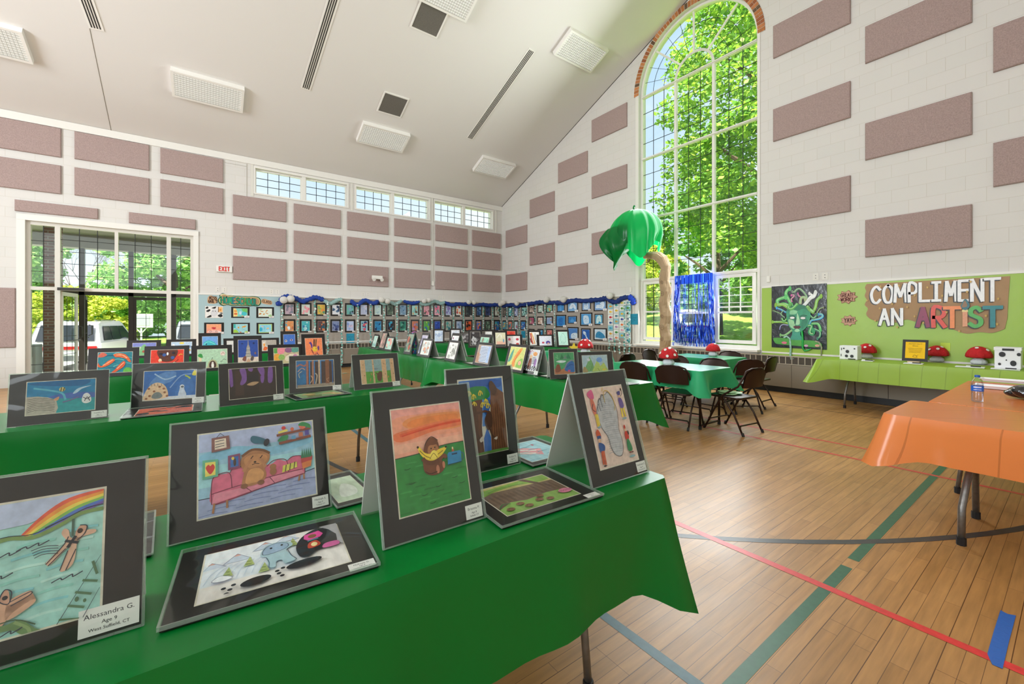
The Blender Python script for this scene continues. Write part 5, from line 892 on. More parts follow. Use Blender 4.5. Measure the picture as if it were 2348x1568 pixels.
# ================================================================ folding tables and plastic cloths
STEEL = mat('table_leg_steel', '7d7b78', .35, .7, var=.15, vscale=40); RUB = mat('rubber_foot', '17171a', .6); TTOP = mat('table_top_grey', 'b9b6ae', .5)
def ftable(label, x0, x1, y0, y1, axis, group='folding tables under cloths', leg='wish', mt=None, rz=0, lr=.0145, sp=.09):
    t = thing('folding_table', label, 'table', ((x0+x1)/2, (y0+y1)/2, 0), rz, group); hx_, hy = (x1-x0)/2, (y1-y0)/2; m = mt or STEEL
    G().box((-hx_, -hy, .705), (hx_, hy, .735)).build('tabletop', TTOP, t, bevel=.006)
    L_, Wd = (hx_, hy) if axis == 'x' else (hy, hx_)
    for s in (-1, 1):
        e = s*(L_-(.36 if leg == 'wish' else .07)); P = (lambda a, b, z: (a, b, z)) if axis == 'x' else (lambda a, b, z: (b, a, z))
        for q in (-1, 1):
            if leg == 'wish': pts = [P(e-s*.05, q*.03, .70), P(e, q*.07, .62), P(e+s*.0, q*.10, .5), P(e+s*.02, q*.17, .36), P(e+s*.03, q*(Wd-sp-.02), .22), P(e+s*.03, q*(Wd-sp), .03)]
            else: pts = [P(e, q*(Wd-.12), .70), P(e, q*(Wd-.12), .03)]
            g = G(); g.tube([V(p) for p in ([(a, b, c) for a, b, c in pts] if leg != 'wish' else pts)], lr, 8); o = g.build('leg', m, t, smooth=True)
            z = V(pts[-1]); g = G(); g.tube([(z.x, z.y, 0), (z.x, z.y, .045)], lr+.005, 8); g.build('rubber_foot', RUB, o)
        g = G(); g.tube([P(e, -(Wd-.09), .67) if leg != 'wish' else P(e, -.25, .69), P(e, (Wd-.09), .67) if leg != 'wish' else P(e, .25, .69)], .011, 6)
        if leg == 'bar': g.tube([P(e, -(Wd-.12), .05), P(e, (Wd-.12), .05)], .012, 6)
        g.build('cross_bar', m, t)
    return t
def plastic(name, col, trans=.22, grid=0, rough=.33):
    m = mat(name, col, rough, bump=.14, bscale=5, trans=trans, stretch=(1, 1, .6)); n, l = m.node_tree.nodes, m.node_tree.links
    m.node_tree.nodes['Principled BSDF'].inputs['Specular IOR Level'].default_value = .38
    if grid:     # fold creases of the packed cloth, their shade painted as darker lines
        b = n['Principled BSDF']; t = n.new('ShaderNodeTexCoord'); s = n.new('ShaderNodeSeparateXYZ'); l.new(t.outputs['Object'], s.inputs[0]); a = n.new('ShaderNodeMath'); a.operation = 'ADD'; l.new(s.outputs[0], a.inputs[0]); l.new(s.outputs[1], a.inputs[1])
        md = n.new('ShaderNodeMath'); md.operation = 'PINGPONG'; md.inputs[1].default_value = grid; l.new(a.outputs[0], md.inputs[0]); lt = n.new('ShaderNodeMath'); lt.operation = 'LESS_THAN'; lt.inputs[1].default_value = .004; l.new(md.outputs[0], lt.inputs[0])
        mx_ = n.new('ShaderNodeMixRGB'); mx_.inputs[1].default_value = hx(col); c = hx(col); mx_.inputs[2].default_value = (c[0]*.72, c[1]*.72, c[2]*.72, 1); l.new(lt.outputs[0], mx_.inputs[0]); l.new(mx_.outputs[0], b.inputs['Base Color'])
    return m
GREEN = plastic('green_plastic_cloth', '027a2e', .2, rough=.3); GREENL = plastic('light_green_sheen_cloth', '35b87c', .3, rough=.22); LIME = plastic('lime_plastic_cloth', 'a2c83e', .2, .115, .4); ORANGE = plastic('orange_plastic_cloth', 'ee8f4e', .22, .19, .22)  # GREENL: window sheen on the dining cloths put into a lighter green
def cloth(label, x0, x1, y0, y1, drop, m, seed=0, ear=.09, group='plastic tablecloths', zt=.745, dy=None, amp=.012, rz=0):
    rs = random.Random(seed); r = .02; per = []
    cx, cy = (x0+x1)/2, (y0+y1)/2; step = .05
    def side(ax, ay, bx, by, nx, ny):
        L_ = math.hypot(bx-ax, by-ay); n = max(2, int(L_/step))
        for i in range(n+1): f = i/n; per.append((ax+(bx-ax)*f, ay+(by-ay)*f, nx, ny, min(f, 1-f)*L_))
    side(x0+r, y0, x1-r, y0, 0, -1); side(x1, y0+r, x1, y1-r, 1, 0); side(x1-r, y1, x0+r, y1, 0, 1); side(x0, y1-r, x0, y0+r, -1, 0)
    N = len(per); ph = [rs.uniform(0, 6) for _ in range(4)]; rows = 9; vs = []; fs = []; s_ = 0
    prev = None; arcl = []
    for k, p in enumerate(per): s_ += 0 if k == 0 else math.hypot(p[0]-per[k-1][0], p[1]-per[k-1][1]); arcl.append(s_)
    for j in range(rows+1):
        t = j/rows
        for k, (px, py, nx, ny, c) in enumerate(per):
            e = math.exp(-(c/.10)**2); dx, dyy = nx, ny
            if c < .16:  # pull normals to the diagonal at the corners
                sx, sy = (1 if px > cx else -1), (1 if py > cy else -1); dx, dyy = nx*(1-e*.5)+sx*e*.5, ny*(1-e*.5)+sy*e*.5
            d_ = (dy(nx, ny) if dy else drop); s = arcl[k]
            wv = amp*(math.sin(s*9+ph[0])+.6*math.sin(s*21+ph[1]))*t + ear*e*t**1.3 - .012*math.exp(-((c-.2)/.08)**2)*t
            dr = d_*(1+.02*math.sin(s*3+ph[2]))+e*d_*.28
            o_ = .006*min(1, t*6)+.012*t+wv
            zz = zt-dr*max(0, t-.02)-.004*(t > 0)
            vs.append((px+dx*o_-cx, py+dyy*o_-cy, zz))
    for j in range(rows):
        for k in range(N): fs.append((j*N+k, (j+1)*N+k, (j+1)*N+(k+1) % N, j*N+(k+1) % N))
    g = G(); g.add(vs, fs); g.add([(px-cx, py-cy, zt) for px, py, *_ in per], [tuple(range(N))]); o = g.build('tablecloth', m, smooth=True, loc=(cx, cy, 0), rot=(0, 0, rz))
    for p in o.data.polygons:
        if p.loop_total > 4: p.use_smooth = False
    return tag(o, label, 'tablecloth', group)
TC = 'rows of green-clothed display tables'
# four parallel rows, then the long row on the right and one beyond it
ROWS = [(.97, 1.72, 1.47, 'front', .385), (3.5, 4.25, 1.53, 'second', .26), (6.2, 6.95, 1.5, 'third', .28), (9.05, 9.8, 1.5, 'fourth', .28)]
for i, (y0, y1, xe, nm, dp) in enumerate(ROWS):
    for k, (a, b, wh) in enumerate(((xe-1.83, xe-.01, 'right'), ((xe-3.68 if i < 2 else xe-2.66), xe-1.85, 'left'))): ftable(f'folding table, {wh} one of the two under the {nm} green-clothed row', a, b, y0+.012, y1-.012, 'x')
    cloth({'front': 'glossy green plastic cloth on the nearest row, at the bottom of the view', 'second': 'glossy green plastic cloth on the second row from the front', 'third': 'green plastic cloth on the third row from the front', 'fourth': 'green plastic cloth on the farthest left row before the entrance wall'}[nm], (xe-3.72 if i < 2 else xe-2.7), xe, y0, y1, dp, GREEN, i, group=TC, ear=.085 if i == 0 else .07)
for k in range(4): ftable(f'folding table, {("nearest","second","third","farthest")[k]} in the long green row right of centre', 2.885, 3.6, 2.56+1.83*k, 2.56+1.83*k+1.8, 'y')
cloth('green plastic cloth on the near half of the long row right of centre', 2.87, 3.62, 2.54, 6.2, .34, GREEN, 11, group=TC, ear=.12); cloth('green plastic cloth on the far half of the long row right of centre', 2.868, 3.618, 6.215, 9.93, .42, GREEN, 12, group=TC, ear=.11)
ftable('folding table under the short green cloth beyond the long right row, nearer one', 5.22, 7.04, 7.47, 8.19, 'x', rz=-.49); cloth('green plastic cloth on the nearer short table beyond the long right row', 5.2, 7.06, 7.45, 8.21, .33, GREEN, 13, group=TC, rz=-.49)
ftable('folding table under the short green cloth nearest the picture wall corner', 4.87, 6.65, 10.07, 10.79, 'x', rz=-.49); cloth('green plastic cloth on the short table nearest the picture wall corner', 4.85, 6.67, 10.05, 10.81, .33, GREEN, 14, group=TC, rz=-.49)
# far left table, just a corner in view
ftable('folding table at the far left edge, left of the entrance', -5.6, -3.8, 10.4, 11.1, 'x'); cloth('mint green plastic cloth at the far left edge beside the entrance', -5.62, -3.62, 10.38, 11.12, .42, GREENL, 15, group='plastic tablecloths', ear=.12)
# dining tables
DL = mat('dark_brown_metal', '2b1d16', .35, .5)
ftable('folding table of the nearer dining set, black straight legs', 4.86, 5.56, 2.76, 4.1, 'y', 'dining tables', 'bar', DL); cloth('green plastic cloth, sheen in its colour, on the nearer dining table with a spotted mushroom', 4.84, 5.58, 2.74, 4.12, .24, GREENL, 21, group='dining tablecloths', ear=.12, amp=.01)
ftable('folding table of the farther dining set by the arched window', 6.57, 7.28, 3.35, 4.38, 'y', 'dining tables', 'bar', DL); cloth('green plastic cloth, sheen in its colour, on the farther dining table by the arched window', 6.55, 7.3, 3.33, 4.4, .3, GREENL, 22, group='dining tablecloths', ear=.1)
ftable('folding table of the third dining set behind the long green row', 5.5, 6.2, 5.3, 6.5, 'y', 'dining tables', 'bar', DL); cloth('light green plastic cloth on the dining table behind the long green row', 5.48, 6.22, 5.28, 6.52, .25, GREENL, 23, group='dining tablecloths', ear=.1)
# lime table by the gable wall; orange tables
for k in range(2): ftable(f'grey-legged folding table under the lime cloth, {("near the window end","at the right edge")[k]}', 7.93, 8.62, .72-1.83*k, 2.53-1.83*k, 'y')
cloth('lime green creased plastic cloth on the long table against the lime wall', 7.9, 8.64, -1.15, 2.54, .3, LIME, 31, ear=.14, amp=.004)
ftable('grey-legged folding table under the nearer orange cloth', 3.65, 4.33, -1.0, .77, 'y', lr=.018, sp=.05); cloth('glossy orange plastic cloth hanging over the near right table', 3.63, 4.41, -1.03, .79, .27, ORANGE, 32, ear=.09, amp=.006)
ftable('folding table under the orange cloth, farther one reaching toward the lime table', 4.46, 6.28, -.02, .68, 'x'); cloth('orange plastic cloth on the farther table behind the water bottle', 4.44, 6.3, -.04, .7, .3, ORANGE, 33, ear=.06, amp=.005)
# ================================================================ tabletop pictures, front row
GA = 'tent-stand pictures on the front row'
SK = '3a3c4a'
ales = [('r',0,0,1,1,'a9d9d2'),('p',[(0,.78),(.35,.82),(.6,.88),(1,.9),(1,1),(0,1)],'bfc9e6'),
 ('s',[(.34,.74),(.5,.86),(.7,.95),(1,.985)],.045,'e8674f'),('s',[(.36,.735),(.52,.84),(.72,.925),(1,.965)],.04,'f2a04a'),('s',[(.38,.73),(.54,.82),(.74,.9),(1,.945)],.035,'f0d860'),('s',[(.4,.725),(.56,.8),(.76,.88),(1,.925)],.03,'8cc060'),('s',[(.42,.72),(.58,.785),(.78,.86),(1,.905)],.03,'5878c8'),('s',[(.45,.72),(.6,.77),(.8,.84),(1,.89)],.02,'7c5cb0'),
 ('s',[(0,.7),(.2,.735),(.4,.71),(.62,.765),(.8,.83),(1,.84)],.03,'7f9a5c'),('s',[(.5,.765),(.7,.82),(.85,.865),(1,.875)],.008,SK),('s',[(0,.735),(.2,.75),(.4,.735),(.6,.79),(.8,.85)],.006,SK),
 ('l',[(.735,.79),(.735,.66)],.015,'4c6458'),('b',[(.8,.73),(.86,.72),(.84,.66),(.775,.63),(.76,.68)],'d3a08a'),('b',[(.64,.69),(.66,.73),(.7,.71),(.72,.65),(.8,.64),(.93,.65),(.93,.68),(.8,.68),(.77,.62),(.73,.58),(.7,.62)],'e0b49c'),('b',[(.74,.62),(.7,.58),(.56,.47),(.52,.48),(.53,.5),(.66,.6),(.7,.63)],'e0b49c'),('b',[(.77,.6),(.71,.56),(.64,.41),(.69,.4),(.75,.44),(.77,.52)],'e0b49c'),('l',[(.68,.63),(.78,.6)],.02,'2a2c34'),('l',[(.7,.58),(.76,.65)],.02,'2a2c34'),('e',.8,.69,.02,.02,'3a2620'),('s',[(.8,.735),(.86,.72),(.84,.66),(.78,.62)],.007,SK),('s',[(.52,.48),(.66,.6),(.7,.66)],.006,SK),('s',[(.54,.465),(.68,.57)],.006,SK),('s',[(.64,.41),(.7,.55)],.006,SK),('s',[(.69,.4),(.77,.55)],.006,SK),
 ('b',[(.18,.33),(.17,.28),(.24,.25),(.24,.33),(.21,.36)],'cf9c86'),('b',[(.1,.2),(.17,.27),(.25,.24),(.4,.28),(.4,.31),(.26,.28),(.22,.22),(.24,.13),(.43,.2),(.44,.24),(.28,.18),(.2,.1),(.14,.1)],'dba98f'),('s',[(.18,.33),(.17,.28),(.24,.25),(.26,.33),(.21,.36),(.18,.33)],.007,SK),('s',[(.25,.26),(.4,.3),(.41,.28),(.26,.23)],.006,SK),('e',.21,.3,.018,.016,'2a2024'),
 ('b',[(0,.18),(.08,.12),(.22,.1),(.34,.11),(.46,.02),(.5,-.0),(.36,0),(.28,.05),(.1,.06),(0,.08)],'6f8c58'),('s',[(0,.18),(.1,.12),(.3,.12),(.46,.05)],.008,'465c3c'),('s',[(.3,.1),(.4,.04),(.42,.0)],.02,'92a870'),
 ('l',[(.64,.0),(1,.46)],.006,SK),('l',[(.86,.0),(1,.2)],.006,SK),('l',[(.66,.03),(.82,.0)],.016,'5c7c5c'),('l',[(.73,.12),(.86,.08)],.018,'5c7c5c'),('l',[(.79,.21),(.92,.17)],.018,'5c7c5c'),('l',[(.85,.29),(.97,.26)],.018,'5c7c5c'),('l',[(.93,.42),(.97,.32)],.018,'5c7c5c'),('e',.8,.155,.015,.02,'5c7c5c'),('e',.87,.13,.012,.015,'5c7c5c')]
for u, v in ((.05,.6),(.28,.63),(.0,.44),(.58,.33),(.1,.02)): ales += [('s', [(u,v),(u+.07,v+.02),(u+.09,v+.005),(u+.17,v+.03),(u+.18,v+.01),(u+.26,v+.035)], .008, SK)]
for k in range(4): ales += [('s', [(.4+.01*k,.61-.02*k),(.5,.625-.02*k),(.62,.61-.02*k)], .005, SK)]
for k in range(16): v = .05+k*.043; u = (k*.37) % .7; ales.insert(1+k, ('s', [(u,v),(u+.15,v+.015),(u+.3,v+.01)], .02, ('8fcfd4','bfe4dc','97d2c8')[k % 3]))
def um(p, f):
    k = p[0]
    if k == 'r': return (k, f(p[1]) if p[1] > 0 else 0, p[2], f(p[3]), *p[4:])
    if k in 'pbslo': return (k, [(f(a) if not (a == 0 and k in 'ps') else (f(0) if k == 's' else 0), b) for a, b in p[1]], *p[2:])
    if k == 'e': return (k, f(p[1]), p[2], p[3]*.62, *p[4:])
    return p
ales = [um(p, lambda a: .5+.5*a) for p in ales]
tent((-140, 1572), (325, 1430), (332, 1050), 'large black matted rainbow zip-line drawing, nearest at the bottom left corner', ales, (.1, .14, .85, .85), ('Alessandra G.', 'Age 9', 'West Suffield, CT'), (.088, .05), group=GA, wfix=.42)
brn = 'b5794e'
hann = [('r',0,0,1,1,'9fc6dc'),('r',0,.78,1,1,'b9bfe0'),('r',0,.35,1,.6,'a9d8e0'),('b',[(.02,.75),(.3,.8),(.6,.72),(.97,.8),(.97,.7),(.6,.62),(.3,.68),(.02,.62)],'8cc0dc'),('p',[(0,0),(1,0),(1,.33),(.62,.24),(0,.22)],'a9b0d4'),('l',[(0,.22),(.12,.22)],.01,SK),('l',[(.88,.31),(1,.34)],.01,SK)]
for k in range(14): hann.append(('s', [((k*.29) % .8, .02+k*.018), ((k*.29) % .8+.1, .03+k*.018), ((k*.29) % .8+.22, .02+k*.018)], .008, '7f88b8'))
hann += [('b',[(.1,.14),(.1,.38),(.13,.47),(.24,.48),(.27,.52),(.38,.53),(.44,.5),(.55,.5),(.6,.5),(.66,.54),(.74,.5),(.8,.55),(.9,.51),(.9,.32),(.86,.28),(.6,.24),(.3,.16)],'dc6c88'),('p',[(.1,.14),(.28,.18),(.9,.3),(.87,.36),(.62,.34),(.36,.27),(.12,.26)],'e88ca0'),
 ('s',[(.1,.14),(.1,.38),(.13,.47),(.24,.48),(.26,.3)],.01,'7c3048'),('s',[(.25,.48),(.27,.52),(.38,.53),(.44,.5)],.01,'7c3048'),('s',[(.56,.48),(.62,.54),(.73,.52),(.75,.36)],.01,'7c3048'),('s',[(.74,.5),(.8,.55),(.9,.51),(.9,.3)],.01,'7c3048'),('s',[(.1,.26),(.3,.3),(.6,.34),(.88,.36)],.009,'7c3048'),('s',[(.12,.13),(.3,.17),(.6,.24),(.9,.3)],.012,'7c3048'),('l',[(.36,.28),(.42,.2)],.008,'7c3048'),('l',[(.58,.33),(.62,.25)],.008,'7c3048'),
 ('l',[(.12,.14),(.11,.04)],.022,brn),('l',[(.22,.15),(.22,.07)],.022,brn),('l',[(.85,.28),(.84,.22)],.02,brn),('l',[(.89,.29),(.89,.23)],.02,brn),
 ('b',[(.34,.3),(.36,.46),(.33,.56),(.36,.68),(.43,.73),(.52,.71),(.58,.65),(.58,.56),(.54,.48),(.55,.36),(.5,.29),(.4,.27)],brn),('b',[(.37,.32),(.4,.46),(.48,.48),(.53,.4),(.5,.32),(.42,.3)],'d99a62'),('b',[(.36,.6),(.42,.66),(.54,.64),(.56,.56),(.48,.5),(.4,.5)],'c98a5a'),('s',[(.35,.66),(.43,.72),(.52,.7),(.58,.65)],.03,'7c4c2c'),('s',[(.36,.47),(.4,.56),(.43,.6)],.035,'c08258'),('s',[(.54,.48),(.52,.56),(.49,.6)],.035,'c08258'),('e',.455,.56,.012,.012,'3c2418'),('s',[(.43,.53),(.46,.54),(.49,.53)],.008,'3c2418'),('e',.36,.28,.03,.03,'8c5a3c'),('e',.5,.29,.03,.03,'8c5a3c'),('s',[(.42,.61),(.44,.64)],.01,'3c2418'),('s',[(.5,.6),(.52,.63)],.01,'3c2418'),
 ('e',.61,.4,.03,.05,'a06a42'),('e',.61,.46,.03,.035,'a06a42'),('p',[(.69,.36),(.83,.4),(.83,.47),(.7,.45)],'d9cf5c'),('l',[(.72,.37),(.73,.45)],.012,'5c4c2c'),('l',[(.76,.38),(.77,.46)],.012,'5c4c2c'),('l',[(.8,.39),(.81,.47)],.012,'5c4c2c'),
 ('p',[(.1,.76),(.25,.78),(.24,.95),(.1,.94)],'8c5c58'),('p',[(.125,.79),(.22,.8),(.215,.92),(.125,.915)],'f0d8c4'),('s',[(.13,.89),(.2,.9)],.008,SK),('s',[(.13,.85),(.2,.86)],.008,SK),('s',[(.13,.82),(.2,.83)],.008,SK),('l',[(.14,.94),(.17,.99)],.006,SK),('l',[(.17,.99),(.2,.95)],.006,SK),
 ('p',[(.03,.45),(.15,.46),(.15,.67),(.03,.68)],'6cb494'),('p',[(.05,.48),(.13,.485),(.13,.645),(.05,.65)],'f2dc6c'),('b',[(.09,.5),(.055,.58),(.075,.62),(.09,.6),(.11,.62),(.125,.57)],'d8403c'),('p',[(.23,.51),(.33,.52),(.33,.7),(.23,.69)],'8c4c6c'),('p',[(.25,.54),(.315,.545),(.315,.67),(.25,.665)],'3c6cb0'),('e',.285,.6,.012,.05,'4c3428'),('e',.27,.65,.012,.02,'f0d060'),
 ('b',[(.42,.85),(.44,.9),(.52,.86),(.58,.8),(.59,.74),(.52,.78),(.45,.8)],'3c6c80'),('e',.56,.79,.025,.05,'2c2c34',-.3),('l',[(.66,.86),(.97,.9)],.03,'8c4a34'),('l',[(.68,.75),(.97,.79)],.035,'8c4a34'),('p',[(.67,.88),(.76,.9),(.75,.93),(.67,.91)],'e8d468'),('e',.72,.95,.02,.025,'d84848'),('e',.8,.92,.018,.025,'e0704c'),('e',.9,.95,.035,.05,'e8745c'),('b',[(.86,.96),(.9,1.0),(.97,.96),(.98,.9),(.93,.93)],'3c8c50'),('b',[(.66,.78),(.7,.84),(.76,.84),(.74,.78)],'3c8c58'),('r',.79,.78,.83,.83,'6ca8d0'),('r',.86,.8,.9,.86,'c8704c'),('r',.92,.81,.96,.88,'5c4c9c'),
 ('p',[(.88,.36),(.96,.38),(.98,.52),(.87,.5)],'e08048'),('p',[(.87,.44),(.975,.46),(.98,.52),(.87,.5)],'c84c48')]
for u in (.88, .9, .92, .94, .96): hann.append(('p', [(u-.012,.5),(u+.014,.51),(u+.006,.64)], '3c7c58'))
tent((387, 1250), (757, 1160), (741, 936), 'black matted drawing of a brown bear on a long pink sofa, front row', hann, (.155, .15, .905, .88), ('Hannah S.', 'Age 9', 'Tolland, CT'), (.049, .033), group=GA)
bri = [('r',0,0,1,1,'f2a890'),('r',0,.86,1,1,'efa59a'),('p',[(0,.66),(1,.66),(1,.6),(0,.57)],'f3b69c'),('b',[(.0,.9),(.4,.93),(1,.92),(1,.7),(.5,.7),(0,.68)],'f1a184'),('b',[(.14,.84),(.3,.91),(.9,.91),(1,.86),(.98,.74),(.4,.76)],'f0985c'),('b',[(.2,.83),(.34,.885),(.9,.89),(.96,.84),(.95,.77),(.4,.79)],'ee8a44'),('b',[(.0,.76),(.3,.8),(.7,.83),(1,.82),(1,.76),(.6,.74),(.1,.68)],'ec7c50'),('s',[(.1,.745),(.3,.765),(.6,.79),(.99,.805)],.03,'e66238'),('s',[(.12,.735),(.35,.762),(.7,.795),(.99,.8)],.012,'de4a26'),('p',[(0,0),(1,0),(1,.585),(.6,.58),(.3,.545),(0,.535)],'2f8c3e'),('s',[(0,.53),(.35,.545),(.65,.58),(1,.585)],.007,'1c3020')]
for k in range(34): r_ = (k*.618) % 1; bri.append(('s', [(r_*.85, .02+k*.0145), (r_*.85+.06, .022+k*.0145), (r_*.85+.14, .02+k*.0145)], .014, ('277a34','3c9c4a','338f44')[k % 3]))
bri += [('b',[(.38,.35),(.36,.42),(.37,.5),(.4,.6),(.45,.66),(.52,.68),(.58,.66),(.61,.6),(.62,.5),(.64,.42),(.66,.36),(.6,.32),(.48,.31)],'7a4528'),('b',[(.44,.55),(.47,.6),(.53,.6),(.58,.6),(.6,.55),(.55,.5),(.48,.5)],'b4774c'),('e',.495,.57,.01,.008,'1c100c'),('e',.55,.575,.01,.008,'1c100c'),('e',.525,.545,.015,.01,'5c3420'),('b',[(.31,.6),(.33,.54),(.4,.48),(.5,.45),(.62,.48),(.7,.53),(.72,.56),(.68,.56),(.6,.55),(.5,.52),(.4,.54),(.34,.6)],'f0d040'),('e',.31,.605,.015,.012,'2a1c10'),('e',.71,.56,.015,.01,'2a1c10'),('s',[(.33,.57),(.42,.5),(.52,.485),(.66,.53)],.006,'5c4c18'),('b',[(.46,.5),(.52,.55),(.58,.52),(.56,.47),(.5,.46)],'f4dc60'),('s',[(.46,.47),(.52,.52),(.57,.47)],.005,'5c4c18'),('s',[(.37,.48),(.42,.44),(.5,.43),(.58,.44)],.04,'6c3c22'),('e',.56,.36,.025,.04,'c88060'),('e',.65,.39,.02,.035,'c88060'),('s',[(.62,.46),(.67,.48),(.69,.46)],.035,'7a4528'),('s',[(.38,.36),(.45,.33),(.55,.34)],.006,'2c180c'),('s',[(.41,.61),(.45,.66),(.52,.685),(.6,.64)],.006,'2c180c'),
 ('p',[(.71,.38),(.72,.48),(.74,.5),(.92,.5),(.93,.48),(.92,.385)],'2a86b8'),('s',[(.93,.48),(.96,.46),(.96,.42),(.93,.4)],.008,'1c5c88'),('l',[(.79,.475),(.86,.475)],.015,'1c3c5c'),('r',.79,.5,.825,.525,'b45c3c'),('e',.806,.535,.012,.014,'e8d0a0'),('l',[(.71,.38),(.92,.385)],.005,'143c5c')]
for u, v in ((.1,.42),(.5,.2),(.75,.25),(.3,.15),(.14,.28),(.85,.18),(.4,.06)): bri.append(('s', [(u,v),(u+.04,v-.005),(u+.08,v+.004)], .005, '143c1c'))
tent((880, 1258), (1110, 1185), (1070, 880), 'tall black matted drawing of a gorilla eating a banana under an orange sky', bri, (.165, .155, .875, .865), ('Brianna P.', 'Age 8', 'Enfield, CT'), (.058, .04), group=GA)
eve = [('r',0,0,1,1,'e6e0d2'),('r',.01,.62,.99,.99,'3f74c0'),('b',[(.05,.95),(.5,.99),(.95,.96),(.9,.86),(.5,.9),(.1,.86)],'2c5cae'),('b',[(.0,.8),(.3,.86),(.6,.84),(.62,.78),(.1,.74)],'b8d0ec'),('p',[(.0,0),(.46,0),(.44,.35),(.5,.62),(.52,.72),(.3,.74),(.1,.66),(0,.6)],'6e4228'),('p',[(.62,0),(1,0),(1,.78),(.88,.84),(.76,.9),(.7,.82),(.66,.5)],'7a4a2e'),('p',[(.46,0),(.62,0),(.63,.2),(.56,.34),(.47,.2)],'3f74c8'),('p',[(.46,.36),(.56,.36),(.64,.62),(.66,.74),(.5,.74)],'5c94dc'),('b',[(.5,.6),(.56,.5),(.66,.6),(.66,.72),(.56,.74)],'3468b8'),('b',[(.0,.76),(.1,.86),(.3,.9),(.46,.9),(.6,.88),(.68,.78),(.6,.72),(.4,.72),(.2,.7),(.05,.7)],'2f8c48')]
for k in range(12): eve.append(('l', [(.66+.026*k, .04), (.68+.025*k, .7-.1*(k % 3))], .007, ('5c3620','8c5a38')[k % 2]))
for k in range(9): eve.append(('l', [(.06+.045*k, .02), (.08+.045*k, .55)], .008, ('5c3620','83502f')[k % 2]))
for u, v in ((.12,.82),(.3,.8),(.45,.84),(.12,.7),(.3,.7),(.2,.85),(.48,.68),(.56,.72),(.6,.66)): eve += [('s', [(u,v),(u-.03,v-.03),(u-.03,v-.06)], .014, 'e8c838'), ('s', [(u,v),(u+.01,v-.03),(u+.0,v-.065)], .014, 'f0d850'), ('s', [(u,v),(u+.04,v-.02),(u+.05,v-.05)], .014, 'e8c838')]
eve += [('b',[(.12,.48),(.06,.58),(.14,.66),(.28,.66),(.34,.58),(.3,.46),(.34,.3),(.3,.18),(.2,.2),(.1,.3)],'5a3420'),('b',[(.06,.3),(.0,.4),(.06,.52),(.12,.42),(.1,.3)],'c08a30'),('s',[(.3,.55),(.42,.55),(.52,.56),(.6,.54)],.03,'5a3420'),('b',[(.54,.5),(.5,.42),(.56,.3),(.66,.36),(.68,.48),(.62,.56)],'4f2d1c'),('b',[(.66,.92),(.72,.96),(.8,.9),(.84,.82),(.76,.76),(.68,.82)],'5c3824'),('s',[(.6,.34),(.64,.24),(.7,.18)],.025,'5a3420'),('s',[(.3,.3),(.36,.22),(.42,.2)],.03,'5a3420'),('b',[(.36,.2),(.44,.24),(.44,.18),(.38,.16)],'d8c8bc'),('b',[(.68,.18),(.76,.2),(.74,.16)],'d8c8bc'),('b',[(.0,0),(.4,.03),(.95,.03),(1,0)],'5c8c3c')]
tent((1068, 1090), (1190, 1061), (1171, 838), 'tall black matted drawing of monkeys, bananas and a blue waterfall', eve, (.17, .16, .84, .89), ('Evelyn V.', 'Age 9', 'Ellington, CT'), (.055, .038), group=GA, wfix=.318)
ft = [('r',0,0,1,1,'e6cbbf'),('b',[(.42,.9),(.36,.86),(.3,.84),(.25,.77),(.2,.7),(.2,.6),(.24,.48),(.34,.36),(.36,.22),(.44,.12),(.58,.1),(.66,.18),(.68,.3),(.66,.42),(.7,.56),(.72,.7),(.66,.86),(.58,.93),(.5,.9)],'c3c2c6')]
for k in range(26): v = .16+k*.027; ft.append(('s', [(.3+.008*(k % 5), v), (.45, v+.006), (.64, v-.004)], .006, ('a9abb3','b6b5ba')[k % 2]))
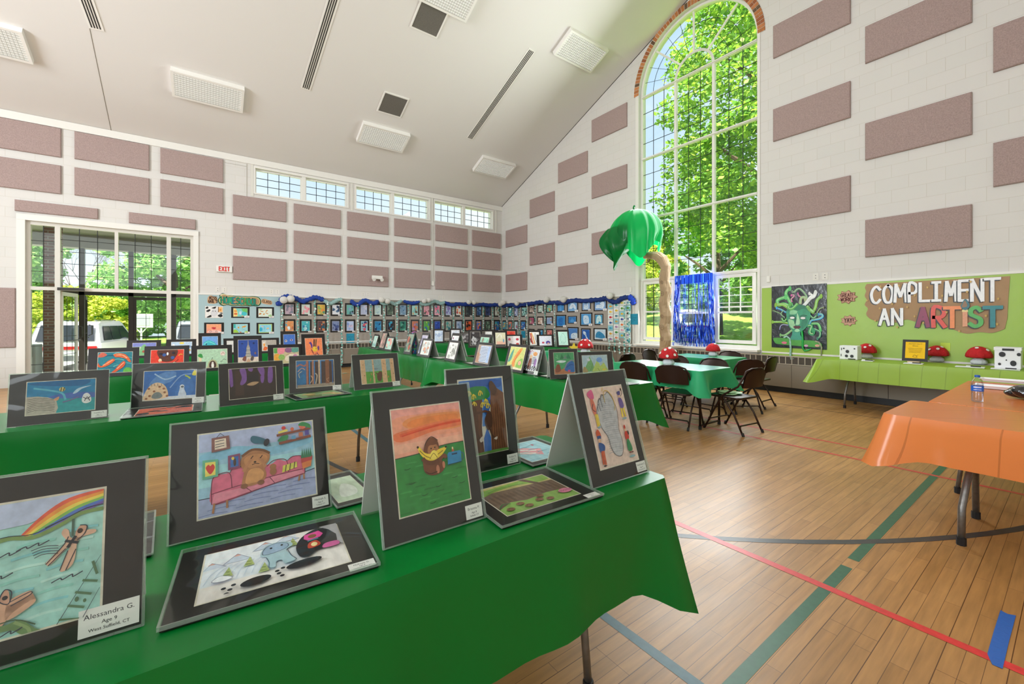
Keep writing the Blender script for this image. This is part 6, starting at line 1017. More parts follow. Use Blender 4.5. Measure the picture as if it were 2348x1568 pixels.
ft += [('o',[(.42,.9),(.36,.86),(.3,.84),(.25,.77),(.2,.7),(.2,.6),(.24,.48),(.34,.36),(.36,.22),(.44,.12),(.58,.1),(.66,.18),(.68,.3),(.66,.42),(.7,.56),(.72,.7),(.66,.86),(.58,.93),(.5,.9)],.007,'55565e'),('s',[(.24,.7),(.25,.77),(.28,.78),(.3,.7)],.007,'55565e'),('s',[(.29,.78),(.31,.85),(.35,.85),(.37,.74)],.007,'55565e'),('s',[(.36,.82),(.38,.89),(.43,.9),(.46,.78)],.007,'55565e'),('s',[(.45,.8),(.47,.93),(.56,.95),(.66,.88),(.7,.76),(.66,.68)],.009,'d8b43c'),('s',[(.44,.95),(.47,1.0)],.01,'d8b43c'),
 ('e',.13,.92,.035,.025,'3c2c34'),('b',[(.04,.93),(.1,.97),(.18,.98),(.2,.88),(.12,.86)],'d85c8c'),('b',[(.09,.85),(.16,.86),(.19,.74),(.15,.64),(.1,.7)],'d8745c'),('l',[(.15,.66),(.15,.52)],.03,'d8b838'),('l',[(.19,.66),(.19,.53)],.025,'e0c850'),('e',.17,.5,.04,.012,'8fb0b8'),('s',[(.14,.8),(.1,.74),(.16,.7)],.01,'3c2c34'),
 ('e',.86,.86,.025,.02,'e0b090'),('b',[(.82,.91),(.9,.92),(.89,.87),(.83,.87)],'4c4484'),('b',[(.82,.82),(.9,.82),(.93,.72),(.86,.68),(.82,.72)],'6c549c'),('l',[(.84,.68),(.83,.58)],.03,'e8cc40'),('l',[(.9,.68),(.91,.58)],.03,'e8cc40'),('e',.87,.55,.06,.012,'8fb0b8'),('s',[(.93,.94),(.96,.9),(.9,.85)],.008,'2c2c34'),('e',.94,.94,.02,.02,'4c3420'),
 ('b',[(.05,.44),(.11,.48),(.16,.42),(.15,.37),(.07,.37)],'c8542c'),('r',.06,.36,.15,.4,'2c4c84'),('e',.1,.335,.03,.03,'e0b090'),('b',[(.06,.31),(.15,.3),(.2,.26),(.16,.2),(.06,.2)],'2c5494'),('l',[(.1,.2),(.08,.06)],.03,'c8542c'),('l',[(.14,.2),(.13,.05)],.03,'d0643c'),('e',.11,.03,.04,.01,'3c2c28'),
 ('e',.8,.44,.025,.03,'c8402c'),('e',.8,.4,.02,.02,'e0b090'),('b',[(.77,.37),(.84,.38),(.86,.3),(.8,.26),(.76,.3)],'cc3c2c'),('b',[(.78,.27),(.84,.27),(.88,.14),(.76,.14)],'2c8450'),('e',.8,.11,.03,.01,'7c3c2c'),('e',.86,.11,.03,.01,'7c3c2c'),('e',.83,.06,.08,.015,'8fb0b8'),('e',.86,.36,.02,.03,'3c2c28')]
tent((1357, 1120.6), (1484.7, 1079.8), (1428, 848), 'tall black matted drawing of a grey foot among four marching figures', ft, (.2, .13, .885, .85), ('Swathana S.', 'Age 8', 'East Lyme, CT'), (.056, .038), group=GA)
GF = 'pictures lying flat on the front row'
mk = [('r',0,0,1,1,'ece4e0'),('r',0,.28,.66,1,'dfe3ea'),('p',[(0,.75),(.06,.62),(.12,.74),(.2,.6),(.28,.8),(.36,.68),(.44,.86),(.54,.74),(.64,.9),(.64,1),(0,1)],'e9ebf0')]
for u, v, s in ((.05,.62,.14),(.22,.66,.18),(.42,.8,.16),(.58,.86,.16)): mk += [('p', [(u-.09,v),(u,v+s),(u+.1,v)], 'c9d3e2'), ('p', [(u-.03,v+s*.7),(u,v+s),(u+.03,v+s*.7)], 'e0a898'), ('l', [(u-.09,v),(u,v+s)], .008, '8c94a8'), ('l', [(u,v+s),(u+.1,v)], .008, '8c94a8')]
for k in range(10): mk.append(('s', [(.02+.05*k, .3), (.06+.05*k, .5), (.14+.05*k, .62)], .006, 'b9c6d8'))
for u, v in ((.16,.36),(.3,.48),(.4,.26),(.62,.68)): mk += [('p', [(u-.035,v),(u+.01,v+.2),(u+.04,v)], 'a3b06c'), ('l', [(u-.02,v+.04),(u+.02,v+.03)], .01, '5c6c3c'), ('l', [(u-.01,v+.1),(u+.015,v+.09)], .01, '5c6c3c')]
mk += [('b',[(.44,.3),(.42,.55),(.38,.62),(.42,.82),(.5,.86),(.6,.8),(.62,.7),(.57,.62),(.6,.45),(.62,.32),(.55,.3),(.53,.4),(.49,.4),(.48,.28)],'a9c3cc'),('b',[(.4,.62),(.42,.78),(.5,.84),(.58,.78),(.58,.68),(.5,.62)],'9cb4cc'),('o',[(.4,.62),(.42,.78),(.5,.84),(.58,.78),(.58,.68),(.5,.62)],.008,'4c6070'),('e',.46,.74,.01,.02,'20242c'),('e',.54,.76,.01,.02,'20242c'),('s',[(.42,.55),(.44,.42),(.44,.3),(.48,.28)],.008,'4c6070'),('s',[(.58,.6),(.6,.45),(.63,.33),(.56,.3)],.008,'4c6070'),
 ('b',[(.66,.36),(.64,.58),(.68,.78),(.76,.92),(.84,.97),(.92,.9),(.97,.7),(.95,.48),(.9,.42),(.8,.42),(.72,.32)],'17181c'),('p',[(.85,1),(1,1),(1,.4),(.96,.5),(.97,.7),(.92,.88)],'a9a4a8'),('p',[(.71,.76),(.72,.86),(.84,.9),(.87,.8),(.84,.73),(.74,.7)],'e54e9c'),('e',.78,.79,.035,.05,'8c5a34'),('b',[(.73,.5),(.74,.62),(.8,.66),(.83,.55),(.79,.5)],'c8452c'),('e',.78,.57,.025,.05,'f0dca0'),('b',[(.84,.42),(.86,.52),(.96,.52),(.96,.42)],'d05c9c'),('l',[(.74,.68),(.82,.7)],.02,'58a0a8'),
 ('e',.35,.1,.1,.075,'15151a',.1),('e',.68,.2,.13,.075,'15151a',.1),('b',[(.07,.3),(.12,.38),(.2,.3),(.14,.26)],'e8eaee'),('o',[(.07,.3),(.12,.38),(.2,.3),(.14,.26)],.006,'6c7484')]
for u, v in ((.15,.11),(.19,.06),(.17,.0),(.21,.13),(.49,.17),(.5,.11),(.52,.05),(.53,.2)): mk.append(('e', u, v, .016, .022, '15151a'))
flat((365, 1452), (868, 1300), (403, 1276), 'black matted drawing of a blue yeti and pink cave lying flat in front', mk, (.125, .17, .865, .86), ('McKayla G.', 'Age 8', 'South Windsor, CT'), (.062, .032), group=GF)
hn = [('r',0,0,1,1,'7c6250'),('p',[(0,.8),(1,.72),(1,1),(0,1)],'c8b878'),('b',[(0,.72),(.2,.8),(.5,.84),(.8,.76),(1,.8),(1,.98),(.5,.96),(0,.9)],'8cb24c'),('p',[(0,0),(1,0),(1,.3),(.7,.34),(.4,.28),(.2,.34),(0,.2)],'8fb45c'),('p',[(.62,1),(.7,1),(.9,.5),(.84,.5)],'6c5040')]
for k in range(30): hn.append(('l', [(.02+.032*k, .36), (.0+.032*k, .66)], .008, ('5e4636','96765e')[k % 2]))
for u, v in ((.1,.12),(.26,.2),(.32,.08),(.5,.16),(.62,.1),(.56,.26)): hn += [('e', u, v, .05, .05, '8c6448'), ('s', [(u-.03,v),(u,v+.03),(u+.03,v+.01)], .01, '5c3c28')]
hn += [('e',.9,.2,.09,.08,'e58aa8'),('t','SMOOTHIE',.9,.2,.05,'7c2c58'),('s',[(0,.2),(.08,.3),(.16,.26)],.02,'3c6c3c'),('s',[(.1,.78),(.3,.84),(.6,.8)],.012,'5c7c34')]
flat((1151.8, 1213.7), (1382.7, 1138), (1105, 1112), 'black matted drawing of green garden beds lying flat beside the foot drawing', hn, (.13, .17, .86, .85), ('Henry C.', 'Age 8', 'Vernon, CT'), (.058, .03), group=GF)
be = [('r',0,0,1,1,'a9d3df'),('p',[(0,.5),(.5,.2),(.7,.5),(.2,.8)],'e8a0a8'),('l',[(.1,.5),(.4,.34)],.06,'f4ece8'),('l',[(.2,.64),(.52,.46)],.06,'f4ece8'),('p',[(.1,.9),(.4,.8),(.3,1),(.05,1)],'e88c94'),('e',.7,.75,.03,.04,'d86c84')]
for k in range(12): be.append(('s', [((k*.3) % .7, .05+k*.08), ((k*.3) % .7+.1, .07+k*.08), ((k*.3) % .7+.25, .05+k*.08)], .02, ('8fc0d4','c4e2ea')[k % 2]))
P0 = onz(1223, 1071, ZT); flat((1223, 1071), (1330, 1043), (1189, 1010), 'flat pale blue and pink striped picture between the waterfall and foot drawings', be, (.1, .12, .9, .86), None, group=GF)
flat((775, 1168), (868, 1143), (758, 1093), 'flat glossy pale green picture just right of the sofa drawing', [('r',0,0,1,1,'c9d8c0'),('b',[(.2,.2),(.5,.7),(.8,.5),(.7,.2)],'e8ece4')], (.1, .12, .9, .86), None, group=GF)
flat((262, 1298), (347, 1275), (300, 1188), 'flat dark matted picture mostly hidden behind the rainbow drawing', [('r',0,0,1,1,'a9a8a4')], (.1, .12, .7, .86), None, group=GF)
# ================================================================ second row
G2 = 'tent-stand pictures on the second row'
oc = [('r',0,0,1,1,'1c82b4'),('r',0,0,1,.45,'2aa0a8'),('b',[(0,.95),(.4,1),(.9,.98),(.8,.8),(.3,.85)],'1668a0'),('b',[(.3,.5),(.6,.6),(1,.55),(1,.4),(.6,.42)],'4a6cb8'),('p',[(0,0),(.42,0),(.45,.15),(.42,.4),(.3,.5),(.15,.55),(0,.55)],'bdb4a8'),('s',[(.1,.8),(.3,.72),(.5,.6),(.55,.4)],.05,'5cb4cc')]
for k in range(8): oc.append(('s', [(.02,.08+k*.055),(.18,.14+k*.05),(.4,.06+k*.05)], .012, '5c544c'))
oc += [('e',.5,.72,.045,.07,'d8c87c'),('l',[(.48,.66),(.49,.78)],.02,'2c2c34'),('l',[(.52,.67),(.53,.77)],.02,'2c2c34'),('b',[(.66,.56),(.72,.7),(.82,.76),(.94,.78),(.8,.7),(.72,.58)],'b4cfe4'),('b',[(.8,.3),(.82,.5),(.88,.55),(.93,.45),(.94,.28),(.86,.22)],'e4e4e6'),('s',[(.84,.3),(.88,.42),(.92,.3)],.02,'3c3c44'),('s',[(.82,.42),(.88,.36),(.93,.44)],.02,'3c3c44'),('s',[(.52,.32),(.62,.36),(.74,.44)],.03,'7c6ca0'),('b',[(.38,.42),(.46,.5),(.44,.38)],'d89c7c')]
tent((15.5, 980.4), (247, 956.5), (250, 847.4), 'black matted ocean drawing with a dolphin, at the left of the second row', oc, (.165, .19, .855, .83), ('Catalina R.', 'Age 11', 'Enfield, CT'), group=G2, sleeve=True)
mo = [('r',0,0,1,1,'2c6cb8'),('b',[(.1,.5),(.3,.9),(.6,.95),(.5,.6)],'5c8cc8'),('b',[(.6,.1),(.7,.6),(.9,.7),(.95,.2)],'3c78c0'),('s',[(.2,.9),(.4,.7),(.6,.8)],.04,'a8c4e0'),('s',[(.5,.4),(.7,.8),(.9,.85)],.03,'8cb0dc'),('r',0,0,1,.1,'d8dce4'),('b',[(.0,.05),(.04,.3),(.12,.5),(.24,.6),(.36,.54),(.44,.36),(.46,.1),(.3,.02),(.1,0)],'e8c4a0'),('b',[(.16,.08),(.2,.24),(.3,.26),(.36,.12),(.28,.04)],'7c8484'),('b',[(.66,.1),(.68,.3),(.7,.42),(.76,.42),(.78,.3),(.82,.12),(.74,.08)],'cfd8e8'),('e',.73,.42,.045,.07,'e0e6f0'),('e',.735,.41,.03,.035,'5c6470'),('b',[(.92,.82),(.96,.98),(1,.95),(1,.8)],'e8d84c'),('s',[(.79,.8),(.84,.76),(.88,.7)],.05,'b8c84c')]
for u, v in ((.1,.4),(.2,.3),(.3,.45),(.4,.25),(.12,.15),(.38,.38),(.06,.06),(.45,.12)): mo.append(('e', u, v, .025, .035, '9c6444'))
for u in (.14,.2,.26,.33): mo.append(('l', [(u,.56),(u+.01,.48)], .012, '5c4c40'))
tent((300, 936), (469, 924), (470.3, 829.4), 'black matted drawing of an astronaut and pale cratered moon, second row', mo, (.15, .15, .865, .82), ('Jacob M.', 'Age 9', 'Tolland, CT'), group=G2)
pu = [('r',0,0,1,1,'3a2822'),('b',[(.35,.6),(.42,.8),(.6,.85),(.72,.7),(.6,.55)],'2c2024'),('b',[(.36,.44),(.48,.52),(.62,.5),(.5,.4)],'c8a07c'),('r',.12,.1,.3,.95,'4a3228'),('r',.62,.1,.86,.95,'45302a')]
for a in ([(.0,.98),(.06,.98),(.08,.5),(.06,.42),(.02,.45)], [(.22,.98),(.34,.98),(.36,.6),(.28,.45),(.22,.48),(.26,.7)], [(.4,.98),(.5,.98),(.48,.88),(.42,.9)], [(.6,.98),(.74,.98),(.74,.7),(.68,.72)], [(.84,.98),(.93,.98),(.92,.5),(.82,.48)], [(.66,.7),(.74,.7),(.72,.48),(.67,.48)]): pu.append(('b', a, '8a5cac'))
tent((504, 932.6), (651.7, 915.7), (647.5, 826.6), 'black matted dark stage drawing with purple curtains, middle of second row', pu, (.145, .14, .875, .86), ('Olivia T.', 'Age 9', 'Enfield, CT'), group=G2)
bt = [('r',0,0,1,1,'2c6ca4'),('r',.3,.08,1,.95,'4a3028'),('p',[(.02,0),(1,.0),(1,.14),(.5,.1),(.02,.1)],'a08c7c')]
for u, w_, c in ((.28,.05,'b0705c'),(.43,.04,'b87c64'),(.6,.045,'c8a890'),(.82,.1,'8c5434'),(.96,.02,'2c6cb0'),(.34,.03,'3c84c4'),(.47,.02,'3c84c4'),(.64,.02,'3c84c4')): bt.append(('p', [(u-w_/2,.1),(u+w_/2,.1),(u+w_/2+.01,1),(u-w_/2,1)], c))
bt += [('s',[(.02,.8),(.1,.86),(.2,.8),(.26,.86)],.05,'b87060'),('s',[(.04,.6),(.14,.72),(.22,.66)],.03,'c89c84'),('s',[(.1,.3),(.06,.5),(.14,.6)],.02,'d8c8a0'),('s',[(.36,.15),(.42,.3),(.38,.42)],.03,'d0a484'),('s',[(.5,.12),(.54,.4),(.5,.5)],.04,'c0b0a0'),('s',[(.84,.15),(.8,.26),(.86,.3)],.02,'c89474'),('b',[(.04,.15),(.1,.4),(.2,.5),(.24,.15)],'2878b0')]
tent((664, 903), (783.6, 893.8), (780, 812.5), 'black matted drawing of blue and brown tree trunks, second row', bt, (.13, .14, .855, .86), ('Megan H.', 'Age 9', 'Somers, CT'), group=G2)
fo = [('r',0,0,1,1,'93b0b4'),('r',0,0,1,.5,'5ca03c')]
for u, w_ in ((.07,.14),(.37,.055),(.7,.15),(.95,.12)): fo += [('p', [(u-w_/2,0),(u+w_/2,0),(u+w_/2-.01,1),(u-w_/2,1)], 'e0b48c'), ('e', u, .8, .012, .02, '8c5c3c'), ('e', u+.02, .35, .012, .02, '8c5c3c')]
fo += [('e',.45,.6,.06,.04,'7c8c94'),('b',[(.48,.1),(.46,.3),(.5,.42),(.56,.48),(.62,.42),(.6,.2),(.56,.08)],'6c4028'),('s',[(.5,.34),(.44,.42)],.04,'6c4028'),('s',[(.24,.1),(.26,.2)],.03,'d88c4c'),('s',[(.3,.35),(.29,.42)],.03,'d87c5c'),('s',[(.8,.2),(.81,.26)],.03,'d88c4c')]
tent((813, 895), (918.7, 884.5), (910.5, 809.4), 'black matted drawing of a small bear among pale trunks, right end of second row', fo, (.165, .15, .885, .84), ('Brielle T.', 'Age 8', 'Enfield, CT'), group=G2)
flat((275.5, 962), (462, 943), (305, 938), 'flat red and grey picture lying before the astronaut drawing', doodle(('d8664c','4c4044','e0988c','2c2c34'), 51, 8, 5), (.15, .12, .87, .8), None, group='pictures lying flat on the second row')
flat((680, 919), (806, 903), (664, 905), 'flat autumn leaf picture lying before the blue tree trunks', doodle(('8cac7c','a08c4c','c8b078','6c7c4c'), 52, 9, 5), (.15, .15, .9, .85), None, group='pictures lying flat on the second row')
# ================================================================ third and fourth rows
G3 = 'tent-stand pictures on the third row'; G4 = 'tent-stand pictures on the fourth row'
koi = [('r',0,0,1,1,'2c8494'),('b',[(.0,.85),(.1,1),(.25,.9),(.15,.78),(0,.78)],'d86c58'),('b',[(.75,.0),(.8,.2),(.95,.2),(1,0)],'68b44c')]
for k in range(9): koi.append(('s', [((k*.23) % .7,.1+k*.1),((k*.23) % .7+.12,.16+k*.1),((k*.23) % .7+.3,.1+k*.1)], .03, ('5cb4b8','1c5c84','78c4c0')[k % 3]))
koi += [('b',[(.0,.36),(.06,.28),(.2,.3),(.36,.42),(.48,.58),(.46,.68),(.36,.64),(.24,.52),(.12,.34),(.04,.42),(.02,.5)],'e0653a'),('s',[(.16,.38),(.3,.5),(.42,.62)],.05,'f0a878'),('b',[(.44,.88),(.56,.94),(.76,.9),(.88,.74),(.97,.5),(.9,.5),(.8,.66),(.62,.74),(.5,.76)],'e26a3c'),('s',[(.54,.86),(.7,.84),(.84,.7)],.05,'f0b088'),('b',[(.4,.0),(.5,.14),(.6,.34),(.74,.54),(.8,.46),(.76,.28),(.62,.12),(.5,.0)],'dc5c38'),('s',[(.56,.18),(.68,.36),(.75,.46)],.04,'f0b088')]
tent((198, 868), (317, 859), (319, 795.7), 'black matted drawing of orange koi, left end of third row', koi, (.19, .13, .86, .84), None, group=G3, sleeve=False, base=('y', 6.28))
dr = [('r',0,0,1,1,'e2402c'),('r',0,0,1,.3,'f0803c'),('b',[(.2,1),(.8,1),(.7,.5),(.5,.4),(.3,.5)],'5c3428'),('e',.5,.1,.17,.2,'e8c83c'),('e',.5,.06,.08,.1,'7c4c2c'),('e',.28,.48,.05,.09,'f0dcb0'),('e',.72,.3,.05,.08,'f0dcb0'),('e',.66,.6,.06,.08,'3c5c9c'),('e',.4,.75,.06,.08,'3c5c9c'),('e',.5,.8,.03,.08,'e8e8e8'),('s',[(.85,.7),(.9,.76),(.96,.74)],.04,'f0b03c'),('l',[(.72,.34),(.84,.5)],.02,'4c2c20'),('l',[(.28,.44),(.36,.2)],.03,'e8604c'),('e',.3,.8,.05,.06,'2c2430'),('e',.68,.84,.05,.06,'2c2430')]
tent((328, 854), (433, 852), (433, 791.5), 'black matted bright red drum kit drawing, third row', dr, (.145, .13, .87, .85), None, group=G3, sleeve=False, base=('y', 6.28))
pe = [('r',0,0,1,1,'b4d8b8'),('p',[(.03,.6),(.14,.6),(.13,.25),(.05,.25)],'e8d8b0'),('e',.09,.68,.075,.1,'3c9c4c'),('e',.13,.6,.05,.05,'3c9c4c'),('r',0,0,1,.06,'c8c0a0'),('e',.5,.1,.17,.34,'b8b890'),('e',.5,.12,.12,.25,'4c3028'),('e',.5,.12,.045,.16,'f0ece4'),('e',.5,.26,.035,.05,'e8e0d4'),('s',[(.47,.44),(.5,.54)],.02,'3c3c34'),('e',.85,.75,.09,.13,'e8dcd0'),('s',[(.8,.7),(.86,.8),(.9,.72)],.02,'b0604c'),('s',[(.84,.4),(.9,.44),(.96,.38)],.02,'4c4c44'),('s',[(.76,.3),(.84,.34)],.02,'4c4c44')]
tent((438.6, 851), (533.3, 848), (533, 790), 'black matted mint green drawing of a penguin in a burrow, third row', pe, (.145, .12, .87, .84), None, group=G3, sleeve=False, base=('y', 6.28))
ca = [('r',0,0,1,1,'2c4c9c'),('r',0,0,1,.3,'d8c8b8'),('p',[(.35,.3),(.4,.5),(.42,.7),(.47,.8),(.49,.98),(.51,.98),(.53,.8),(.58,.7),(.6,.5),(.66,.3)],'9c9890'),('l',[(.42,.66),(.58,.66)],.012,'e0d8c4'),('l',[(.38,.5),(.62,.5)],.012,'e0d8c4'),('l',[(.36,.38),(.64,.38)],.012,'e0d8c4'),('b',[(.2,.2),(.3,.34),(.4,.3),(.36,.14)],'7c4c40'),('b',[(.6,.2),(.7,.36),(.78,.26),(.7,.14)],'5c504c'),('e',.78,.86,.05,.04,'1c2c5c'),('e',.85,.45,.05,.05,'7c5c5c'),('b',[(.4,.1),(.5,.24),(.6,.12)],'c8a084'),('e',.2,.85,.06,.03,'20386c')]
tent((536, 850), (602, 849), (599.4, 769), 'tall black matted drawing of a night-time tower on snow, third row', ca, (.16, .12, .86, .87), None, group=G3, sleeve=False, base=('y', 6.28))
sn_ = [('r',0,0,1,1,'c8b890'),('b',[(0,.7),(.0,1),(.2,1),(.14,.7)],'58a04c'),('b',[(.16,.66),(.16,1),(.42,1),(.42,.72),(.3,.6)],'e88c98'),('b',[(.44,.8),(.5,1),(.7,1),(.72,.74),(.56,.68)],'8c5c84'),('b',[(.74,.7),(.74,1),(1,1),(1,.74)],'5c9c8c'),('b',[(.0,.3),(.04,.6),(.2,.6),(.26,.3),(.1,.1)],'e8a43c'),('e',.3,.4,.13,.18,'8ab05c'),('b',[(.44,.2),(.5,.5),(.7,.64),(.96,.6),(.98,.3),(.7,.1)],'e4d4bc'),('e',.85,.45,.09,.1,'c46ca0'),('s',[(.5,.5),(.66,.62),(.9,.6)],.025,'8c5c4c'),('b',[(.6,.05),(.8,.2),(1,.1),(.9,0)],'d8a0b0')]
tent((616, 847), (698, 842), (692, 788.5), 'black matted patchwork coloured snail drawing, third row', sn_, (.16, .14, .86, .84), None, group=G3, sleeve=False, base=('y', 6.28))
rb = [('r',0,0,1,1,'ef8858'),('b',[(.3,.72),(.22,.8),(.34,.84),(.42,.68),(.36,.56)],'5c3c8c'),('l',[(.5,.62),(.54,.94)],.05,'3c2c28'),('l',[(.6,.62),(.66,.94)],.05,'6c5434'),('b',[(.4,.5),(.46,.62),(.62,.62),(.7,.5),(.6,.42),(.48,.42)],'e8c03c'),('e',.62,.54,.02,.02,'3c1c18'),('b',[(.7,.6),(.8,.66),(.8,.5),(.74,.46)],'6c3c7c'),('s',[(.34,.5),(.4,.4),(.44,.34)],.03,'7c3038'),('s',[(.46,.3),(.54,.26),(.6,.32)],.03,'7c3038'),('s',[(.66,.36),(.74,.26)],.03,'5c2c58')]
tent((695, 842), (750, 840), (745, 765), 'black matted orange picture with a purple and yellow rabbit, right end of third row', rb, (.15, .12, .86, .86), None, group=G3, sleeve=False, base=('y', 6.28))
for BL, BR, TR, lb, pr in (((288, 818), (368, 816), (368, 779), 'black matted violet-topped green drawing behind the koi, fourth row', [('r',0,0,1,1,'b8c8a8'),('r',0,.7,1,1,'7c84c4'),('b',[(.3,0),(.34,.6),(.5,.9),(.6,.6),(.64,0)],'7cb07c'),('e',.47,.3,.06,.1,'a0503c')]),
    ((380, 817), (450, 814.5), (450, 777), 'black matted picture with a yellow sun and cartoon animals, fourth row', [('r',0,0,1,1,'b8cce0'),('e',.5,.9,.12,.08,'e8cc4c'),('e',.1,.75,.06,.1,'e8e8ec'),('e',.9,.6,.06,.1,'7c8ca8'),('e',.5,.5,.2,.2,'d8c0a8'),('e',.9,.3,.04,.08,'d8b04c')]),
    ((455, 814), (507.5, 812), (507, 763), 'black matted drawing of a swirling turquoise whale, fourth row', [('r',0,0,1,1,'6c9cd4'),('b',[(.05,.3),(.1,.6),(.4,.75),(.8,.6),(.95,.3),(.6,.4),(.3,.3)],'3cb0b8'),('s',[(.1,.5),(.4,.66),(.8,.5)],.04,'7cd0cc'),('e',.26,.5,.04,.05,'28345c')]),
    ((513, 812), (560, 811), (559, 775), 'black matted white snowman drawing half hidden by the tower, fourth row', [('r',0,0,1,1,'d4d2cc'),('e',.3,.6,.14,.2,'ece8e4'),('o',[(.2,.6),(.3,.76),(.42,.6),(.3,.45)],.02,'6c6864')]),
    ((592, 810), (641, 808.5), (641, 774), 'black matted grey drawing with an orange fox, fourth row', [('r',0,0,1,1,'c4bcb0'),('r',.3,.5,1,1,'a8a094'),('e',.18,.6,.07,.2,'e8a050'),('b',[(.1,.1),(.2,.4),(.4,.3),(.3,.05)],'d8642c'),('e',.16,.75,.05,.06,'f0e4d8')]),
    ((645, 809), (684, 807), (682, 759), 'black matted dark blue drawing of two watching eyes, fourth row', [('r',0,0,1,1,'3c68b4'),('b',[(.1,.55),(.2,.66),(.32,.55),(.2,.48)],'c8b8b0'),('b',[(.55,.6),(.68,.7),(.82,.6),(.68,.54)],'b8a8c0'),('e',.2,.57,.04,.05,'1c2440'),('e',.68,.62,.05,.06,'1c2440')])):
    tent(BL, BR, TR, lb, pr, (.17, .14, .85, .84), None, group=G4, sleeve=False, base=('y', 9.12))
# ================================================================ long right row (facing the left) and the tables beyond
G5 = 'tent-stand pictures on the long right row'; G6 = 'tent-stand pictures on the short tables beyond'
def W(s): return s.split()
def pal(s, seed, n=9, k=8): return doodle(W(s), seed, n, k)
R5 = [((848, 793), (859, 798), (868, 767), 'sleeved mint green sketch, farthest on the long right row', 'a8ccc0 6c9ca8 d0dcd0 8cb49c'), ((866, 799), (875.5, 803), (889.5, 760), 'tall sleeved pink and brown patterned picture, far end of long right row', 'b09084 d8a8a0 6c5c54 8c8c7c'), ((878.4, 804), (894, 808), (903.4, 772), 'sleeved mint picture with a pink top, far end of long right row', 'b0d4c4 e0a89c 7cb0a0 d07c70'),
 ((923.4, 807), (938, 810), (953, 761.4), 'black matted sketch of red roofs behind the painted totem', '8ca08c b4604c 4c6c5c 5c504c'), ((955, 811), (966, 815), (986, 763), 'grey matted lavender sketch just behind the totem', 'b8b4c8 8c88a0 d8d4e0 7c8494'), ((958.9, 816), (979.7, 819.5), (992.4, 777), 'sleeved white sketch with small coloured figures beside the totem', 'e0e6e0 e0a88c 8cb0c8 c8c8c0'),
 ((1022, 804), (1038, 808), (1053, 764), 'sleeved white picture with a maroon corner, behind the glare-white one', 'e6e6e6 8c3c5c d8d8dc c8c4c4'), ((1013.3, 825), (1042, 831), (1053, 781.3), 'glare-white sleeved sketch in the middle of the long right row', 'e8e8e2 b8b8b0 d4d4cc 9c9c94'), ((1086, 822), (1108, 828), (1127, 767), 'grey matted green picture just behind the piano keys drawing', '98c8b0 7cb49c b4a890 8c8474')]
for BL, BR, TR, lb, pl in R5: tent(BL, BR, TR, lb, pal(pl, int(BL[0])), (.13, .12, .87, .88), None, group=G5, sleeve=False, hmax=.42, base=('x', 2.96 if BL[0] not in (1022, 1086) else 3.33))
pk = [('r',0,0,1,1,'a89484'),('r',.2,.04,.98,.96,'a9bede'),('p',[(0,0),(.3,0),(.3,.5),(0,.6)],'b08870')]
for k in range(11): pk += [('l', [(.22,.1+k*.08),(.8,.1+k*.08)], .03, 'eeeef2'), ('l', [(.24,.06+k*.08),(.78,.06+k*.08)], .018, '2c2c38')]
tent((1077, 836), (1116.6, 841), (1129.9, 786.5), 'sleeved drawing of black and white keys, middle of the long right row', pk, (.14, .13, .9, .88), None, group=G5, sleeve=False, base=('x', 2.96))
gi = [('r',0,0,1,1,'c8cc7c'),('b',[(.3,.1),(.35,.5),(.6,.9),(.8,.95),(.7,.7),(.5,.4),(.5,.1)],'e09450'),('b',[(.0,.3),(.1,.7),(.25,.9),(.2,.4)],'5c9c88'),('b',[(.6,.1),(.7,.4),(.95,.5),(.95,.1)],'8cb45c'),('e',.8,.3,.1,.1,'e8a890'),('b',[(0,0),(.2,.1),(.9,.06),(1,0)],'e0d4b0'),('s',[(.45,.3),(.55,.6),(.7,.85)],.03,'c46c34')]
tent((1157.5, 842), (1190, 850), (1199, 790.5), 'black matted drawing of an orange giraffe behind the brown figure', gi, (.14, .1, .9, .9), None, group=G5, sleeve=False, base=('x', 2.96))
bf = [('r',0,0,1,1,'dcd8e0'),('b',[(.4,.1),(.42,.5),(.5,.64),(.6,.5),(.62,.1)],'8c4c38'),('e',.5,.66,.1,.09,'e8c0a0'),('e',.74,.8,.14,.1,'e8a060'),('e',.28,.84,.16,.08,'c8b4dc'),('e',.85,.4,.08,.2,'a87cb8'),('e',.15,.45,.1,.16,'b8d0e0'),('s',[(.3,.94),(.4,.88),(.5,.95),(.6,.88)],.02,'c43c4c')]
for i in range(7):
    for j in range(3): bf.append(('r', .02+i*.14+(j % 2)*.07, .02+j*.07, min(.98, .09+i*.14+(j % 2)*.07), .085+j*.07, '22222a'))
for k in range(5): bf += [('l', [(.18,.34+k*.07),(.38,.36+k*.07)], .018, '3c3c48'), ('l', [(.64,.34+k*.07),(.84,.36+k*.07)], .018, '3c3c48')]
tent((1179, 851.5), (1232, 861), (1244.4, 795.7), 'black matted drawing of a brown figure on a chequered floor, long right row', bf, (.14, .12, .87, .88), (), group=G5, base=('x', 2.98))
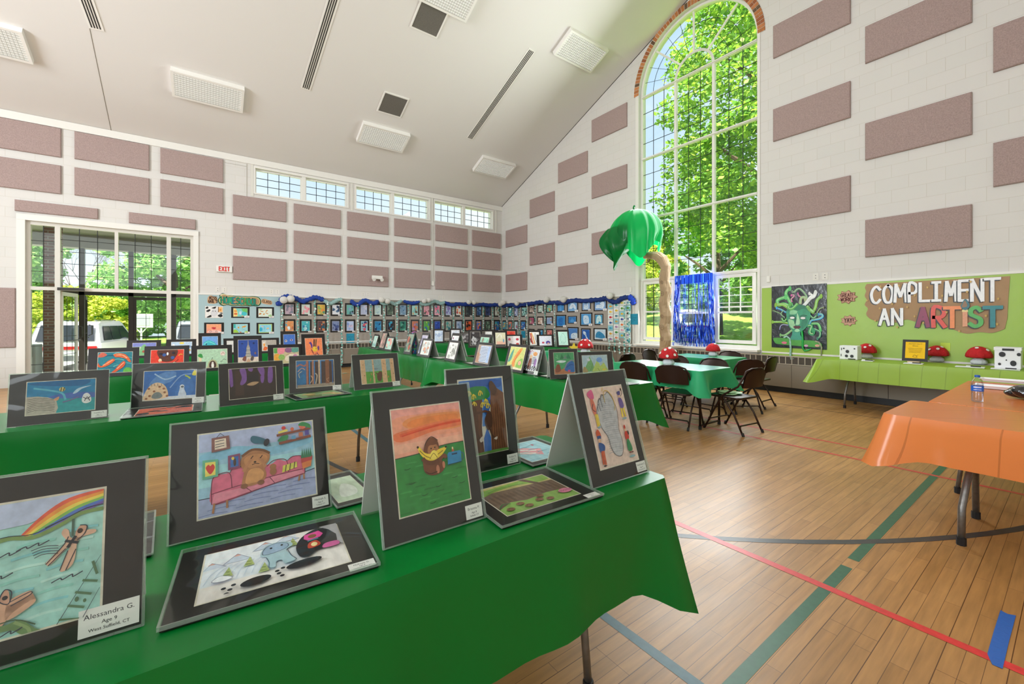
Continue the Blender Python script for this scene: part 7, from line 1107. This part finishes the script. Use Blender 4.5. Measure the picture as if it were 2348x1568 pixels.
dk = [('r',0,0,1,1,'4ca46c'),('b',[(0,0),(0,.25),(.3,.2),(.6,.3),(1,.15),(1,0)],'c07850'),('b',[(.5,.2),(.6,.5),(.8,.6),(1,.5),(1,.1),(.7,.1)],'2c6cb4'),('s',[(.5,.25),(.65,.5),(.85,.62),(1,.6)],.05,'8c8c9c'),('b',[(.05,.1),(.1,.4),(.25,.45),(.3,.15)],'8c4c34'),('b',[(.1,.58),(.3,.64),(.6,.6),(.4,.52)],'e4ecec'),('p',[(.3,.7),(.4,.95),(.5,.7)],'2c7c50'),('p',[(.6,.7),(.72,.97),(.85,.7)],'2c8458'),('p',[(.45,.7),(.56,.9),(.66,.7)],'6c8c7c'),('e',.72,.14,.07,.05,'d84c8c'),('s',[(.1,.8),(.2,.72),(.16,.9)],.03,'7cc88c'),('s',[(.6,.3),(.8,.42),(.95,.4)],.03,'1c4c94')]
tent((1262, 869), (1328, 866), (1334.8, 799.3), 'black matted drawing of a brown bear by a blue lake, on long right row', dk, (.16, .15, .86, .88), (), group=G5)
gt = [('r',0,0,1,1,'b8ccd8'),('p',[(0,.1),(.2,.6),(.3,.95),(.4,.6),(.5,.15)],'7cb070'),('p',[(.35,.1),(.5,.5),(.6,.8),(.7,.4),(.85,.6),(1,.2),(1,0),(0,0)],'c0d070'),('e',.68,.74,.12,.14,'7ca4e0'),('s',[(.3,.2),(.4,.5),(.36,.7)],.02,'5c7c3c'),('s',[(.6,.3),(.66,.14),(.8,.1)],.02,'3c5c34'),('e',.85,.2,.07,.07,'e8d04c'),('b',[(0,.1),(.05,.4),(.14,.3),(.2,.1)],'b89c6c'),('e',.25,.76,.06,.08,'e4e4ec')]
tent((1326, 866), (1408, 862), (1414.7, 804.9), 'glossy black matted drawing of pale green pines, near end of long right row', gt, (.14, .13, .84, .86), None, group=G5)
# totem
p = onz(950, 811, ZT); t = thing('painted_totem', 'tall blue and purple painted paper totem on the long right row', 'sculpture', p); g = G()
rs = random.Random(5); TCc = W('2c5c9c 6c4c9c 3c8ca0 c8b03c 8c4c7c 2c4484 58a048 b04c60')
for i in range(14):
    for k in range(12):
        a0, a1 = 2*PI*k/12, 2*PI*(k+1)/12; r0, r1 = [.045+.008*math.sin(j*1.3) for j in (i, i+1)]; z0, z1 = i*.385/14, (i+1)*.385/14
        g.add([(r0*math.cos(a0), r0*math.sin(a0), z0), (r0*math.cos(a1), r0*math.sin(a1), z0), (r1*math.cos(a1), r1*math.sin(a1), z1), (r1*math.cos(a0), r1*math.sin(a0), z1)], [(0, 1, 2, 3)], TCc[rs.randrange(8) if rs.random() < .5 else (k//3) % 3])
g.build('painted_column', ART, t); g = G(); g.lathe([(.0, .385), (.045, .385), (.05, .395), (.03, .41), (0, .415)], n=12, col='a85c90'); g.build('cap', ART, t)
for BL, BR, TR, lb, pr in (((994.6, 786), (1017, 786.7), (1014, 754), 'black matted pale blue snowman sketch on the farthest short table', pal('c8d8ec a8bcd8 e0e8f0', 1)), ((1031, 787), (1056.5, 786.5), (1054, 753), 'black matted picture with a bright blue corner on the farthest short table', pal('e4e6ec 4c9cd0 d8dce4 c8ccd8', 2)), ((1059, 787), (1078, 786), (1078, 762), 'dark picture of grey bubbles on the farthest short table', pal('4c4848 8c8888 6c6868 a8a4a4', 3)),
   ((1075, 796.5), (1104, 797.5), (1105, 756), 'black picture of grey rings, left end of nearer short table', pal('302c2c 8c8c8c 4c4848 b8b8b8', 4)), ((1134.8, 797.9), (1162, 798.4), (1158, 758), 'black matted pale yellow and pink sketch on the nearer short table', [('r',0,0,1,1,'dcd8b8'),('r',0,0,1,.12,'28282c'),('r',.1,.12,1,.35,'e8b8a0'),('e',.8,.4,.08,.14,'7ca0b8'),('s',[(.1,.6),(.5,.9),(.6,.6)],.05,'eceae0')]), ((1163.5, 797.5), (1192, 796.5), (1190.6, 767), 'black matted card of four red mushrooms on the nearer short table', [('r',0,0,1,1,'ece8e8'),('e',.18,.68,.1,.14,'d84c6c'),('e',.8,.68,.12,.12,'c83c50'),('e',.8,.2,.12,.12,'c04038'),('e',.25,.2,.1,.08,'4c4c54'),('l',[(.18,.6),(.4,.45)],.03,'d8d0cc')]),
   ((1213.5, 795.5), (1239, 795.3), (1235, 757), 'black matted picture of red and white feathers on the nearer short table', [('r',0,0,1,1,'ecebe8'),('s',[(.1,.9),(.2,.4),(.3,.1)],.12,'c85c48'),('s',[(.2,.95),(.4,.5),(.5,.1)],.08,'e0a458'),('s',[(.6,.9),(.6,.5),(.8,.1)],.05,'8c8c94'),('s',[(.05,.5),(.14,.2)],.08,'7c2c3c')]), ((1241, 795.5), (1262, 795), (1258.6, 767), 'navy framed little picture on the nearer short table', [('r',0,0,1,1,'e6e8f4'),('e',.7,.3,.18,.2,'5c4ca8'),('e',.3,.3,.1,.1,'c83c5c'),('e',.72,.2,.1,.1,'e8b0a0')]),
   ((1279.6, 796), (1305.5, 795.5), (1301.8, 756), 'black matted mint green portrait at right end of the nearer short table', [('r',0,0,1,1,'b8e0d4'),('o',[(.3,.2),(.25,.6),(.5,.9),(.75,.6),(.7,.2)],.02,'7cb4a8'),('s',[(.2,.1),(.4,.3),(.6,.1)],.02,'8cbcb0')]), ((1166, 793.5), (1177, 793.3), (1175.5, 753.5), 'black matted red picture behind the four red mushrooms', [('r',0,0,1,1,'d8402c'),('b',[(.2,.5),(.5,.9),(.9,.7),(.7,.3)],'c02c20')]), ((1111, 796), (1124, 796.3), (1124, 754), 'narrow black matted white picture right of the grey rings', [('r',0,0,1,1,'dcdcd8'),('r',0,0,.3,1,'5c5854')])):
    tent(BL, BR, TR, lb, pr, (.15, .12, .86, .88), None, group=G6, sleeve=False, hmax=.42, base=('r', None))
for k, (x, y, rz_, lb, pl) in enumerate(((3.0, 6.45, -1.57, 'flat picture lying in the middle of the long right row', 'a8aca0 8c9088 c8ccc4'), (3.12, 7.3, -1.4, 'flat blue-grey picture lying beside the painted totem', '8c9cac 6c7c8c c8ccc4'), (2.95, 3.6, -1.5, 'flat pale picture lying before the bear and lake drawing', 'b8c0b0 8c9484 d8dcd0'), (3.1, 2.95, -1.6, 'flat picture at the near end of the long right row', 'c0c4bc 9ca098 dce0d8'), (2.9, 9.3, -1.5, 'flat grey picture at the far end of the long right row', 'c8ccc0 a0a498'), (3.02, 5.35, -1.7, 'flat pale picture between the white and piano key sketches', 'b4bcb0 98a094 d0d4c8'))):
    picture('flat_picture', lb, 'picture', lambda u, v, k_: V((u, v, k_+.004)), .4, .3, pal(pl, k, 6, 5), (.14, .12, .86, .86), .004, V((x, y, ZT)), rz_, 'pictures lying flat on the long right row')
# ================================================================ folding chairs
CH = mat('brown_chair_metal', '33211a', .32, .45)
def make_chair(x, y, face, label, first=None):
    """folding chair; local +y is the way it faces, origin under the seat centre"""
    if first: t = copy_tree(first)
    else:
        t = thing('folding_chair', '', 'chair', (0, 0, 0), 0, 'brown folding chairs round the dining tables')
        g = G(); pr = [(-.2, .2), (-.19, -.17), (-.15, -.2), (.15, -.2), (.19, -.17), (.2, .2), (.16, .225), (-.16, .225)]
        g.add([(a, b, z) for z in (.415, .44) for a, b in pr], [tuple(range(8))[::-1], tuple(range(8, 16))]+[(i, (i+1) % 8, 8+(i+1) % 8, 8+i) for i in range(8)]); g.build('seat', CH, t, bevel=.008)
        # backrest pan, curved, arched top
        g = G(); 
        def bk(u, v):
            x = -.2+.4*u; top = .0-.07*abs(2*u-1)**3.2; z = .565+v*(.225+top); return (x, -.235-.035*(1-(2*u-1)**2)-.04*v, z)
        g.grid(bk, 16, 5); g.grid(lambda u, v: (bk(u, v)[0], bk(u, v)[1]-.012, bk(u, v)[2]), 16, 5); g.build('backrest', CH, t, smooth=True)
        for s in (-1, 1):
            g = G(); g.tube([(s*.215, .245, .0), (s*.215, .10, .28), (s*.215, 0.0, .45), (s*.215, -.20, .58), (s*.21, -.27, .71), (s*.17, -.275, .765), (s*.1, -.295, .79), (0, -.305, .795)], .0115, 8); o = g.build('front_leg', CH, t, smooth=True)
            g = G(); g.tube([(s*.215, .252, 0), (s*.215, .24, .04)], .015, 8); g.build('foot_cap', RUB, o)
            g = G(); g.tube([(s*.195, -.25, .0), (s*.195, -.14, .23), (s*.195, .0, .42), (s*.195, .05, .43)], .0115, 8); o = g.build('rear_leg', CH, t, smooth=True)
            g = G(); g.tube([(s*.195, -.256, 0), (s*.195, -.24, .04)], .015, 8); g.build('foot_cap', RUB, o)
        g = G(); g.tube([(-.215, .2, .09), (-.19, .19, .13), (.19, .19, .13), (.215, .2, .09)], .009, 6); g.build('stretcher', CH, t)
        g = G(); g.tube([(-.195, -.215, .07), (-.17, -.2, .11), (.17, -.2, .11), (.195, -.215, .07)], .009, 6); g.build('stretcher', CH, t)
    t.location = (x, y, 0); t.rotation_euler = (0, 0, face-PI/2); t['label'] = label; return t
c0 = make_chair(5.0, 3.12, .2, 'brown folding chair at the nearer dining table, near the mushroom end')
for x, y, f, lb in ((4.98, 3.66, .1, 'brown folding chair at the nearer dining table, half hidden by the foot drawing'), (5.3, 2.58, 1.45, 'brown folding chair at the table end holding pale green paper plates'), (6.5, 3.08, 1.0, 'brown folding chair behind the one with green plates'), (5.82, 3.25, PI, 'brown folding chair on the far side of the nearer dining table'), (5.84, 3.86, PI+.1, 'second brown folding chair on the far side of the nearer dining table'), (6.42, 4.02, 0, 'brown folding chair at the near side of the table by the window'), (7.52, 3.85, PI, 'brown folding chair against the heater beyond the farther dining table'), (7.1, 3.14, 1.6, 'brown folding chair at the right end of the farther dining table'), (6.95, 4.72, -PI/2, 'brown folding chair at the curtain end of the farther dining table'), (5.78, 4.85, 1.6, 'brown folding chair behind the pale green pine drawing'), (5.15, 6.0, .1, 'brown folding chair between the long green row and third dining table')):
    make_chair(x, y, f, lb, c0)
# paper plates on the chair
t = thing('paper_plates', 'pale green paper plates left on a brown folding chair seat', 'plates', (5.3, 2.6, .441))
for k, (a, b) in enumerate(((-.05, .02), (.04, .0), (.0, .06))): g = G(); g.lathe([(.0, .0), (.07, .0), (.105, .012), (.105, .014), (.0, .003)], (a, b, k*.008), 20); g.build('plate', mat('pale_green_plate', 'b4d8a8', .5), t, smooth=False)
# ================================================================ paper mushrooms
RED = mat('red_honeycomb', 'c4161f', .8, bump=.8, bscale=60, var=.12, vscale=30); WH_ = mat('white_honeycomb', 'dfe3ea', .8, bump=.7, bscale=60)
def mushroom(p, s, label, rz=0, dots=((.3, .5), (1.3, .45), (2.6, .55), (-.6, .5), (4.0, .45), (.5, .95), (3.2, 1.0)), tilt=0):
    t = thing('paper_mushroom', label, 'mushroom decoration', p, rz, 'red honeycomb paper mushrooms'); t.rotation_euler = (tilt, 0, rz)
    w = lambda a, i: 1+.035*math.cos(a*9)
    g = G(); g.lathe([(s*.05, 0), (s*.30, s*.0), (s*.36, s*.10), (s*.34, s*.22), (s*.22, s*.34), (s*.14, s*.42), (s*.10, s*.50)], n=36, wob=w); g.build('stem', WH_, t, smooth=True)
    cap = [(s*.06, s*.46), (s*.36, s*.42), (s*.52, s*.40), (s*.58, s*.46), (s*.56, s*.62), (s*.47, s*.82), (s*.33, s*.98), (s*.16, s*1.07), (s*.02, s*1.1)]
    g = G(); g.lathe(cap, n=40, wob=w); g.build('cap', RED, t, smooth=True)
    for a, ph in dots:
        # disc lying on the cap surface
        i = 3+ph*4; k = int(i); f = i-k; r = cap[k][0]*(1-f)+cap[k+1][0]*f; z = cap[k][1]*(1-f)+cap[k+1][1]*f; nr = V((cap[k+1][1]-cap[k][1], -(cap[k+1][0]-cap[k][0]))).normalized() if False else None
        dx, dz = cap[k+1][0]-cap[k][0], cap[k+1][1]-cap[k][1]; L_ = math.hypot(dx, dz); nn = V((math.cos(a)*dz/L_, math.sin(a)*dz/L_, -dx/L_)); c = V((r*1.03*math.cos(a), r*1.03*math.sin(a), z))+nn*.006*s/.2
        e = nn.orthogonal().normalized(); q = nn.cross(e); R0 = s*.085; g = G(); g.add([c+(e*math.cos(2*PI*j/14)+q*math.sin(2*PI*j/14))*R0+nn*dd for dd in (-.004, .001) for j in range(14)], [tuple(range(14))[::-1], tuple(range(14, 28))]+[(j, (j+1) % 14, 14+(j+1) % 14, 14+j) for j in range(14)]); g.build('white_dot', WHITE, t)
    return t
p = onz(1533, 836, .747); mushroom((p.x, p.y, .747), .22, 'red spotted paper mushroom on the nearer green dining table', dots=((3.6, .2), (4.0, .9), (4.4, .3), (3.2, .7), (5.0, .6), (2.6, .4), (4.6, 1.1)))
p = onz(1635, 815.5, .747); mushroom((p.x, p.y, .747), .2, 'red paper mushroom on the farther green dining table', dots=((4.2, .9),))
for px, py, s, lb, dd in ((1987, 821, .22, 'red paper mushroom between the small spotted box and yellow sign', ((3.2, .5), (3.9, .7), (2.4, .4))), (2148, 829, .22, 'red paper mushroom just right of the yellow sign', ((3.4, .6), (2.5, .5), (4.2, .8))), (2244, 835, .23, 'drooping red paper mushroom left of the large spotted box', ((3.0, .8), (4.2, .6)))):
    p = onz(px, py, .747); mushroom((p.x, p.y, .747), s, lb, dots=dd, tilt=0)
p = onz(1352, 815, .747); mushroom((5.72, 5.5, .747), .25, 'red spotted paper mushroom on the dining table behind the bear drawing', dots=((3.4, .3), (3.9, .8), (4.4, .3), (3.0, .8), (4.9, .7)))
t = thing('paper_star', 'yellow paper star leaning on the mushroom behind the bear drawing', 'paper star', (5.55, 5.62, .747)); g = G(); g.slab([((.1 if i % 2 == 0 else .045)*math.sin(i*PI/5), .1+(.1 if i % 2 == 0 else .045)*math.cos(i*PI/5)) for i in range(10)], [], .01, lambda u, v, k: V((u*.75, -k-u*.6, v))); g.build('star', mat('yellow_card', 'e8cf3e', .7), t)
# ================================================================ spotted boxes, yellow sign, papers on the lime table
SB = mat('white_card_box', 'f0f1f4', .5)
def sbox(c, w, d, h, label, spots, lid=0):
    t = thing('spotted_box', label, 'box', c, 0, 'white boxes with black spots'); G().box((-d/2, -w/2, 0), (d/2, w/2, h)).build('carton', SB, t, bevel=.003)
    if lid: G().box((-d/2-.006, -w/2-.006, h-lid), (d/2+.006, w/2+.006, h+.003)).build('lid', SB, t)
    g = G(); draw(g, [('e', *q, '1a1b1e') if len(q) == 4 else ('r', *q[:4], '1a1b1e') for q in spots], lambda u, v, k: V((-d/2-.007-k, w/2-u, v)), w, h, dz=.0002)
    draw(g, [('e', .5, .6, .2, .14, '1a1b1e'), ('e', .3, .2, .08, .06, '1a1b1e'), ('e', .8, .3, .05, .05, '1a1b1e')], lambda u, v, k: V((-d/2+u, w/2+.007+k, v)), d, h, dz=.0002)
    g.build('spot_pattern', ATT, t); return t
XT = 8.28
p0, p1 = onx(1925, 818, 8.2), onx(1966, 818, 8.2); sbox((8.3, (p0.y+p1.y)/2, .747), abs(p0.y-p1.y), .2, .215, 'small white box with black spots at the window end of the lime table', ((.45,.58,.1,.12), (.4,.25,.09,.1), (.7,.25,.1,.11), (.25,.8,.05,.05), (.85,.8,.05,.05), (.12,.75,.02,.1), (.1,.3,.02,.1)))
p0, p1 = onx(2283, 839, 8.2), onx(2338, 839, 8.2); sbox((8.32, (p0.y+p1.y)/2, .747), abs(p0.y-p1.y)+.02, .25, .27, 'larger white box with black spots and a slot, right end of the lime table', ((.3,.68,.13,.12), (.2,.22,.06,.06), (.72,.28,.12,.13), (.46,.42,.03,.03), (.93,.7,.08,.08), (.3,.86,.76,.96,0)), .035)
# yellow sign in black mat on a small wooden easel
A = onx(2069, 820, 8.33); Bm = onx(2128, 824, 8.33); w = A.y-Bm.y; h = .315; t = thing('framed_sign', 'black matted bright yellow handwritten sign on the lime table', 'sign', (8.3, A.y, .772)); ta = .2
fr = lambda u, v, k: V((v*math.sin(ta)-k*math.cos(ta), -u, v*math.cos(ta)+k*math.sin(ta)))
G().slab(rect(0, 0, w, h), [], .005, fr).build('black_mat', mat('flat_black_card', '262423', .6), t)
yl = [('r',0,0,1,1,'f6c411'), ('t','ARTIST FACT',.5,.88,.075,'5c4a20'), ('t','About:',.5,.76,.07,'5c4a20')]
for k, v in enumerate((.6, .52, .44, .36)): yl += [('s', [(.14+.02*k, v), (.3, v+.012), (.5, v-.006), (.7, v+.01), (.86-.03*k, v)], .018, '8c7020')]
yl += [('o', [(.4, .1), (.46, .2), (.54, .18), (.62, .08), (.5, .06)], .016, '5c4a20'), ('s', [(.5, .2), (.58, .16), (.66, .22)], .014, '5c4a20')]
g = G(); draw(g, yl, lambda u, v, k: fr(u+.12*w, v+.13*h, k), w*.77, h*.76, dz=.0004); g.build('yellow_paper', PAPER, t)
G().box((-.05, -w*.72, -.025), (.06, -w*.25, .0)).build('wooden_easel', mat('light_wood', 'd8bf9a', .6, var=.1), t)
# paper stacks and pens
for px, py, wd, lb, pen in ((1970, 822.5, .09, 'black marker pen beside the small spotted box', 2), (2006, 824.5, .14, 'pens lying before the left mushroom on the lime table', 1), (2112, 829.5, .2, 'white paper slips and pen before the yellow sign', 1), (2232, 838.5, .26, 'white paper pad and pen before the drooping mushroom', 1), (2310, 843.5, .24, 'white paper pad before the larger spotted box', 1)):
    p = onz(px, py, .747); t = thing('paper_slips' if pen == 1 else 'marker_pen', lb, 'paper' if pen == 1 else 'pen', (min(p.x, 8.12), p.y, .747), .05, 'papers and pens on the lime table')
    if pen == 1: G().box((-.07, -wd/2, 0), (.07, wd/2, .008)).build('paper_stack', mat('white_paper', 'eceef0', .6), t)
    g = G(); g.tube([(-.03, -wd*.3-.02, .016), (-.02, -wd*.3+.07, .016)], .007, 8, '1d1d20'); g.tube([(-.02, -wd*.3+.07, .016), (-.015, -wd*.3+.11, .016)], .0065, 8, 'e8e8e8'); g.build('pen', ATT, t)
# ================================================================ orange table things
p = onz(2241, 921, .747); t = thing('water_bottle', 'clear plastic water bottle with blue cap and label on the orange table', 'bottle', p)
pf = [(.02, .0), (.031, .004), (.033, .02), (.0315, .03), (.033, .04), (.0315, .05), (.033, .06), (.0315, .07), (.033, .08), (.033, .125), (.032, .14), (.026, .162), (.016, .178), (.0125, .184), (.0125, .19)]
g = G(); g.lathe(pf, n=28); g.build('bottle_body', glassy('clear_pet', 'fbfcff', .06, .03), t, smooth=True)
g = G(); g.lathe([(.0, .002), (.031, .006), (.031, .13), (.0, .13)], n=28); g.build('water', glassy('water', 'f6f6fc', .03, .0), t, smooth=True)
g = G(); g.lathe([(.0336, .082), (.0338, .083), (.0338, .121), (.0336, .122)], n=28); g.f = g.f[:-2]; g.c = g.c[:-2]; g.m = g.m[:-2]; g.build('label_band', mat('blue_label', '1d5fc4', .35), t, smooth=True)
g = G()
for z, h_ in ((.108, .009), (.092, .004)):
    for j in range(9): a0 = PI+.75-1.3*j/9; a1 = a0-.1; g.add([(.0341*math.cos(a), .0341*math.sin(a), zz) for a, zz in ((a0, z), (a1, z), (a1, z+h_), (a0, z+h_))], [(0, 1, 2, 3)], 'f2f4fa')
g.build('label_print', ATT, t)
g = G(); g.lathe([(.0145, .186), (.0148, .187), (.0148, .2), (.012, .202), (.001, .202)], n=24, wob=lambda a, i: 1+.02*math.cos(a*24)); g.build('cap', mat('blue_cap', '1a55ae', .4), t)
for k, (px, py, lb) in enumerate(((2258, 884, 'upper of two long white paper trays on the orange table'), (2260, 893, 'lower white paper tray, nearer the water bottle'))):
    p = onz(px, py, .749); t = thing('paper_tray', lb, 'tray', (4.95-.2*k+.0, .42-.0, .747), 0, 'white paper trays'); 
    p0 = onz((2255, 2243)[k], (871, 886)[k], .76); t.location = (p0.x, p0.y, .747)
    g = G(); W2, D2, H2 = .3, .13, .028; vs = [(x, y, z) for x, y, z in ((0, 0, .002), (D2, 0, .002), (D2, -W2, .002), (0, -W2, .002), (-.015, .015, H2), (D2+.015, .015, H2), (D2+.015, -W2-.015, H2), (-.015, -W2-.015, H2), (-.03, .03, H2), (D2+.03, .03, H2), (D2+.03, -W2-.03, H2), (-.03, -W2-.03, H2))]
    g.add(vs, [(0,1,2,3), (0,1,5,4), (1,2,6,5), (2,3,7,6), (3,0,4,7), (4,5,9,8), (5,6,10,9), (6,7,11,10), (7,4,8,11)]); o = g.build('tray_shell', mat('white_paper_tray', 'f0eef0', .45), t); o.modifiers.new('thick', 'SOLIDIFY').thickness = .002
p = onz(2340, 912, .748); g = G()
def bag(u, v):
    a = 2*PI*u; r = .17*math.sin(PI*min(.999, max(.001, v)))**.55*(1+.16*math.sin(5*a+3*v)+.1*math.sin(9*a)*v); return (r*math.cos(a)*.8, r*math.sin(a), .0+.1*(1-math.cos(PI*v))/2*(1+.25*math.sin(3*a)*math.sin(PI*v)))
g.grid(bag, 40, 14); tag(g.build('plastic_bag', mat('black_bin_bag', '121318', .18, bump=.9, bscale=22, coat=.5), smooth=True, loc=(p.x-.02, p.y-.1, .747)), 'crumpled shiny black plastic bag at the right edge of the orange table', 'bag')
# blue tape on the floor
P = [onz(*c) for c in ((2264, 1499.7), (2275, 1524), (2299, 1534), (2314, 1470), (2329.5, 1412), (2310, 1408), (2294, 1399.7), (2278, 1450))]; c = sum(P, V())/len(P)
g = G(); g.add([q-c+V((0, 0, z)) for z in (.0014, .0022) for q in P], [tuple(range(8))[::-1], tuple(range(8, 16))]+[(i, (i+1) % 8, 8+(i+1) % 8, 8+i) for i in range(8)]); tag(g.build('tape_strip', mat('blue_painters_tape', '1f5fb4', .6, bump=.3, bscale=40), loc=c), 'torn strip of blue tape stuck across the red floor line', 'tape')
# ================================================================ paper palm and foil curtain
bx0 = onx(1525, 700, 8.25); TX, TY = 8.25, bx0.y
t = thing('paper_palm_tree', 'tall kraft paper tree with drooping green plastic crown before the arched window', 'palm decoration', (TX, TY, 0))
rs = random.Random(4); n = 22; m = 34; ctr = [(0, .02*math.sin(i*.9), i*2.62/m) for i in range(m)]+[(-.01, .06, 2.72), (-.02, .16, 2.8), (-.03, .28, 2.84), (-.03, .42, 2.86), (-.03, .52, 2.86)]
vs = []; fs = []
for i, c in enumerate(ctr):
    d = (V(ctr[min(i+1, len(ctr)-1)])-V(ctr[max(i-1, 0)])).normalized(); e = V((1, 0, 0)); q = d.cross(e).normalized(); R0 = .112*(1+.05*math.sin(i*1.7))*(1 if i < m else 1-.1*(i-m))
    for k in range(n): a = 2*PI*k/n; r = R0*(1+.06*math.sin(a*5+i*.8)+rs.uniform(-.06, .06)); vs.append(V(c)+e*math.cos(a)*r+q*math.sin(a)*r)
for i in range(len(ctr)-1):
    for k in range(n): fs.append((i*n+k, i*n+(k+1) % n, (i+1)*n+(k+1) % n, (i+1)*n+k))
g = G(); g.add(vs, fs+[tuple(range(n))]); KR = mat('crumpled_kraft', 'ab9170', .75, bump=1.0, bscale=9, var=.06); g.build('trunk', KR, t)
g = G()      # bark curls drawn with marker
for z, s in ((1.95, .07), (1.2, .075), (.95, .06), (1.45, .05), (2.2, .05)): g.tube([(-.122-.004*math.sin(j), .04*math.cos(j*.7)*(1-j*.06)*s/.05, z+s*math.sin(j*.7)*(1-j*.06)) for j in range(14)], .003, 4, '6a5236')
g.build('bark_marks', ATT, t)
GP = mat('green_plastic_sheet', '068a42', .26, bump=.15, bscale=8, trans=.55)
cc = onx(1452, 541, 8.1); CYy = cc.y-TY; CZ = cc.z
def dome(u, v):  # drooping umbrella of sheet, ragged hem with long points
    a = 2*PI*u; pl = 1+.035*math.cos(a*14)+.02*math.cos(a*23); ph = v*1.75; r = .70*math.sin(min(ph, PI/2))*pl; z = .62*math.cos(min(ph, PI/2))
    if ph > PI/2: k = (ph-PI/2)/(1.75-PI/2); drop = .30+.26*max(0, math.sin(a*2.0+.5))**2+.12*math.sin(a*5); z -= drop*k; r *= 1-.10*k+.06*k*math.sin(a*9)
    return (r*math.cos(a)*.75-.1, CYy-.02+r*math.sin(a)*.92, CZ+.0+z)
g = G(); g.grid(dome, 84, 22); g.build('crown_sheet', GP, t, smooth=True)
def lob(u, v):   # second sheet bundled at the front left, hanging to a point
    a = PI*(u-.5)*1.7; w_ = .47*math.sin(PI*min(1, .14+v*.93))**.55*(1-.4*v**3); w_ *= 1+.07*math.sin(v*9+u*5); y = CYy+.22+w_*math.sin(a)+.04*v; z = CZ+.2-v*(.72+.22*math.cos(a*1.2+.5))+.07*math.cos(u*24)*v+.03*math.sin(u*47)*v; x = -.42-.30*math.cos(a)*math.sin(PI*(.15+.8*v))+.05*math.cos(u*30+v*4)*(.3+v)
    return (x, y, z)
g = G(); g.grid(lob, 50, 18); g.build('front_sheet', GP, t, smooth=True)
g = G(); g.tube([(-.1, CYy, CZ+.6), (-.11, CYy+.03, CZ+.68), (-.09, CYy+.0, CZ+.72)], [.03, .015, .03], 8); g.build('knot', GP, t, smooth=True)
g = G(); g.tube([(-.05, .5, 2.86), (-.1, CYy, CZ+.1), (-.1, CYy, CZ+.6)], .018, 6); g.build('support_rod', KR, t)
# foil fringe curtain over the middle sash
FB = mat('blue_foil', attr=True, rough=.22, metal=.75)
ya, yb = onx(1634, 700, 8.84).y, onx(1547.5, 700, 8.84).y; zt_ = onx(1590, 629, 8.84).z; t = thing('foil_curtain', 'shiny royal blue foil fringe curtain over the middle window sash', 'curtain', (8.84, (ya+yb)/2, zt_)); hw_ = (yb-ya)/2
cols_ = W('1c44c8 2c5ce0 1434a0 3c6cf0 1c3cb4 8cb0f4')
g = G(); g.grid(lambda u, v: (.012*math.sin(60*u), -hw_+2*hw_*u, -.2*v), 60, 2, '1f4fd4'); g.build('header_band', FB, t)
g = G(); rs = random.Random(8); N = 150
for k in range(N):
    u = k/(N-1); edge_ = u < .12 or u > .88
    if not edge_ and rs.random() < .55: top_only = True
    else: top_only = False
    y = -hw_+2*hw_*u+rs.uniform(-.004, .004); L_ = rs.uniform(1.5, 1.64); seg = 16; wd = .008 if edge_ else .0032; ph = rs.uniform(0, 6)
    for i in range(seg):
        z0, z1 = -.16-(L_-.16)*i/seg, -.16-(L_-.16)*(i+1)/seg; fl = .1*(u-.5)*1.0
        if top_only and i < 11: continue
        if i >= 10: wd = .008
        a0, a1 = ph+i*.5, ph+(i+1)*.5; y0, y1 = y+fl*i/seg*1.1, y+fl*(i+1)/seg*1.1
        g.add([(.008*math.sin(a0)-wd*.6*math.sin(a0), y0-wd*math.cos(a0), z0), (.008*math.sin(a0)+wd*.6*math.sin(a0), y0+wd*math.cos(a0), z0), (.008*math.sin(a1)+wd*.6*math.sin(a1), y1+wd*math.cos(a1), z1), (.008*math.sin(a1)-wd*.6*math.sin(a1), y1-wd*math.cos(a1), z1)], [(0, 1, 2, 3)], cols_[rs.randrange(6)])
tag(g.build('foil_fringe', FB, t), kind='stuff')
# bits of foil on the floor by the wall
for k, (px, py) in enumerate(((798, 841), (790, 856), (803, 840))):
    p = onz(px, py, .002); g = G()
    for j in range(7): a = rnd(0, 6); g.add([(rnd(-.09, .09), rnd(-.05, .05), rnd(.001, .01)) for _ in range(3)], [(0, 1, 2)], random.choice(W('cfe8c8 8fd0a8 e8f4e0')))
    tag(g.build('foil_scrap', FOIL, loc=p), f'pale green foil scrap on the floor by the display wall, {("left","nearest","right")[k]} one', 'foil scrap', 'foil scraps on the floor')
